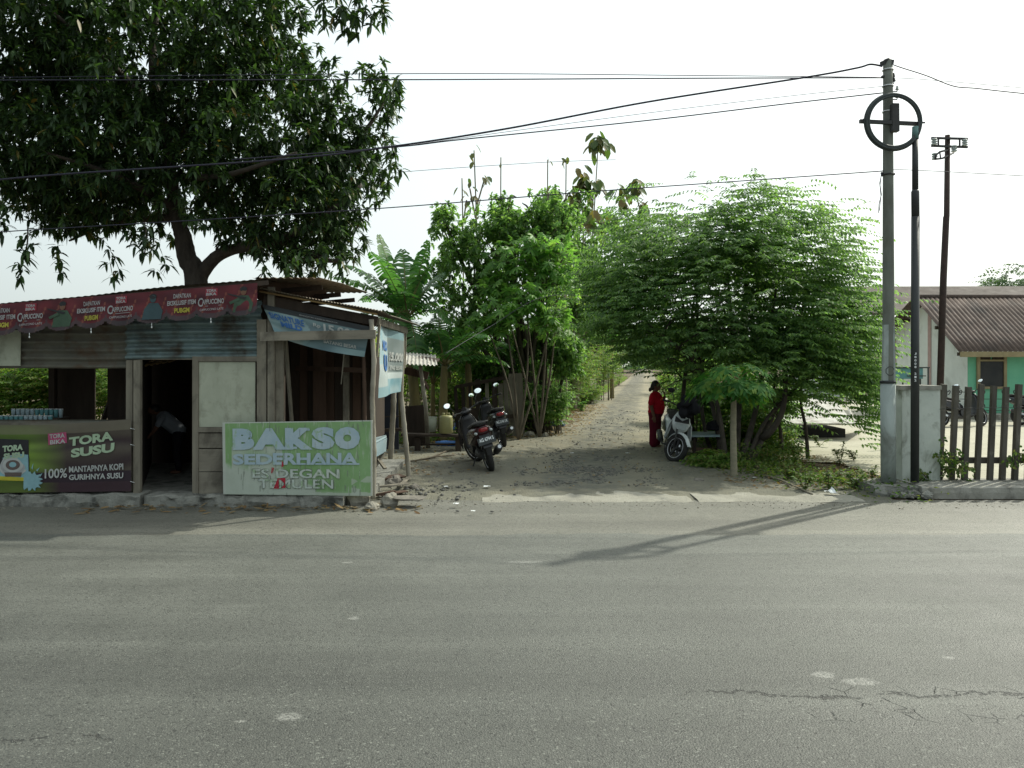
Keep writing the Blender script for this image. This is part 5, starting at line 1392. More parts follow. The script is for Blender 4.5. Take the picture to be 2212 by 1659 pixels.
def lane_pt():
    while True:
        y = rnd.choice([rnd.uniform(11.9, 17), rnd.uniform(11.9, 14), rnd.uniform(14, 30)])
        cx = .172*y-1.05+rnd.gauss(0, .65)
        if mnoise.noise(Vector((cx*1.6, y*.9, 4))) > rnd.uniform(-.1, .25): return cx, y
gravel_m = mat('gravel', (.16, .155, .135), (.08, .08, .074), 3, .9, .3)
gravel2_m = mat('pale_gravel', (.28, .26, .21), (.17, .155, .12), 3, .9, .3)
stones(3000, lane_pt, 'gravel', gravel_m, .006, .034, None, label='dark broken gravel strewn along the middle of the lane', cat='gravel')
def verge_pt():
    y = rnd.uniform(13, 30); a, c = lane_x(y)
    return (a+abs(rnd.gauss(0, .35)) if rnd.random() < .6 and y > 18 else rnd.uniform(max(a, -2.4), c)), y
stones(1300, verge_pt, 'gravel', gravel2_m, .008, .04, None, label='pale small stones scattered over the dirt clearing and lane verges', cat='gravel')
stones(1500, lambda: (rnd.uniform(-8, 9), rnd.gauss(10.6, .22)), 'gravel', gravel2_m, .004, .018, -.003, label='fine grit along the worn edge of the road', cat='gravel')
def debris_pt(): return rnd.gauss(-1.2, .5), rnd.gauss(12.2, .8)
stones(500, debris_pt, 'rubble', gravel_m, .012, .05, .015, label='small rubble around the foot of the stall side', cat='rubble')

def fallen(n, fn, name, label, m, L=.09, W=.045, z=.012):
    pts = np.array([(*fn(), 0) for _ in range(n)]); pts[:, 2] = z+rg.random(n)*.02
    d = rdir(n); d[:, 2] *= .15; Lf = Leaves()
    Lf.put(T_OVAL, pts, d, np.tile([0, 0, 1.], (n, 1))+rdir(n)*.35, L*(.5+.8*rg.random(n)), W*(.6+.7*rg.random(n)), .0)
    o = Lf.build(name, m); return tag(o, label, 'leaves', kind='stuff')
fallen(160, lambda: (rnd.uniform(-5.5, -1.2), rnd.gauss(10.22, .14)), 'fallen_leaves', 'dry yellow leaves fallen along the foot of the stall kerb', M['dry_leaf'], .12, .04, .006)
fallen(700, lambda: (lane_x(18)[0]+rnd.uniform(-3.5, -.2)+rnd.uniform(0, 3), rnd.uniform(13, 18.5)), 'fallen_leaves', 'brown leaf litter around the bamboo post and the parked scooters', M['dry_leaf'], .08, .04, .03)
def lv(): 
    y = rnd.uniform(18, 34); return lane_x(y)[0]+rnd.gauss(.1, .4), y
fallen(2600, lv, 'fallen_leaves', 'dry leaves heaped along the left verge of the lane', M['dry_leaf'], .11, .05, .03)
fallen(2200, lambda: (rnd.uniform(3.4, 6.2), rnd.uniform(11.6, 16)), 'fallen_leaves', 'dry leaves and twigs covering the brown plot under the spreading tree', M['dry_leaf'], .08, .035, .01)
fallen(500, lambda: (rnd.uniform(0, 6), rnd.uniform(11.5, 22)), 'fallen_leaves', 'sparse dead leaves dropped over the middle of the clearing', M['dry_leaf'], .06, .03, .03)
for k, (x, y, s, lb) in enumerate(((1795, 1072, .13, 'large crumpled white paper at the corner of the apron by the broken kerb'), (1052, 1058, .09, 'flat white strip of litter in front of the maroon scooter'), (985, 1096, .07, 'white litter scrap on the road edge below the stall corner'), (1022, 1112, .05, 'small pale litter scrap nearest the road at the stall corner'), (963, 1058, .05, 'tiny white scrap left of the brown leaves by the clearing'), (1356, 984, .08, 'white plastic scrap lying on the gravel strip left of the woman'), (1235, 984, .07, 'white litter scrap on the left half of the lane mouth'), (1630, 1038, .05, 'pink and white wrapper beside the papaya trunk'))):
    q = G(x, y); mb = MB(); n = 5; vs = []
    for j in range(n):
        for i in range(n): vs.append((q.x+(i/(n-1)-.5)*s*1.1, q.y+(j/(n-1)-.5)*s, .05+abs(rnd.gauss(0, 1))*s*(.25 if k == 0 else .06)))
    mb.add(vs, [(j*n+i, j*n+i+1, (j+1)*n+i+1, (j+1)*n+i) for j in range(n-1) for i in range(n-1)])
    tag(mb.build('litter', M['paper']), lb, 'litter', None)
for k, (x, y, r, mt, lb, hgt) in enumerate(((770, 1092, (.17, .14, .13), 'stone2', 'big smooth round boulder in front of the green sign corner', 0), (838, 1096, (.12, .12, .13), 'stone2', 'jagged upright rock on the road edge right of the boulder', 0), (800, 1103, (.12, .09, .07), 'stone2', 'low tan stone between the boulder and the jagged rock', 0), (880, 1098, (.22, .14, .04), 'stone', 'flat dark slab of broken concrete right of the jagged rock', .09), (850, 1050, (.20, .13, .11), 'stone', 'dark grey rock behind the splintered boards', 0), (820, 1048, (.09, .09, .09), 'stone', 'small dark rock against the bamboo post', 0), (893, 1058, (.08, .07, .06), 'stone', 'grey stone beside the leaning bamboo foot', 0), (1145, 946, (.17, .14, .13), 'stone2', 'large flat topped boulder at the left edge of the lane behind the scooters', 0), (1178, 946, (.10, .09, .09), 'stone2', 'rounded stone touching the flat topped boulder', 0), (1510, 1043, (.11, .09, .05), 'stone', 'low stone in the shade in front of the papaya', 0), (745, 1086, (.06, .06, .05), 'stone2', 'small stone at the end of the stall kerb', 0))):
    q = G(x, y); mb = MB(); mb.rock((q.x, q.y+r[1], r[2]*.3+hgt), r, 3+k, 0, k*1.1)
    o = mb.build('stone', M[mt]); tag(o, lb, 'stone')
# splintered boards in a heap
for k, (a, c, w, h, lb) in enumerate((((812, 1075), (876, 1070), .12, .02, 'lowest board of the heap beside the green sign'), ((812, 1062), (880, 1060), .05, .03, 'narrow batten lying across the heap of boards'), ((815, 1048), (868, 1046), .30, .02, 'wide split plywood sheet on top of the board heap'), ((862, 1060), (884, 1043), .06, .02, 'short pale offcut at the right end of the board heap'), ((806, 1080), (850, 1078), .06, .02, 'thin strip nearest the road under the green sign corner'))):
    p, q = G(*a), G(*c); z = .03+.035*(k if k < 3 else 1.2); mb = MB()
    mb.beam((p.x, p.y, z), (q.x, q.y+.1, z+.02), w, h, 0, (0, 0, 1), .008); o = mb.build('loose_board', M['woodh'] if k % 2 else M['wood_red']); tag(o, lb, 'board', 'loose boards by the stall')
for k, (a, c, lb) in enumerate((((880, 1002), (1000, 985), 'long branch lying behind the bamboo posts'), ((925, 995), (985, 972), 'thin branch resting across the long branch'), ((815, 1010), (880, 1006), 'dark pole end between the two bamboo posts'), ((1620, 1022), (1755, 1072), 'crooked pale branch lying from the papaya foot towards the apron'), ((1625, 1010), (1665, 1035), 'short dark branch near the papaya foot'))):
    p, q = G(*a), G(*c); mb = MB(); mid = p.lerp(q, .5)+Vector((.03, .05, .06)); mb.tube([p+Vector((0, 0, .03)), mid, q+Vector((0, 0, .03))], [.02, .017, .012], 7, 0, True, True, .1)
    tag(mb.build('fallen_branch', M['bark'] if k != 3 else M['bark_lt']), lb, 'branch')

# counter goods in the left opening
ct = hgroup('counter', 'rough wooden counter running behind the coffee banner inside the stall', 'counter', (-7.5, 11.1, .13))
mb = MB(); mb.span((-9.6, 11.0, .98), (P(116, 0, 11.2).x, 11.28, 1.02)); mb.span((-9.6, 11.285, 1.06), (P(116, 0, 11.2).x, 11.6, 1.10)); mb.build('counter_top', M['wood_dark'], ct)
for x in (-9.4, -7.9, -6.5):
    mb = MB(); mb.span((x, 11.1, .13), (x+.06, 11.16, .94)); mb.build('leg', M['wood_dark'], ct)
cup = None
for r_ in range(2):
    for i in range(11):
        x = P(2+i*10.5, 0, 11.1).x; y = 11.12+.26*r_; z = 1.022+.08*r_
        mb = MB(); mb.tube([(x, y, z), (x, y, z+.10), (x, y, z+.12)], [.024, .030, .028], 9, 0); mb.tube([(x, y, z+.121), (x, y, z+.128)], .031, 9, 1)
        tag(mb.build('drink_cup', [M['pale_blue'] if (i//5+r_) % 2 else M['teal_cloth'], M['white_paint']]), 'sealed blue drink cup in the rows on the stall counter', 'cup', 'drink cups on the counter')

# side things: table, tank panels, bench, jerrycan, basin
tb = hgroup('side_table', 'low table wrapped in a pale blue printed sheet beside the green sign', 'table', (-2.1, 12.2, 0))
mb = MB(); mb.slab([P(806, 960, 11.9), P(835, 945, 12.6), P(835, 943, 13.2), P(806, 950, 13.0)], .03); mb.slab([P(804, 962, 11.9), P(836, 946, 12.6), P(834, 975, 12.6), P(804, 992, 11.9)], .01); mb.build('table_top', M['pale_blue'], tb)
for a, c in (((806, 1002), (830, 985)), ((832, 1000), (806, 985))):
    mb = MB(); mb.beam(P(a[0], a[1]+12, 12.3), P(c[0], c[1]-8, 12.5), .06, .03); mb.build('leg', M['wood'], tb)
pn = hgroup('panel_screen', 'dark blue black sheet screen standing behind the bamboo posts', 'screen', (-2.3, 15.4, 0))
mb = MB(); mb.slab([P(806, 970, 15.4), P(862, 970, 15.4), P(860, 835, 15.4), P(808, 838, 15.4)], .03); mb.build('sheet', mat('navy_sheet', (.015, .02, .035), (.01, .013, .022), 4, .5, .1), pn)
mb = MB(); mb.beam(P(806, 901, 15.3), P(866, 899, 15.3), .02, .02); mb.beam(P(806, 930, 15.2), P(868, 928, 15.2), .05, .06); mb.build('rail', M['wood_dark'], pn)
hut = hgroup('lean_to', 'small lean-to with a pale corrugated roof on bamboo posts behind the stall', 'shed', (-2.2, 17, 0))
mb = MB(); corr(mb, P(866, 786, 15.4), P(872, 762, 17.6)-P(866, 786, 15.4), P(945, 790, 15.4)-P(866, 786, 15.4), 9, .016, 0, 6, 4, .03); mb.build('roof', M['light_sheet'], hut)
mb = MB(); mb.slab([P(905, 768, 17.2), P(950, 775, 16.6), P(945, 781, 16.2), P(903, 773, 16.9)], .02); mb.build('roof_patch', M['rusty'], hut)
mb = MB(); mb.tube([P(925, 970, 17.0), P(920, 880, 16.9), P(908, 792, 16.2)], [.05, .045, .04], 8); mb.build('post', M['bamboo'], hut)
mb = MB(); mb.slab([P(872, 965, 17.2), P(925, 962, 17.2), P(920, 874, 17.2), P(872, 878, 17.2)], .03); mb.build('side_panel', M['wood_dark'], hut)
mb = MB(); mb.beam(P(874, 800, 16.5), P(925, 812, 16.5), .05, .16); mb.beam(P(902, 800, 16.4), P(925, 840, 16.6), .05, .06); mb.build('brace', M['wood_red'], hut)
bn = hgroup('plank_bench', 'long plank bench running right from the lean-to towards the scooters', 'bench', (-1.5, 17, 0))
mb = MB(); mb.beam(P(868, 938, 16.6), P(1004, 941, 16.6), .30, .045); mb.build('seat', M['wood_dark'], bn)
for x in (990, 902): mb = MB(); mb.beam(P(x, 944, 16.6), P(x, 975, 16.6), .12, .10); mb.build('leg', M['wood_dark'], bn)
mb = MB(); mb.beam(P(900, 960, 16.7), P(995, 960, 16.7), .03, .04); mb.build('stretcher', M['wood_dark'], bn)
jy = hgroup('jerrycan', 'dirty yellow green plastic jerrycan standing on the plank bench', 'jerrycan', P(963, 937, 16.55))
a = P(949, 937, 16.55); c = P(978, 897, 16.55); cx, cw, ch = (a.x+c.x)/2, (c.x-a.x)/2, c.z-a.z
mb = MB(); mb.tube([(cx, 16.55, a.z+.01), (cx, 16.55, a.z+.03), (cx, 16.55, a.z+ch*.85), (cx, 16.55, a.z+ch*.96), (cx, 16.55, a.z+ch)], [cw*.9, cw, cw, cw*.92, cw*.7], 16); mb.build('can', M['jerry'], jy)
mb = MB(); mb.tube([(cx-cw*.4, 16.55, a.z+ch-.01), (cx-cw*.4, 16.55, a.z+ch+.05)], .03, 10); mb.build('spout', M['jerry'], jy)
mb = MB(); mb.tube([(cx-cw*.1, 16.55, a.z+ch), (cx, 16.55, a.z+ch+.04), (cx+cw*.5, 16.55, a.z+ch+.04), (cx+cw*.6, 16.55, a.z+ch-.01)], .012, 6); mb.build('handle', M['jerry'], jy)
mb = MB(); q = P(965, 960, 17.6); mb.tube([q+Vector((0, 0, -.17)), q+Vector((0, 0, .05)), q+Vector((0, 0, .06))], [.20, .25, .26], 18); tag(mb.build('plastic_tub', M['blue_plastic']), 'blue plastic tub on the ground under the plank bench', 'tub')
mb = MB(); q = P(928, 905, 18.5); mb.tube([q+Vector((0, 0, -.30)), q+Vector((0, 0, .05))], [.15, .17], 14); tag(mb.build('bucket', M['panel']), 'pale bucket standing behind the lean-to post', 'bucket')
M['navy_tarp'] = mat('navy_tarp', (.03, .08, .17), (.02, .05, .11), 4, .6, .2)
def tarp(name, label, c, r, m, seed, cat='tarpaulin'):
    mb = MB(); mb.rock(c, r, seed, 0, 0, .2); return tag(mb.build(name, m), label, cat)
tarp('tarpaulin', 'crumpled blue tarpaulin heap between the jerrycan and the scooters', G(1000, 950)+Vector((0, .8, .2)), (.36, .3, .2), M['blue_plastic'], 4)
tarp('tarpaulin', 'small dark blue tarpaulin heap at the foot of the trees by the lane', G(1205, 925)+Vector((0, .3, .06)), (.24, .2, .13), M['navy_tarp'], 8)
# plank gate
gt = hgroup('plank_gate', 'old leaning gate of uneven grey planks and bars behind the black scooter', 'gate', (0, 20, 0))
Yg = 19.6
for k, (x0, x1, yt, m_) in enumerate(((985, 992, 836, 'wood_dark'), (1000, 1008, 832, 'wood_dark'), (1016, 1022, 828, 'wood_dark'), (1030, 1042, 820, 'wood_dark'), (1052, 1060, 824, 'wood'), (1066, 1078, 816, 'wood_dark'), (1080, 1091, 830, 'wood'), (1092, 1102, 822, 'wood'), (1103, 1134, 808, 'wood'))):
    mb = MB(); a = P(x0, 938, Yg); c = P(x1, 938, Yg); t = P(x0, yt, Yg)
    mb.slab([(a.x, Yg+.02*k, 0), (c.x, Yg+.02*k, 0), (c.x-.06, Yg+.02*k+.1, t.z+.02), (a.x-.06, Yg+.02*k+.1, t.z)], .025); mb.build('plank', M[m_], gt)
mb = MB(); mb.slab([P(984, 832, Yg-.05), P(1090, 812, Yg-.05), P(1090, 820, Yg-.05), P(984, 840, Yg-.05)], .04); mb.slab([P(1070, 900, Yg-.05), P(1118, 893, Yg-.05), P(1118, 902, Yg-.05), P(1070, 908, Yg-.05)], .04); mb.slab([P(984, 885, Yg-.05), P(1050, 880, Yg-.05), P(1050, 905, Yg-.05), P(984, 908, Yg-.05)], .03); mb.build('rail', M['wood_dark'], gt)
# bench beside the white scooter
b2_ = hgroup('low_bench', 'low bench with a faded light blue top in the shade right of the white scooter', 'bench', (4, 15.6, 0))
mb = MB(); mb.slab([P(1480, 944, 15.4), P(1562, 944, 15.4), P(1560, 935, 16.3), P(1482, 935, 16.3)], .03); mb.build('seat', M['pale_blue'], b2_)
for x in (1500, 1553):
    for Y in (15.5, 16.2): mb = MB(); mb.beam((P(x, 0, Y).x, Y, 0), (P(x, 0, Y).x, Y, P(0, 946, 15.5).z), .06, .06); mb.build('leg', M['wood_dark'], b2_)
mb = MB(); mb.beam(P(1495, 970, 15.5), P(1560, 972, 15.5), .03, .07); mb.build('stretcher', M['wood_red'], b2_)
tarp('cloth_bundle', 'round black bundle resting on the light blue bench', P(1540, 936, 15.8)+Vector((0, 0, .10)), (.14, .14, .15), M['dark_cloth'], 12, 'bundle')
# white reel on a stick, white pipe along the lane
rs = hgroup('pipe_joint', 'small white ring and pipe stub fixed to a thin trunk by the lane', 'pipe', P(1215, 788, 23))
mb = MB(); c = P(1215, 789, 23); mb.tube([c+Vector((.05*math.cos(a*.4), 0, .05*math.sin(a*.4))) for a in range(17)], .022, 6, 0, False); mb.tube([c+Vector((.06, 0, .04)), P(1245, 785, 23)], .025, 8); mb.build('ring_pipe', M['white_paint'], rs)
mb = MB()
mb.tube([P(1313, 813, 60), P(1328, 802, 72), P(1344, 792, 86), P(1358, 784, 100)], [.13, .14, .16, .18], 8); tag(mb.build('white_pipe', M['white_paint']), 'long white pipe lying along the left verge far down the lane', 'pipe')
# ================================================================== TREES
def tree(name, label, cat='tree', loc=(0, 0, 0), group=None):
    t = thing(name, label, cat, loc, group=group); ORG[t.name] = Vector(loc); return t
def curve(pts, n=8):
    q = [Vector(p) for p in pts]; out = []
    for i in range(len(q)-1):
        a = q[max(i-1, 0)]; b_ = q[i]; c_ = q[i+1]; d_ = q[min(i+2, len(q)-1)]
        for k in range(n):
            t = k/n; out.append(.5*((2*b_)+(-a+c_)*t+(2*a-5*b_+4*c_-d_)*t*t+(-a+3*b_-3*c_+d_)*t**3))
    return out+[q[-1]]
def limb(mb, pts, r0, r1, n=9, wob=.06):
    c = curve(pts, 6); mb.tube(c, [r0+(r1-r0)*(i/(len(c)-1))**.8 for i in range(len(c))], n, 0, True, True, wob)

# ---- mango tree
YM = 14.3
mg = tree('mango_tree', 'huge dark leafed mango tree rising behind the food stall', loc=(P(415, 0, YM).x, YM, 0))
tk = MB()
base = Vector((P(420, 0, YM).x, YM, 0)); f1 = P(424, 605, YM); f2 = P(420, 590, YM)
limb(tk, [base, P(424, 800, YM), f1, P(405, 560, YM), P(395, 510, YM), P(383, 470, YM), P(372, 400, YM), P(360, 300, YM), P(330, 150, YM), P(340, 0, YM)], .26, .05, 12, .05)
limb(tk, [P(425, 618, YM), P(440, 585, YM), P(478, 548, YM-.2), P(530, 533, YM-.4), P(590, 522, YM-.6), P(680, 480, YM-.6), P(780, 400, YM-.3)], .155, .04, 10, .05)
limb(tk, [P(474, 552, YM-.2), P(468, 540, YM-.25), P(470, 532, YM-.25)], .04, .015, 6)
for (x0, y0), (x1, y1), (x2, y2), dy in (((380, 450), (250, 380), (100, 330), -1.5), ((375, 400), (300, 300), (150, 200), 1.5), ((365, 320), (480, 220), (620, 130), .8), ((600, 515), (700, 560), (740, 560), -1.), ((385, 470), (250, 480), (150, 520), 1), ((370, 380), (480, 380), (640, 330), -2), ((350, 250), (200, 100), (80, 0), -1), ((680, 470), (780, 300), (830, 220), .6), ((340, 150), (480, 40), (600, -60), .5)):
    limb(tk, [P(x0, y0, YM), P(x1, y1, YM+dy*.6), P(x2, y2, YM+dy)], .09, .02, 8)
tk.build('trunk', M['bark_dark'], mg)
mb_ = [blob(60, 140, 190, YM, 2.8), blob(250, 60, 200, YM, 3.0), blob(420, 190, 190, YM, 2.8), blob(150, 330, 150, YM, 2.6), blob(300, 360, 150, YM, 2.6), blob(80, 410, 75, YM, 1.8, 50),
       blob(190, 450, 85, YM, 1.7, 48), blob(560, 90, 125, YM, 2.4, 150), blob(610, 290, 150, YM, 2.4), blob(740, 300, 108, YM, 1.9, 150), blob(680, 450, 110, YM, 2.0, 95), blob(730, 505, 60, YM, 1.4, 60), blob(610, 520, 70, YM, 1.6, 45), blob(480, 400, 110, YM, 2.4, 90), blob(520, 500, 55, YM, 1.8, 50), blob(-120, 250, 180, YM, 2.6), blob(200, -180, 330, YM, 2.6, 160), blob(820, 195, 45, YM, 1.1, 55), blob(645, 560, 60, YM-.4, 1.0, 30), blob(130, 485, 60, YM, 1.3, 28)]
pts, od = in_blobs(mb_, 9600, .12, 2.0); kp = np.array([mnoise.noise(Vector(p)*.85+Vector((0, 5, 0))) > -.32 for p in pts]); pts = pts[kp]; od = od[kp]
L = Leaves(); whorls(L, pts, od, 12, .165, .052, .30, 1.2)
def hang(x, y, Y, n=5, ln=.5):
    y = y-28 if x > 60 and y > 300 else y; p = P(x, y, Y); q = np.array([tuple(p+Vector((rnd.gauss(0, .07), rnd.gauss(0, .07), -ln*k/n))) for k in range(n)])
    whorls(L, q, np.tile([0, 0, -.6], (n, 1)), 8, .165, .05, .4, 1.1)
for a in ((50, 540, 12), (60, 500, 12), (310, 520, 12), (335, 555, 12), (290, 500, 12), (250, 570, 12.4), (640, 570, 12.5), (700, 560, 12.5), (10, 445, 12), (740, 575, 12.8), (770, 15, 11.5), (730, -20, 11.5), (790, -10, 11.6), (760, -15, 11.6), (820, -12, 11.6), (700, -5, 11.6), (750, 10, 11.6), (865, 170, 13), (848, 330, 13), (845, 365, 13.2), (120, 560, 12.3), (560, 560, 12.5)): hang(*a)
L.build('crown', M['mango_leaf'], mg)
tw = MB()
for x0, y0, x1, y1 in ((312, 480, 312, 550), (60, 490, 50, 560), (690, -40, 840, 0), (780, -60, 770, 40)): tw.tube(curve([P(x0, y0, 12), P((x0+x1)/2+4, (y0+y1)/2, 12), P(x1, y1, 12)]), .012, 6)
tw.build('twig', M['bark_dark'], mg)

# ---- spreading cherry tree on the right
YC = 16.4
ch = tree('spreading_tree', 'wide spreading tree with layered fine green foliage sheltering the white scooter', loc=(4.6, YC, 0))
tk = MB(); stems = []
for k, (x0, y0, x1, y1, x2, y2, dy, r) in enumerate(((1560, 1000, 1540, 880, 1470, 640, .3, .08), (1585, 1005, 1590, 860, 1570, 560, .6, .09), (1600, 1000, 1640, 850, 1680, 600, -.2, .08), (1570, 1000, 1530, 820, 1400, 700, -.6, .06), (1620, 1000, 1700, 830, 1790, 640, .2, .07), (1590, 1000, 1600, 800, 1620, 480, 1.0, .08), (1545, 995, 1515, 870, 1500, 500, 1.2, .06), (1610, 1000, 1660, 900, 1760, 800, -1., .05), (1470, 960, 1475, 860, 1500, 640, 1.6, .08), (1495, 950, 1500, 850, 1560, 640, 2., .10))):
    g0 = G(x0, y0); pA = P(x1, y1, YC+dy*.6-.4); pB = P(x2, y2, YC+dy)
    limb(tk, [g0+Vector((0, 0, -.05)), pA, pB], r, .02, 8)
    for j in range(6):
        q = pA.lerp(pB, .15+.13*j); a = rnd.uniform(0, 6.28); ln = rnd.uniform(.8, 1.5)
        e = q+Vector((math.cos(a)*ln, math.sin(a)*ln*.7, rnd.uniform(.0, .6)))
        limb(tk, [q, q.lerp(e, .5)+Vector((0, 0, .22)), e], .022, .006, 6)
limb(tk, [G(1600, 975)+Vector((0, 0, .12)), P(1650, 945, 15.2), P(1682, 905, 15.1), P(1695, 860, 15.1), P(1700, 760, 15.3), P(1740, 650, 15.6)], .085, .03, 9)
for (x, y, xt, yt) in ((1745, 990, 1730, 860), (1690, 985, 1672, 850)):
    limb(tk, [G(x, y), P((x+xt)/2+3, (y+yt)/2, G(x, y).y), P(xt, yt, G(x, y).y), P(xt+10, yt-120, G(x, y).y)], .045, .02, 8)
tk.build('trunk', M['bark_dark'], ch)
cb_ = [blob(1560, 600, 270, YC, 2.6, 165), blob(1640, 520, 170, YC, 1.9, 105), blob(1440, 560, 160, YC, 2.0, 130), blob(1370, 620, 115, YC-.3, 1.7, 70), blob(1345, 670, 85, YC-.6, 1.3, 48), blob(1720, 680, 150, YC-.4, 1.9, 150), blob(1780, 790, 120, YC-.8, 1.4, 130),
       blob(1810, 835, 85, YC-1.2, .9, 48), blob(1600, 760, 170, YC, 2.0, 75), blob(1480, 750, 120, YC, 1.8, 60), blob(1700, 850, 110, YC-.3, 1.2, 75), blob(1420, 730, 75, YC-.6, 1.2, 38), blob(1840, 690, 55, YC-.6, 1.0, 60), blob(1690, 780, 130, YC-.7, 1.3, 90), blob(1560, 840, 100, YC+1.2, 1.2, 90), blob(1870, 900, 34, YC-1.6, .6, 70)]
pts, od = in_blobs(cb_, 13000, .05, 2.0)
kp = np.array([mnoise.noise(Vector(p)*1.05+Vector((3, 1, 0)))+.35*mnoise.noise(Vector(p)*2.6) > -.13 for p in pts]); pts = pts[kp]; od = od[kp]
lay = .28; pts[:, 2] = np.round((pts[:, 2]+.2*np.sin(pts[:, 0]*1.3)+.2*np.cos(pts[:, 1]*1.7+pts[:, 0]))/lay)*lay-.2*np.sin(pts[:, 0]*1.3)+rg.normal(size=len(pts))*.075
od = nrm(pts-np.array([4.6, YC, 2.5]))
L = Leaves(); sprays(L, pts, od, 13, .46, .095, .048, .22)
for k in range(70):     # long arching tips that break the outline
    x, y = rnd.choice([(1480, 385), (1430, 395), (1540, 415), (1620, 405), (1690, 415), (1740, 440), (1790, 480), (1815, 495), (1850, 600), (1885, 630), (1870, 700), (1880, 760), (1300, 560), (1255, 620), (1230, 660), (1300, 700), (1380, 765), (1760, 560), (1790, 550), (1880, 930), (1890, 870)])
    q = np.array([tuple(P(x+rnd.gauss(0, 9), y+rnd.gauss(0, 7), YC+rnd.gauss(0, .6)))])
    sprays(L, q, nrm(q-np.array([[4.6, YC, 2.5]])), 18, .75, .09, .036, .18)
L.build('crown', M['cherry_leaf'], ch)

# ---- papaya
pp = tree('papaya_tree', 'young papaya tree with smooth pale trunk and lobed leaves in front of the spreading tree', loc=G(1586, 1030))
pbse = G(1586, 1031); YP = pbse.y
tk = MB(); tk.tube(curve([pbse+Vector((0, 0, -.03)), P(1584, 940, YP), P(1585, 850, YP), P(1584, 826, YP)]), [.060-.024*i/24 for i in range(25)], 12, 0, True, True, .03); tk.build('trunk', M['bark_papaya'], pp)
def palmate(L, c, nrm_dir, out, size, lobes=7, width=.17, sub=True, spread=300):
    """c = end of the stalk, out = main lobe direction"""
    up_ = Vector(nrm_dir).normalized(); o = Vector(out); o = (o-up_*o.dot(up_)).normalized(); s = up_.cross(o)
    P_, D_, U_, Ls, Ws = [], [], [], [], []
    for i in range(lobes):
        a = R(-spread/2+spread*i/(lobes-1)); d = o*math.cos(a)+s*math.sin(a); ln = size*(.62+.38*math.cos(a*.5))
        P_.append(c); D_.append(d-up_*.18); U_.append(up_); Ls.append(ln); Ws.append(size*width*2)
        if sub:
            for sg in (-1, 1):
                for f, q in ((.45, .42), (.68, .32)):
                    P_.append(Vector(c)+d*ln*f-up_*.05*size); D_.append(d*.75+(s*math.cos(a)-o*math.sin(a))*sg*.7-up_*.2); U_.append(up_); Ls.append(ln*q); Ws.append(size*width)
    A = lambda z: np.array([tuple(k) for k in z])
    L.put(T_OVAL if not sub else T_LONG, A(P_), A(D_), A(U_), np.array(Ls), np.array(Ws), .18)
L = Leaves(); pet = MB(); top = P(1584, 830, YP)
for k in range(24):
    a = k*2.4; el = rnd.uniform(-.1, .75) if k < 16 else rnd.uniform(-.5, 0); ln = rnd.uniform(.34, .70)
    d = Vector((math.cos(a)*math.cos(el), math.sin(a)*math.cos(el), math.sin(el)*.8)); e = top+d*ln+Vector((0, 0, .02))
    pet.tube([top+Vector((0, 0, -.05+.01*k)), top+d*ln*.5+Vector((0, 0, .03)), e], [.009, .007, .005], 5)
    palmate(L, e, Vector((d.x*.55, d.y*.55, .8)), Vector((d.x, d.y, -.35)), rnd.uniform(.26, .35), 8, .13)
pet.build('leaf_stalk', M['banana_stem'], pp); L.build('crown', M['papaya_leaf'], pp)

# ---- cassava like bright shrubs
def cassava(label, x, ybase, crowns, Y, n, size=.2):
    t = tree('cassava_plant', label, 'plant', (P(x, 0, Y).x, Y, 0)); L = Leaves(); tk = MB()
    b0 = Vector((P(x, 0, Y).x, Y, 0))
    for (cx, cy, rx, ry) in crowns:
        c = P(cx, cy, Y); limb(tk, [b0, b0.lerp(c, .5)+Vector((rnd.uniform(-.15, .15), 0, 0)), c], .035, .012, 7)
        for k in range(n):
            d = Vector(rdir(1)[0])*rnd.uniform(.25, 1.1)
            e = c+Vector((d.x*rx*Y/FPX, d.y*rx*Y/FPX, d.z*ry*Y/FPX))
            tk.tube([c.lerp(e, .35), e], [.006, .004], 4)
            palmate(L, e, Vector((rnd.gauss(0, .5), rnd.gauss(-.2, .5), .8)), Vector((rnd.gauss(0, 1), rnd.gauss(-.2, 1), -.4)), size*rnd.uniform(.6, 1.1), 7, .15, False, 260)
    tk.build('stem', M['bark'], t); L.build('foliage', M['green_leaf'], t)
cassava('tall bright green plant with fingered leaves left of the lane, upper of the pair', 1165, 920, [(1180, 540, 75, 55), (1120, 560, 70, 45), (1205, 600, 55, 55), (1080, 620, 55, 40)], 19.5, 120, .20)
cassava('bright green fingered plant below the tall one, hanging over the dark trunks', 1120, 920, [(1090, 680, 55, 40), (1140, 650, 50, 35), (1190, 690, 50, 45), (1050, 700, 45, 35)], 18.9, 95, .20)

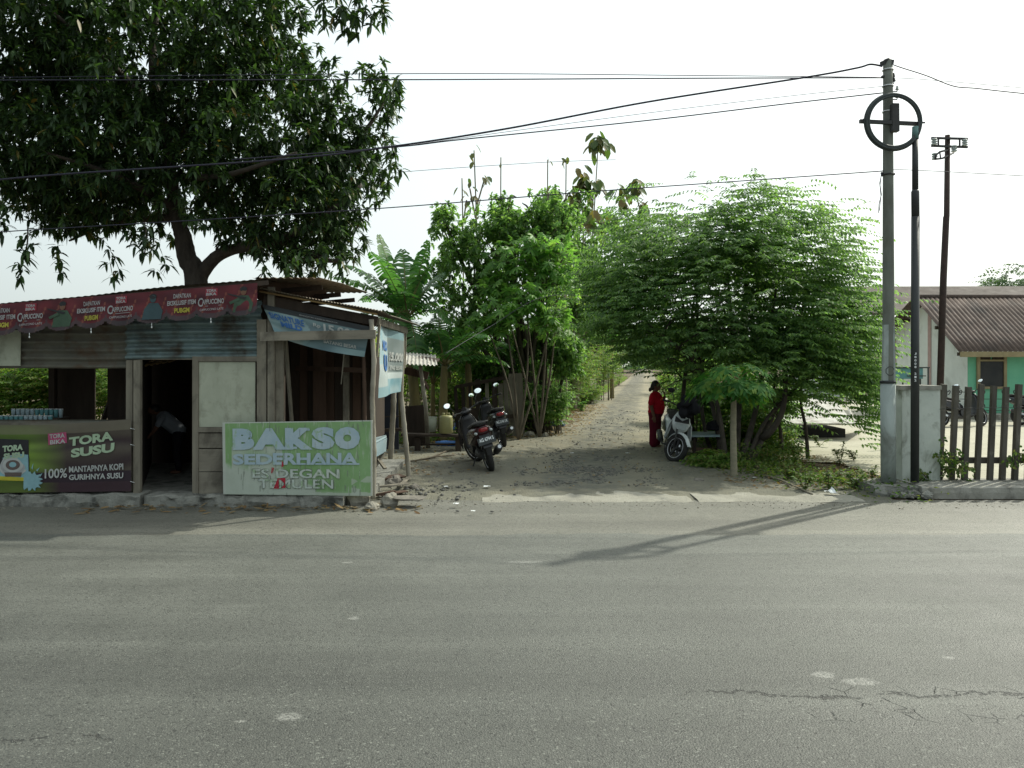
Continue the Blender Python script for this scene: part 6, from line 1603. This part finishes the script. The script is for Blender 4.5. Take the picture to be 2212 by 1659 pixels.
# ---- broad leafy trees left of the lane
def leafy(name, label, x, Y, blobs, n, nl, m, bark, r=.09, ll=.09, lw=.045, stems=3, group=None, base=None):
    b0 = Vector((P(x, 0, Y).x, Y, 0)) if base is None else Vector(base)
    t = tree(name, label, 'tree', b0, group); ORG[t.name] = b0; tk = MB()
    bl = [blob(a, b_, c, Y, d, e) for a, b_, c, d, e in blobs]
    for k in range(max(stems, len(bl))):
        c, rr = bl[k % len(bl)]; s0 = b0+Vector((rnd.uniform(-.3, .3)*(stems > 1), rnd.uniform(-.2, .2), 0))
        m1 = s0.lerp(c, .5)+Vector((rnd.uniform(-.2, .2), rnd.uniform(-.2, .2), 0)); limb(tk, [s0, m1, c, c+Vector((rnd.uniform(-.3, .3), 0, rr[2]*.7))], r, .012, 8)
        for j in range(5):
            d = Vector(rdir(1)[0]); d.z = abs(d.z); limb(tk, [m1.lerp(c, .3+.14*j), c+Vector((d.x*rr[0]*.8, d.y*rr[1]*.8, d.z*rr[2]*.8))], r*.3, .006, 6)
    tk.build('trunk', M[bark], t)
    pts, od = in_blobs(bl, int(n*1.5), .1, 1.9); kp = np.array([mnoise.noise(Vector(p)*1.2) > -.12 for p in pts]); pts = pts[kp]; od = od[kp]; L = Leaves(); whorls(L, pts, od, nl, ll*1.25, lw*1.25, .3, 1.0, T_OVAL)
    L.build('crown', M[m], t); return t
leafy('leafy_tree', 'bushy light green tree left of the lane with its crown beneath the teak shoots', 1150, 20.8, [(1080, 500, 100, 1.4, 70), (1000, 570, 75, 1.2, 85), (1150, 480, 80, 1.2, 60), (1060, 610, 110, 1.4, 80), (1000, 690, 55, 1., 60), (1180, 560, 90, 1.2, 90), (1100, 450, 50, 1, 35), (960, 480, 40, 1, 40), (1210, 470, 50, 1, 60)], 2100, 10, 'gamal_leaf', 'bark_dark', .11, .10, .05, 7)
leafy('leafy_tree', 'slender tree with sparse small leaves right beside the lane in the middle', 1236, 31, [(1260, 520, 60, 1.6, 110), (1240, 620, 70, 1.6, 70), (1190, 450, 35, 1.2, 45), (1290, 640, 60, 1.5, 60), (1250, 700, 60, 1.5, 60)], 1800, 9, 'gamal_leaf', 'bark_lt', .09, .12, .055, 3)
leafy('leafy_tree', 'slim tree with light foliage farther along the left side of the lane', 1262, 42, [(1270, 590, 40, 2, 55), (1285, 660, 45, 2.2, 50), (1250, 700, 50, 2.2, 50), (1300, 710, 32, 2, 40)], 1300, 9, 'gamal_leaf', 'bark', .11, .15, .08, 4)
leafy('leafy_tree', 'farthest slim tree before the lane vanishes, on the left side', 1305, 60, [(1312, 680, 30, 3, 45), (1325, 735, 26, 3, 30), (1290, 740, 26, 3, 34)], 900, 9, 'gamal_leaf', 'bark', .12, .20, .10, 3)
leafy('leafy_tree', 'low shady tree with dark stems just behind the plank gate', 1185, 21.3, [(1180, 720, 60, 1.2, 55), (1120, 760, 60, 1.1, 50), (1225, 770, 40, 1.0, 50), (1040, 780, 50, 1, 60)], 1300, 9, 'gamal_leaf', 'bark_dark', .07, .10, .05, 5)

# ---- teak saplings
def teak(label, x, Y, ytop, tufts, base_y=None, r=.05):
    b0 = Vector((P(x, 0, Y).x, Y, 0)); t = tree('teak_sapling', label, 'tree', b0, 'thin teak saplings beside the lane'); ORG[t.name] = b0
    tk = MB(); top = P(x+rnd.uniform(-6, 6) if not tufts else tufts[0][0], ytop, Y); limb(tk, [b0, b0.lerp(top, .5)+Vector((rnd.uniform(-.1, .1), 0, 0)), top], r, .020, 7, .03)
    L = Leaves()
    for cx, cy, n, s in tufts:
        c = P(cx, cy, Y); 
        if abs(cx-tufts[0][0]) > 3 or cy > ytop+30: tk.tube(curve([b0.lerp(top, max(.3, (c.z-1.0)/max(1, top.z))), c+Vector((0, 0, -.1))]), .024, 6)
        d = rdir(n); d[:, 2] = -.35-.5*rg.random(n)
        pos = np.array([tuple(c)]*n)+rg.normal(size=(n, 3))*np.array([.14, .14, .22])*s
        L.put(T_OVAL, pos, d, np.tile([0, 0, 1.], (n, 1))+rdir(n)*.2+np.array([0, -.6, 0]), .38*s, .24*s, .5)
    tk.build('trunk', M['bark_lt'], t); 
    if tufts: L.build('crown', M['teak_leaf'], t)
teak('tallest teak sapling with a big leaf tuft above all the others', 1245, 32, 300, [(1293, 305, 26, 1.15), (1262, 385, 22, 1.1), (1240, 420, 16, 1.), (1282, 400, 18, 1.1), (1265, 455, 18, 1.)])
teak('teak sapling with two ragged brownish tufts at the left rim of the spreading tree', 1478, 24, 410, [(1372, 405, 16, .9), (1338, 422, 16, .9), (1285, 470, 14, .9), (1320, 490, 12, .9), (1395, 440, 12, .8)])
teak('thin bare teak stem with a small umbrella of leaves on the left', 1036, 24, 325, [(1024, 322, 4, .6), (1045, 385, 5, .6), (1015, 400, 3, .5), (1030, 425, 5, .6)], r=.03)
teak('thin leaning stem with two single leaves at far left of the saplings', 1000, 24, 385, [(998, 400, 3, .55), (1008, 425, 3, .5)], r=.025)
teak('bare whip stem between the umbrella sapling and the tallest one', 1078, 24.5, 340, [(1082, 352, 2, .35)], r=.022)
teak('bare whip stem with a tiny leaf pair left of the tallest sapling', 1190, 25, 345, [(1183, 345, 2, .4), (1186, 410, 2, .4)], r=.022)
teak('whip stem with a drooping three leaf tip near the tallest sapling', 1225, 25, 345, [(1223, 342, 4, .5)], r=.022)
for k, (x, Y, yt) in enumerate(((1240, 32.6, 560), (1222, 29.5, 540), (1262, 50, 620), (1270, 50, 600), (1290, 53, 660), (1300, 54, 650), (1217, 27.2, 640), (1232, 31, 620))):
    b0 = Vector((P(x, 0, Y).x, Y, 0)); t = tree('thin_trunk', ['nearest straight bare trunk in the row by the lane', 'pale straight trunk behind the nearest one', 'slim trunk in the middle of the row left of the lane', 'slim trunk just right of the middle of the row', 'thin trunk second from the far end of the row', 'thin trunk at the far end of the row by the lane', 'dark thin trunk carrying the white pipe joint', 'crooked thin trunk behind the leafy stems of the row'][k], 'tree', b0, 'row of thin trunks left of the lane'); ORG[t.name] = b0
    tk = MB(); tp = P(x+rnd.uniform(-5, 8), yt, Y); limb(tk, [b0, b0.lerp(tp, .5)+Vector((rnd.uniform(-.12, .12), 0, 0)), tp], .085 if k != 6 else .06, .03, 8); tk.build('trunk', M['bark_lt' if k % 2 else 'bark'], t)
    pts, od = in_blobs([(tp, (.7, .7, .6)), (b0+Vector((0, 0, 1.9)), (.5, .5, .5))], 60, 0, 1.8); L = Leaves(); sprays(L, pts, od, 7, .4, .11, .05, .3, T_DIA); L.build('crown', M['green_leaf' if k % 2 else 'hedge_leaf'], t)

# ---- banana plants
def banana(label, x, Y, ytop, n, ln, lean=0, r=.11, seed=0, spread=1.0, w=.27, tips=()):
    rr = random.Random(seed); b0 = Vector((P(x, 0, Y).x, Y, 0)); t = tree('banana_plant', label, 'plant', b0, None); ORG[t.name] = b0
    top = P(x+lean, ytop, Y); tk = MB(); tk.tube(curve([b0, b0.lerp(top, .5), top]), [r-(r*.45)*i/16 for i in range(17)], 12, 0, True, True, .04); tk.build('stem', M['banana_stem'], t)
    L = Leaves(); rib = MB()
    for k in range(n+len(tips)):
        a = k*2.4+rr.uniform(-.3, .3); el = R(rr.uniform(28, 84)); lk = ln*rr.uniform(.75, 1.15); d = Vector((math.cos(a)*math.cos(el)*spread, math.sin(a)*math.cos(el)*.8, math.sin(el)))
        sag = rr.uniform(.55, 1.15); N = 34; pts = []
        for i in range(N+1):
            s = i/N; pts.append(top+Vector((d.x*lk*s, d.y*lk*s, d.z*lk*s-sag*lk*.62*s*s)))
        if k >= n:
            tx, ty, tdY, hgt = tips[k-n]; e_ = P(tx, ty, Y+tdY); c_ = top.lerp(e_, .5)+Vector((0, 0, hgt))
            pts = [top*(1-i/N)**2+c_*2*(i/N)*(1-i/N)+e_*(i/N)**2 for i in range(N+1)]
        rib.tube(pts[:N+1:2], [max(.004, .022*(1-i/(N/2))) for i in range(len(pts[::2]))], 5)
        verts = []; quads = []
        for i in range(5, N):
            s = i/N; tdir = (pts[i+1]-pts[i]).normalized(); side = tdir.cross(Vector((0, 0, 1)))
            side = side.normalized() if side.length > .01 else Vector((1, 0, 0)); upv = side.cross(tdir)
            wd = w*math.sin(math.pi*min(1, ((s-.13)/.87)**.75))**.55+.01
            for sg in (-1, 1):
                gap = 1.0 if rr.random() < .85 else .82; j = rr.uniform(-.25, .10)
                p0 = pts[i]; p1 = pts[i].lerp(pts[i+1], 1.0)
                e = side*sg*wd*rr.uniform(.94, 1.03)+upv*(wd*.18)-Vector((0, 0, wd*(.25+.4*rr.random())))+tdir*wd*.25
                m0 = p0+e*.5+Vector((0, 0, .04)); m1 = p0.lerp(p1, gap)+e*.5+Vector((0, 0, .04))
                e0 = p0+e+tdir*j*.04; e1 = p0.lerp(p1, gap)+e
                b_ = len(verts); verts += [tuple(p0), tuple(p0.lerp(p1, 1.0)), tuple(m1), tuple(m0), tuple(e1), tuple(e0)]
                quads += [(b_, b_+1, b_+2, b_+3), (b_+3, b_+2, b_+4, b_+5)]
        # join neighbours so a whole leaf keeps one shade: colour by leaf comes from noise instead
        L.raw(verts, quads)
    rib.build('midrib', M['banana_stem'], t); L.build('crown', M['banana_leaf'], t)
banana('largest banana plant with ragged arching leaves beside the stall roof', 905, 19, 690, 3, 2.2, -25, .15, 1, 1.0, .36, [(818, 508, .4, .0), (925, 520, -.3, .1), (752, 575, .3, .55), (722, 600, -.4, .5), (975, 705, -.5, .9), (958, 590, .6, .3), (800, 545, -.8, .5), (735, 700, -.6, .5), (870, 540, .8, .2), (975, 640, .2, .55), (830, 760, -1., .9), (905, 800, -.8, .7), (780, 650, .8, .7)])
banana('banana plant with a yellowish stem in front of the plank gate', 955, 18.6, 790, 10, 2.3, 5, .13, 2, .9, .30)
banana('banana plant with broad drooping leaves between the gate and the bright shrub', 1018, 19.8, 765, 10, 2.3, -8, .12, 3, .9, .30)
banana('tall banana plant behind the largest one, its leaves pointing up', 860, 21.5, 700, 3, 2.2, 8, .13, 4, .8, .30, [(905, 545, .3, .1), (940, 560, -.3, .2), (790, 600, .5, .5), (980, 560, 0, .3), (850, 590, .5, .3), (1000, 660, -.4, .7), (770, 720, -.4, .6)])
banana('small far banana plant beside the lane under the spreading tree', 1322, 40, 745, 7, 1.9, 0, .12, 6)
banana('short leafy banana shoot behind the bench', 935, 20, 830, 9, 2.0, 0, .09, 8, 1, .24)
banana('young banana clump with upright leaves left of the plank gate', 970, 21.5, 800, 10, 2.2, 0, .10, 9, 1, .26)

# ---- shrubs and undergrowth
def shrub(name, label, x, Y, blobs, n, m='hedge_leaf', ll=.08, lw=.04, nl=8, group=None, cat='shrub'):
    b0 = Vector((P(x, 0, Y).x, Y, 0)); t = tree(name, label, cat, b0, group); ORG[t.name] = b0
    bl = [blob(a, b_, c, Y, d, e) for a, b_, c, d, e in blobs]; tk = MB()
    for c, rr in bl:
        for j in range(4): 
            e = c+Vector((rnd.uniform(-.6, .6)*rr[0], rnd.uniform(-.5, .5)*rr[1], rr[2]*.7)); s = Vector((e.x*.3+c.x*.7+rnd.uniform(-.1, .1), c.y, 0)); limb(tk, [s, s.lerp(e, .5)+Vector((rnd.uniform(-.1, .1), 0, 0)), e], .02, .006, 6)
    tk.build('stem', M['bark'], t); pts, od = in_blobs(bl, n, 0, 1.8); pts[:, 2] = np.maximum(pts[:, 2], .04)
    L = Leaves(); sprays(L, pts, od, nl, .35, ll, lw, .3, T_DIA, up=.4); L.build('foliage', M[m], t); return t
shrub('shrub', 'green and yellowish shrub seen through the left window opening of the stall', 60, 17.5, [(-40, 850, 120, 1., 100), (80, 850, 70, 1, 90), (150, 820, 80, 1, 110), (250, 850, 60, 1, 90)], 2400, 'hedge_leaf', .11, .06)
tg = MB(); tg.tube(curve([P(256, 1000, 15.5), P(248, 880, 15.5), P(262, 820, 15.5), P(258, 740, 15.6)]), .05, 8); tag(tg.build('dead_trunk', M['bark_dark']), 'dark forked trunk seen through the narrow back gap of the stall', 'tree')
hedges = ((900, 24, [(880, 800, 60, 1.2, 90), (930, 780, 60, 1.2, 100)], 500, 'green leafy shrub behind the bamboo lean-to'),
          (1000, 24.5, [(990, 800, 60, 1.2, 90), (1050, 790, 60, 1.2, 90)], 600, 'dense shrub filling the gap above the plank gate'),
          (1130, 27, [(1100, 800, 60, 1.4, 90), (1170, 800, 55, 1.4, 90)], 650, 'yellow green shrub behind the dark trunks left of the lane'),
          (1215, 31, [(1215, 810, 45, 1.6, 60), (1250, 800, 40, 1.6, 60)], 500, 'dry looking shrub among the thin trunks by the lane'),
          (1275, 38, [(1265, 790, 35, 2, 45), (1300, 785, 30, 2, 45), (1318, 800, 18, 2, 30)], 500, 'far shrub with brown stalks at the end of the trunk row'),
          (1480, 24, [(1470, 850, 35, 1.3, 50), (1510, 840, 50, 1.3, 70), (1450, 830, 16, 1.2, 24)], 500, 'green shrub on the right verge behind the woman'),
          (1560, 20, [(1540, 890, 50, 1., 60), (1600, 880, 60, 1, 70)], 700, 'dark shrub under the spreading tree behind the bench'),
          (1450, 45, [(1445, 790, 20, 2, 22), (1480, 780, 30, 2, 40)], 300, 'far shrub on the right verge of the lane'),
          (1640, 17, [(1620, 930, 50, .7, 45), (1660, 960, 45, .7, 40)], 520, 'low leafy shrub by the curved trunk right of the papaya'),
          (1600, 18.5, [(1560, 850, 70, .8, 60), (1640, 870, 60, .8, 60), (1500, 860, 30, .6, 50), (1590, 920, 60, .6, 50)], 1100, 'dark dense shrub filling the shade behind the papaya'),
          (1175, 20.6, [(1150, 880, 22, .5, 36), (1185, 895, 22, .5, 26), (1205, 860, 16, .5, 30), (1130, 850, 20, .5, 40)], 420, 'straggly green undergrowth between the dark trunks at the lane edge'),
          (1020, 21.5, [(1000, 850, 40, .6, 50), (1060, 840, 40, .6, 50), (960, 880, 30, .5, 40)], 520, 'leafy undergrowth showing through the bars of the plank gate'),
          (1278, 35, [(1262, 852, 16, .7, 24), (1280, 846, 14, .7, 22), (1246, 866, 14, .6, 22)], 300, 'broad clump of yellow green undergrowth on the left verge by the trunks'),
          (1330, 62, [(1318, 775, 16, 3, 26), (1338, 768, 12, 3, 20)], 420, 'far shrub leaning over the left side of the lane end'),
          (1440, 70, [(1432, 770, 18, 3, 26), (1455, 775, 20, 3, 30), (1480, 765, 30, 3, 34)], 520, 'far shrub closing the right side of the lane end'),
          (1540, 14.4, [(1530, 1000, 22, .3, 26), (1560, 1000, 22, .3, 26)], 130, 'small plant in the shade left of the papaya trunk'))
for x, Y, bl, n, lb in hedges: shrub('shrub', lb, x, Y, bl, int(n*1.8), 'hedge_leaf' if 'dark' not in lb else 'gamal_leaf', .10, .05)
def low_plant(label, x, y, h, n, m='weed_leaf', ll=.08, lw=.035, w=.2, group=None):
    b0 = G(x, y); t = tree('weed', label, 'plant', b0, group); ORG[t.name] = b0; tk = MB(); L = Leaves()
    for k in range(5):
        e = b0+Vector((rnd.uniform(-w, w), rnd.uniform(-w, w)*.6, h*rnd.uniform(.6, 1))); c = curve([b0, b0.lerp(e, .5)+Vector((0, 0, .03)), e], 5); tk.tube(c, .005, 4)
        A = np.array([tuple(v) for v in c]); q = A[rg.integers(2, len(A), n//5)]; d = rdir(len(q)); d[:, 2] = .3*np.abs(d[:, 2])
        L.put(T_OVAL, q, d, np.tile([0, 0, 1.], (len(q), 1)), ll, lw, .35)
    tk.build('stem', M['banana_stem'], t); L.build('foliage', M[m], t)
for k, (x, y, h, lb) in enumerate(((1815, 1004, .45, 'yellow green weed tuft standing alone on the brown plot'), (1845, 995, .22, 'low spreading weed right of the lone tuft'), (1700, 1040, .35, 'weed clump at the left of the brown plot'), (1740, 1062, .35, 'weed clump along the apron edge, middle one'), (1790, 1060, .32, 'weed clump at the apron edge left of the paper'), (1850, 1058, .30, 'weed clump at the foot of the concrete pole'), (1880, 1050, .30, 'weed clump against the concrete pole'), (1280, 868, .5, 'broad leafed yellow green weed on the left verge of the lane'), (1255, 890, .45, 'leafy weed nearer on the left verge of the lane'), (1770, 965, .30, 'low weed at the near edge of the pale yard'), (1660, 1010, .45, 'tall weed right behind the papaya'), (1720, 1000, .4, 'bushy weed between the two thin dark trunks'))):
    low_plant(lb, x, y, h, 110 if k != 0 else 150, 'weed_leaf' if k not in (7, 8) else 'green_leaf', .075 if k < 7 or k > 8 else .14, .035 if k < 7 or k > 8 else .08)
def cover(name, label, n, fn, m, ll, lw, zf):
    pts = np.array([(*fn(), 0.) for _ in range(n)]); pts[:, 2] = zf(n); d = rdir(n); d[:, 2] = np.abs(d[:, 2])*.8
    L = Leaves(); L.put(T_DIA, pts, d, rdir(n)+np.array([0, 0, 1.5]), ll*(.6+.8*rg.random(n)), lw, .4); return tag(L.build(name, M[m]), label, 'ground cover', kind='stuff')
cover('ground_cover', 'tangled low weeds on the plot under the spreading tree', 2300, lambda: (lambda x, y: (x, y))(*( (lambda t: (3.9+1.6*t+rnd.gauss(0, .25), 13.6-2.1*t+rnd.gauss(0, .45)))(rnd.random()) )), 'weed_leaf', .08, .035, lambda n: rg.random(n)**2*.22)
cover('ground_cover', 'green weeds between the papaya foot and the curved trunk', 3000, lambda: (rnd.uniform(4.1, 5.4), rnd.uniform(14, 17.5)), 'weed_leaf', .085, .04, lambda n: rg.random(n)**2*.35)
def vl():
    y = 18+rnd.random()**2*70; return lane_x(y)[0]-abs(rnd.gauss(0, .5))-.1, y
cover('ground_cover', 'grass and weeds along the left verge of the lane', 6000, vl, 'hedge_leaf', .12, .05, lambda n: rg.random(n)**2*.3)
def vr():
    y = 18+rnd.random()**1.5*70; return lane_x(y)[1]+abs(rnd.gauss(0, .6))+.1, y
cover('ground_cover', 'grass and weeds along the right verge of the lane', 5000, vr, 'hedge_leaf', .12, .05, lambda n: rg.random(n)**2*.4)
# dry stalks between the trunks
ds = MB()
for k in range(260):
    Y = rnd.uniform(22, 42); x = lane_x(Y)[0]-rnd.uniform(.3, 5); h = rnd.uniform(.8, 2.2); ds.tube([(x, Y, 0), (x+rnd.uniform(-.15, .15), Y, h*.5), (x+rnd.uniform(-.35, .35), Y, h)], .012, 4, 0, False)
for k in range(26):
    Y = rnd.uniform(21, 25); x = P(rnd.uniform(1100, 1215), 0, Y).x; h = rnd.uniform(1.2, 2.6); ds.tube([(x, Y, 0), (x+rnd.uniform(-.1, .1), Y, h*.5), (x+rnd.uniform(-.2, .2), Y, h)], .012, 5, 0, False)
tag(ds.build('dry_stalks', mat('dry_stalk', (.16, .125, .065), (.08, .06, .035), 6, .85, .2)), 'thicket of dry upright stalks left of the lane', 'thicket', kind='stuff')
def scrub():
    Y = rnd.uniform(40, 56); return rnd.uniform(-55, min(5.2, .172*Y-3.6)), Y
n = 15000; pts = np.array([(*scrub(), 0.) for _ in range(n)]); pts[:, 2] = rg.random(n)**.8*(2.9+1.1*np.sin(pts[:, 0]*.45)+.7*np.sin(pts[:, 0]*1.3+pts[:, 1]))
L = Leaves(); L.put(T_OVAL, pts, rdir(n), rdir(n), .42, .26, .2); tag(L.build('scrubland', M['hedge_leaf']), 'tall green scrub filling the field behind the stall and the banana plants', 'scrub', kind='stuff')
# trees beyond the lane, treeline, tree behind the long roof
def fartree(label, x, Y, r, z, n=260, group='distant trees around the end of the lane'):
    b0 = Vector((P(x, 0, Y).x, Y, 0)); t = tree('distant_tree', label, 'tree', b0, group); ORG[t.name] = b0; tk = MB(); tk.tube([b0, b0+Vector((0, 0, z))], .15, 6); tk.build('trunk', M['bark'], t)
    pts, od = in_blobs([(b0+Vector((0, 0, z)), (r, r, r*.8)), (b0+Vector((r*.6, 0, z*.75)), (r*.7, r*.7, r*.6))], n, 0, 1.8); L = Leaves(); sprays(L, pts, od, 6, r*.4, r*.13, r*.07, .3); L.build('crown', M['far_leaf'], t)
fartree('hazy tree rising left of the vanishing lane', 1345, 130, 5, 6, 500); fartree('broad hazy tree crown right of the lane end shrubs', 1450, 140, 7, 7, 600); fartree('hazy tree right at the vanishing end of the lane', 1392, 260, 9, 7, 500); fartree('rounded hazy tree right of the lane end', 1452, 100, 3.2, 3.0)
fartree('rounded yellow green tree beside the far banana plant', 1322, 62, 1.8, 3.0); fartree('low hazy tree far behind the thin trunks', 1290, 90, 2.6, 2.8)
fartree('tree top showing above the long roof at the right edge', 2195, 60, 2.2, 7.6, 500); fartree('small tree top left of the other above the long roof', 2150, 62, 1.0, 7.8, 160)
def ring():
    a = rnd.uniform(-1.3, 1.3); r = rnd.uniform(170, 230); return r*math.sin(a), r*math.cos(a)
n = 26000; pts = np.array([(*ring(), 0.) for _ in range(n)]); pts[:, 2] = rg.random(n)*(5.0+1.6*np.sin(pts[:, 0]*.11)+1.2*np.sin(pts[:, 0]*.37))
L = Leaves(); L.put(T_DIA, pts, rdir(n), rdir(n), 1.7, 1.2, .2); tag(L.build('distant_woodland', M['far_leaf']), 'low hazy belt of woodland along the horizon', 'woodland', kind='stuff')

# ================================================================== LIGHT, SKY, CAMERA
w = bpy.data.worlds.new('World'); sc.world = w; w.use_nodes = True; nt = w.node_tree; nt.nodes.clear()
sky = nt.nodes.new('ShaderNodeTexSky'); sky.sky_type = 'NISHITA'; sky.sun_disc = False
EL, AZ = R(44), math.atan2(.78, .62)
sky.sun_elevation = EL; sky.sun_rotation = AZ; sky.air_density = 1.0; sky.dust_density = 6.0; sky.ozone_density = 1.0
bg = nt.nodes.new('ShaderNodeBackground'); bg.inputs[1].default_value = .13
mxn = nt.nodes.new('ShaderNodeMix'); mxn.data_type = 'RGBA'; mxn.inputs[0].default_value = .62
nt.links.new(sky.outputs[0], mxn.inputs[6])      # thin bright haze over the clear sky, brightest on the sun's side
tcw = nt.nodes.new('ShaderNodeTexCoord'); dt = nt.nodes.new('ShaderNodeVectorMath'); dt.operation = 'DOT_PRODUCT'
nt.links.new(tcw.outputs['Generated'], dt.inputs[0]); dt.inputs[1].default_value = (math.sin(AZ)*math.cos(EL), math.cos(AZ)*math.cos(EL), math.sin(EL))
mr = nt.nodes.new('ShaderNodeMapRange'); nt.links.new(dt.outputs['Value'], mr.inputs['Value']); mr.inputs['From Min'].default_value = -.6; mr.inputs['From Max'].default_value = .75
hz = nt.nodes.new('ShaderNodeMix'); hz.data_type = 'RGBA'; nt.links.new(mr.outputs[0], hz.inputs[0]); hz.inputs[6].default_value = (3.5, 4.2, 4.3, 1); hz.inputs[7].default_value = (11.6, 12.8, 12.5, 1)
nt.links.new(hz.outputs[2], mxn.inputs[7])
nt.links.new(mxn.outputs[2], bg.inputs[0]); ow = nt.nodes.new('ShaderNodeOutputWorld'); nt.links.new(bg.outputs[0], ow.inputs[0])
sd_ = bpy.data.lights.new('sun', 'SUN'); sd_.energy = 4.3; sd_.angle = R(.9); sd_.color = (1, .985, .85)
so2 = bpy.data.objects.new('sun', sd_); col.objects.link(so2)
d = Vector((math.sin(AZ)*math.cos(EL), math.cos(AZ)*math.cos(EL), math.sin(EL)))
so2.rotation_euler = (-d).to_track_quat('-Z', 'Y').to_euler(); so2.location = (0, 0, 30)
cam = bpy.data.cameras.new('camera'); co = bpy.data.objects.new('camera', cam); col.objects.link(co)
co.location = (0, 0, CAMH); co.rotation_euler = (R(90), 0, 0); cam.sensor_width = 36; cam.lens = 36*FPX/2212; cam.shift_y = -(829.5-HY)/2212
cam.clip_start = .1; cam.clip_end = 2000; sc.camera = co
sc.view_settings.view_transform = 'Standard'; sc.view_settings.look = 'None'; sc.view_settings.exposure = 0; sc.view_settings.gamma = 1
sc.render.resolution_x = 1024; sc.render.resolution_y = 768
sc.cycles.max_bounces = 6; sc.cycles.transparent_max_bounces = 6
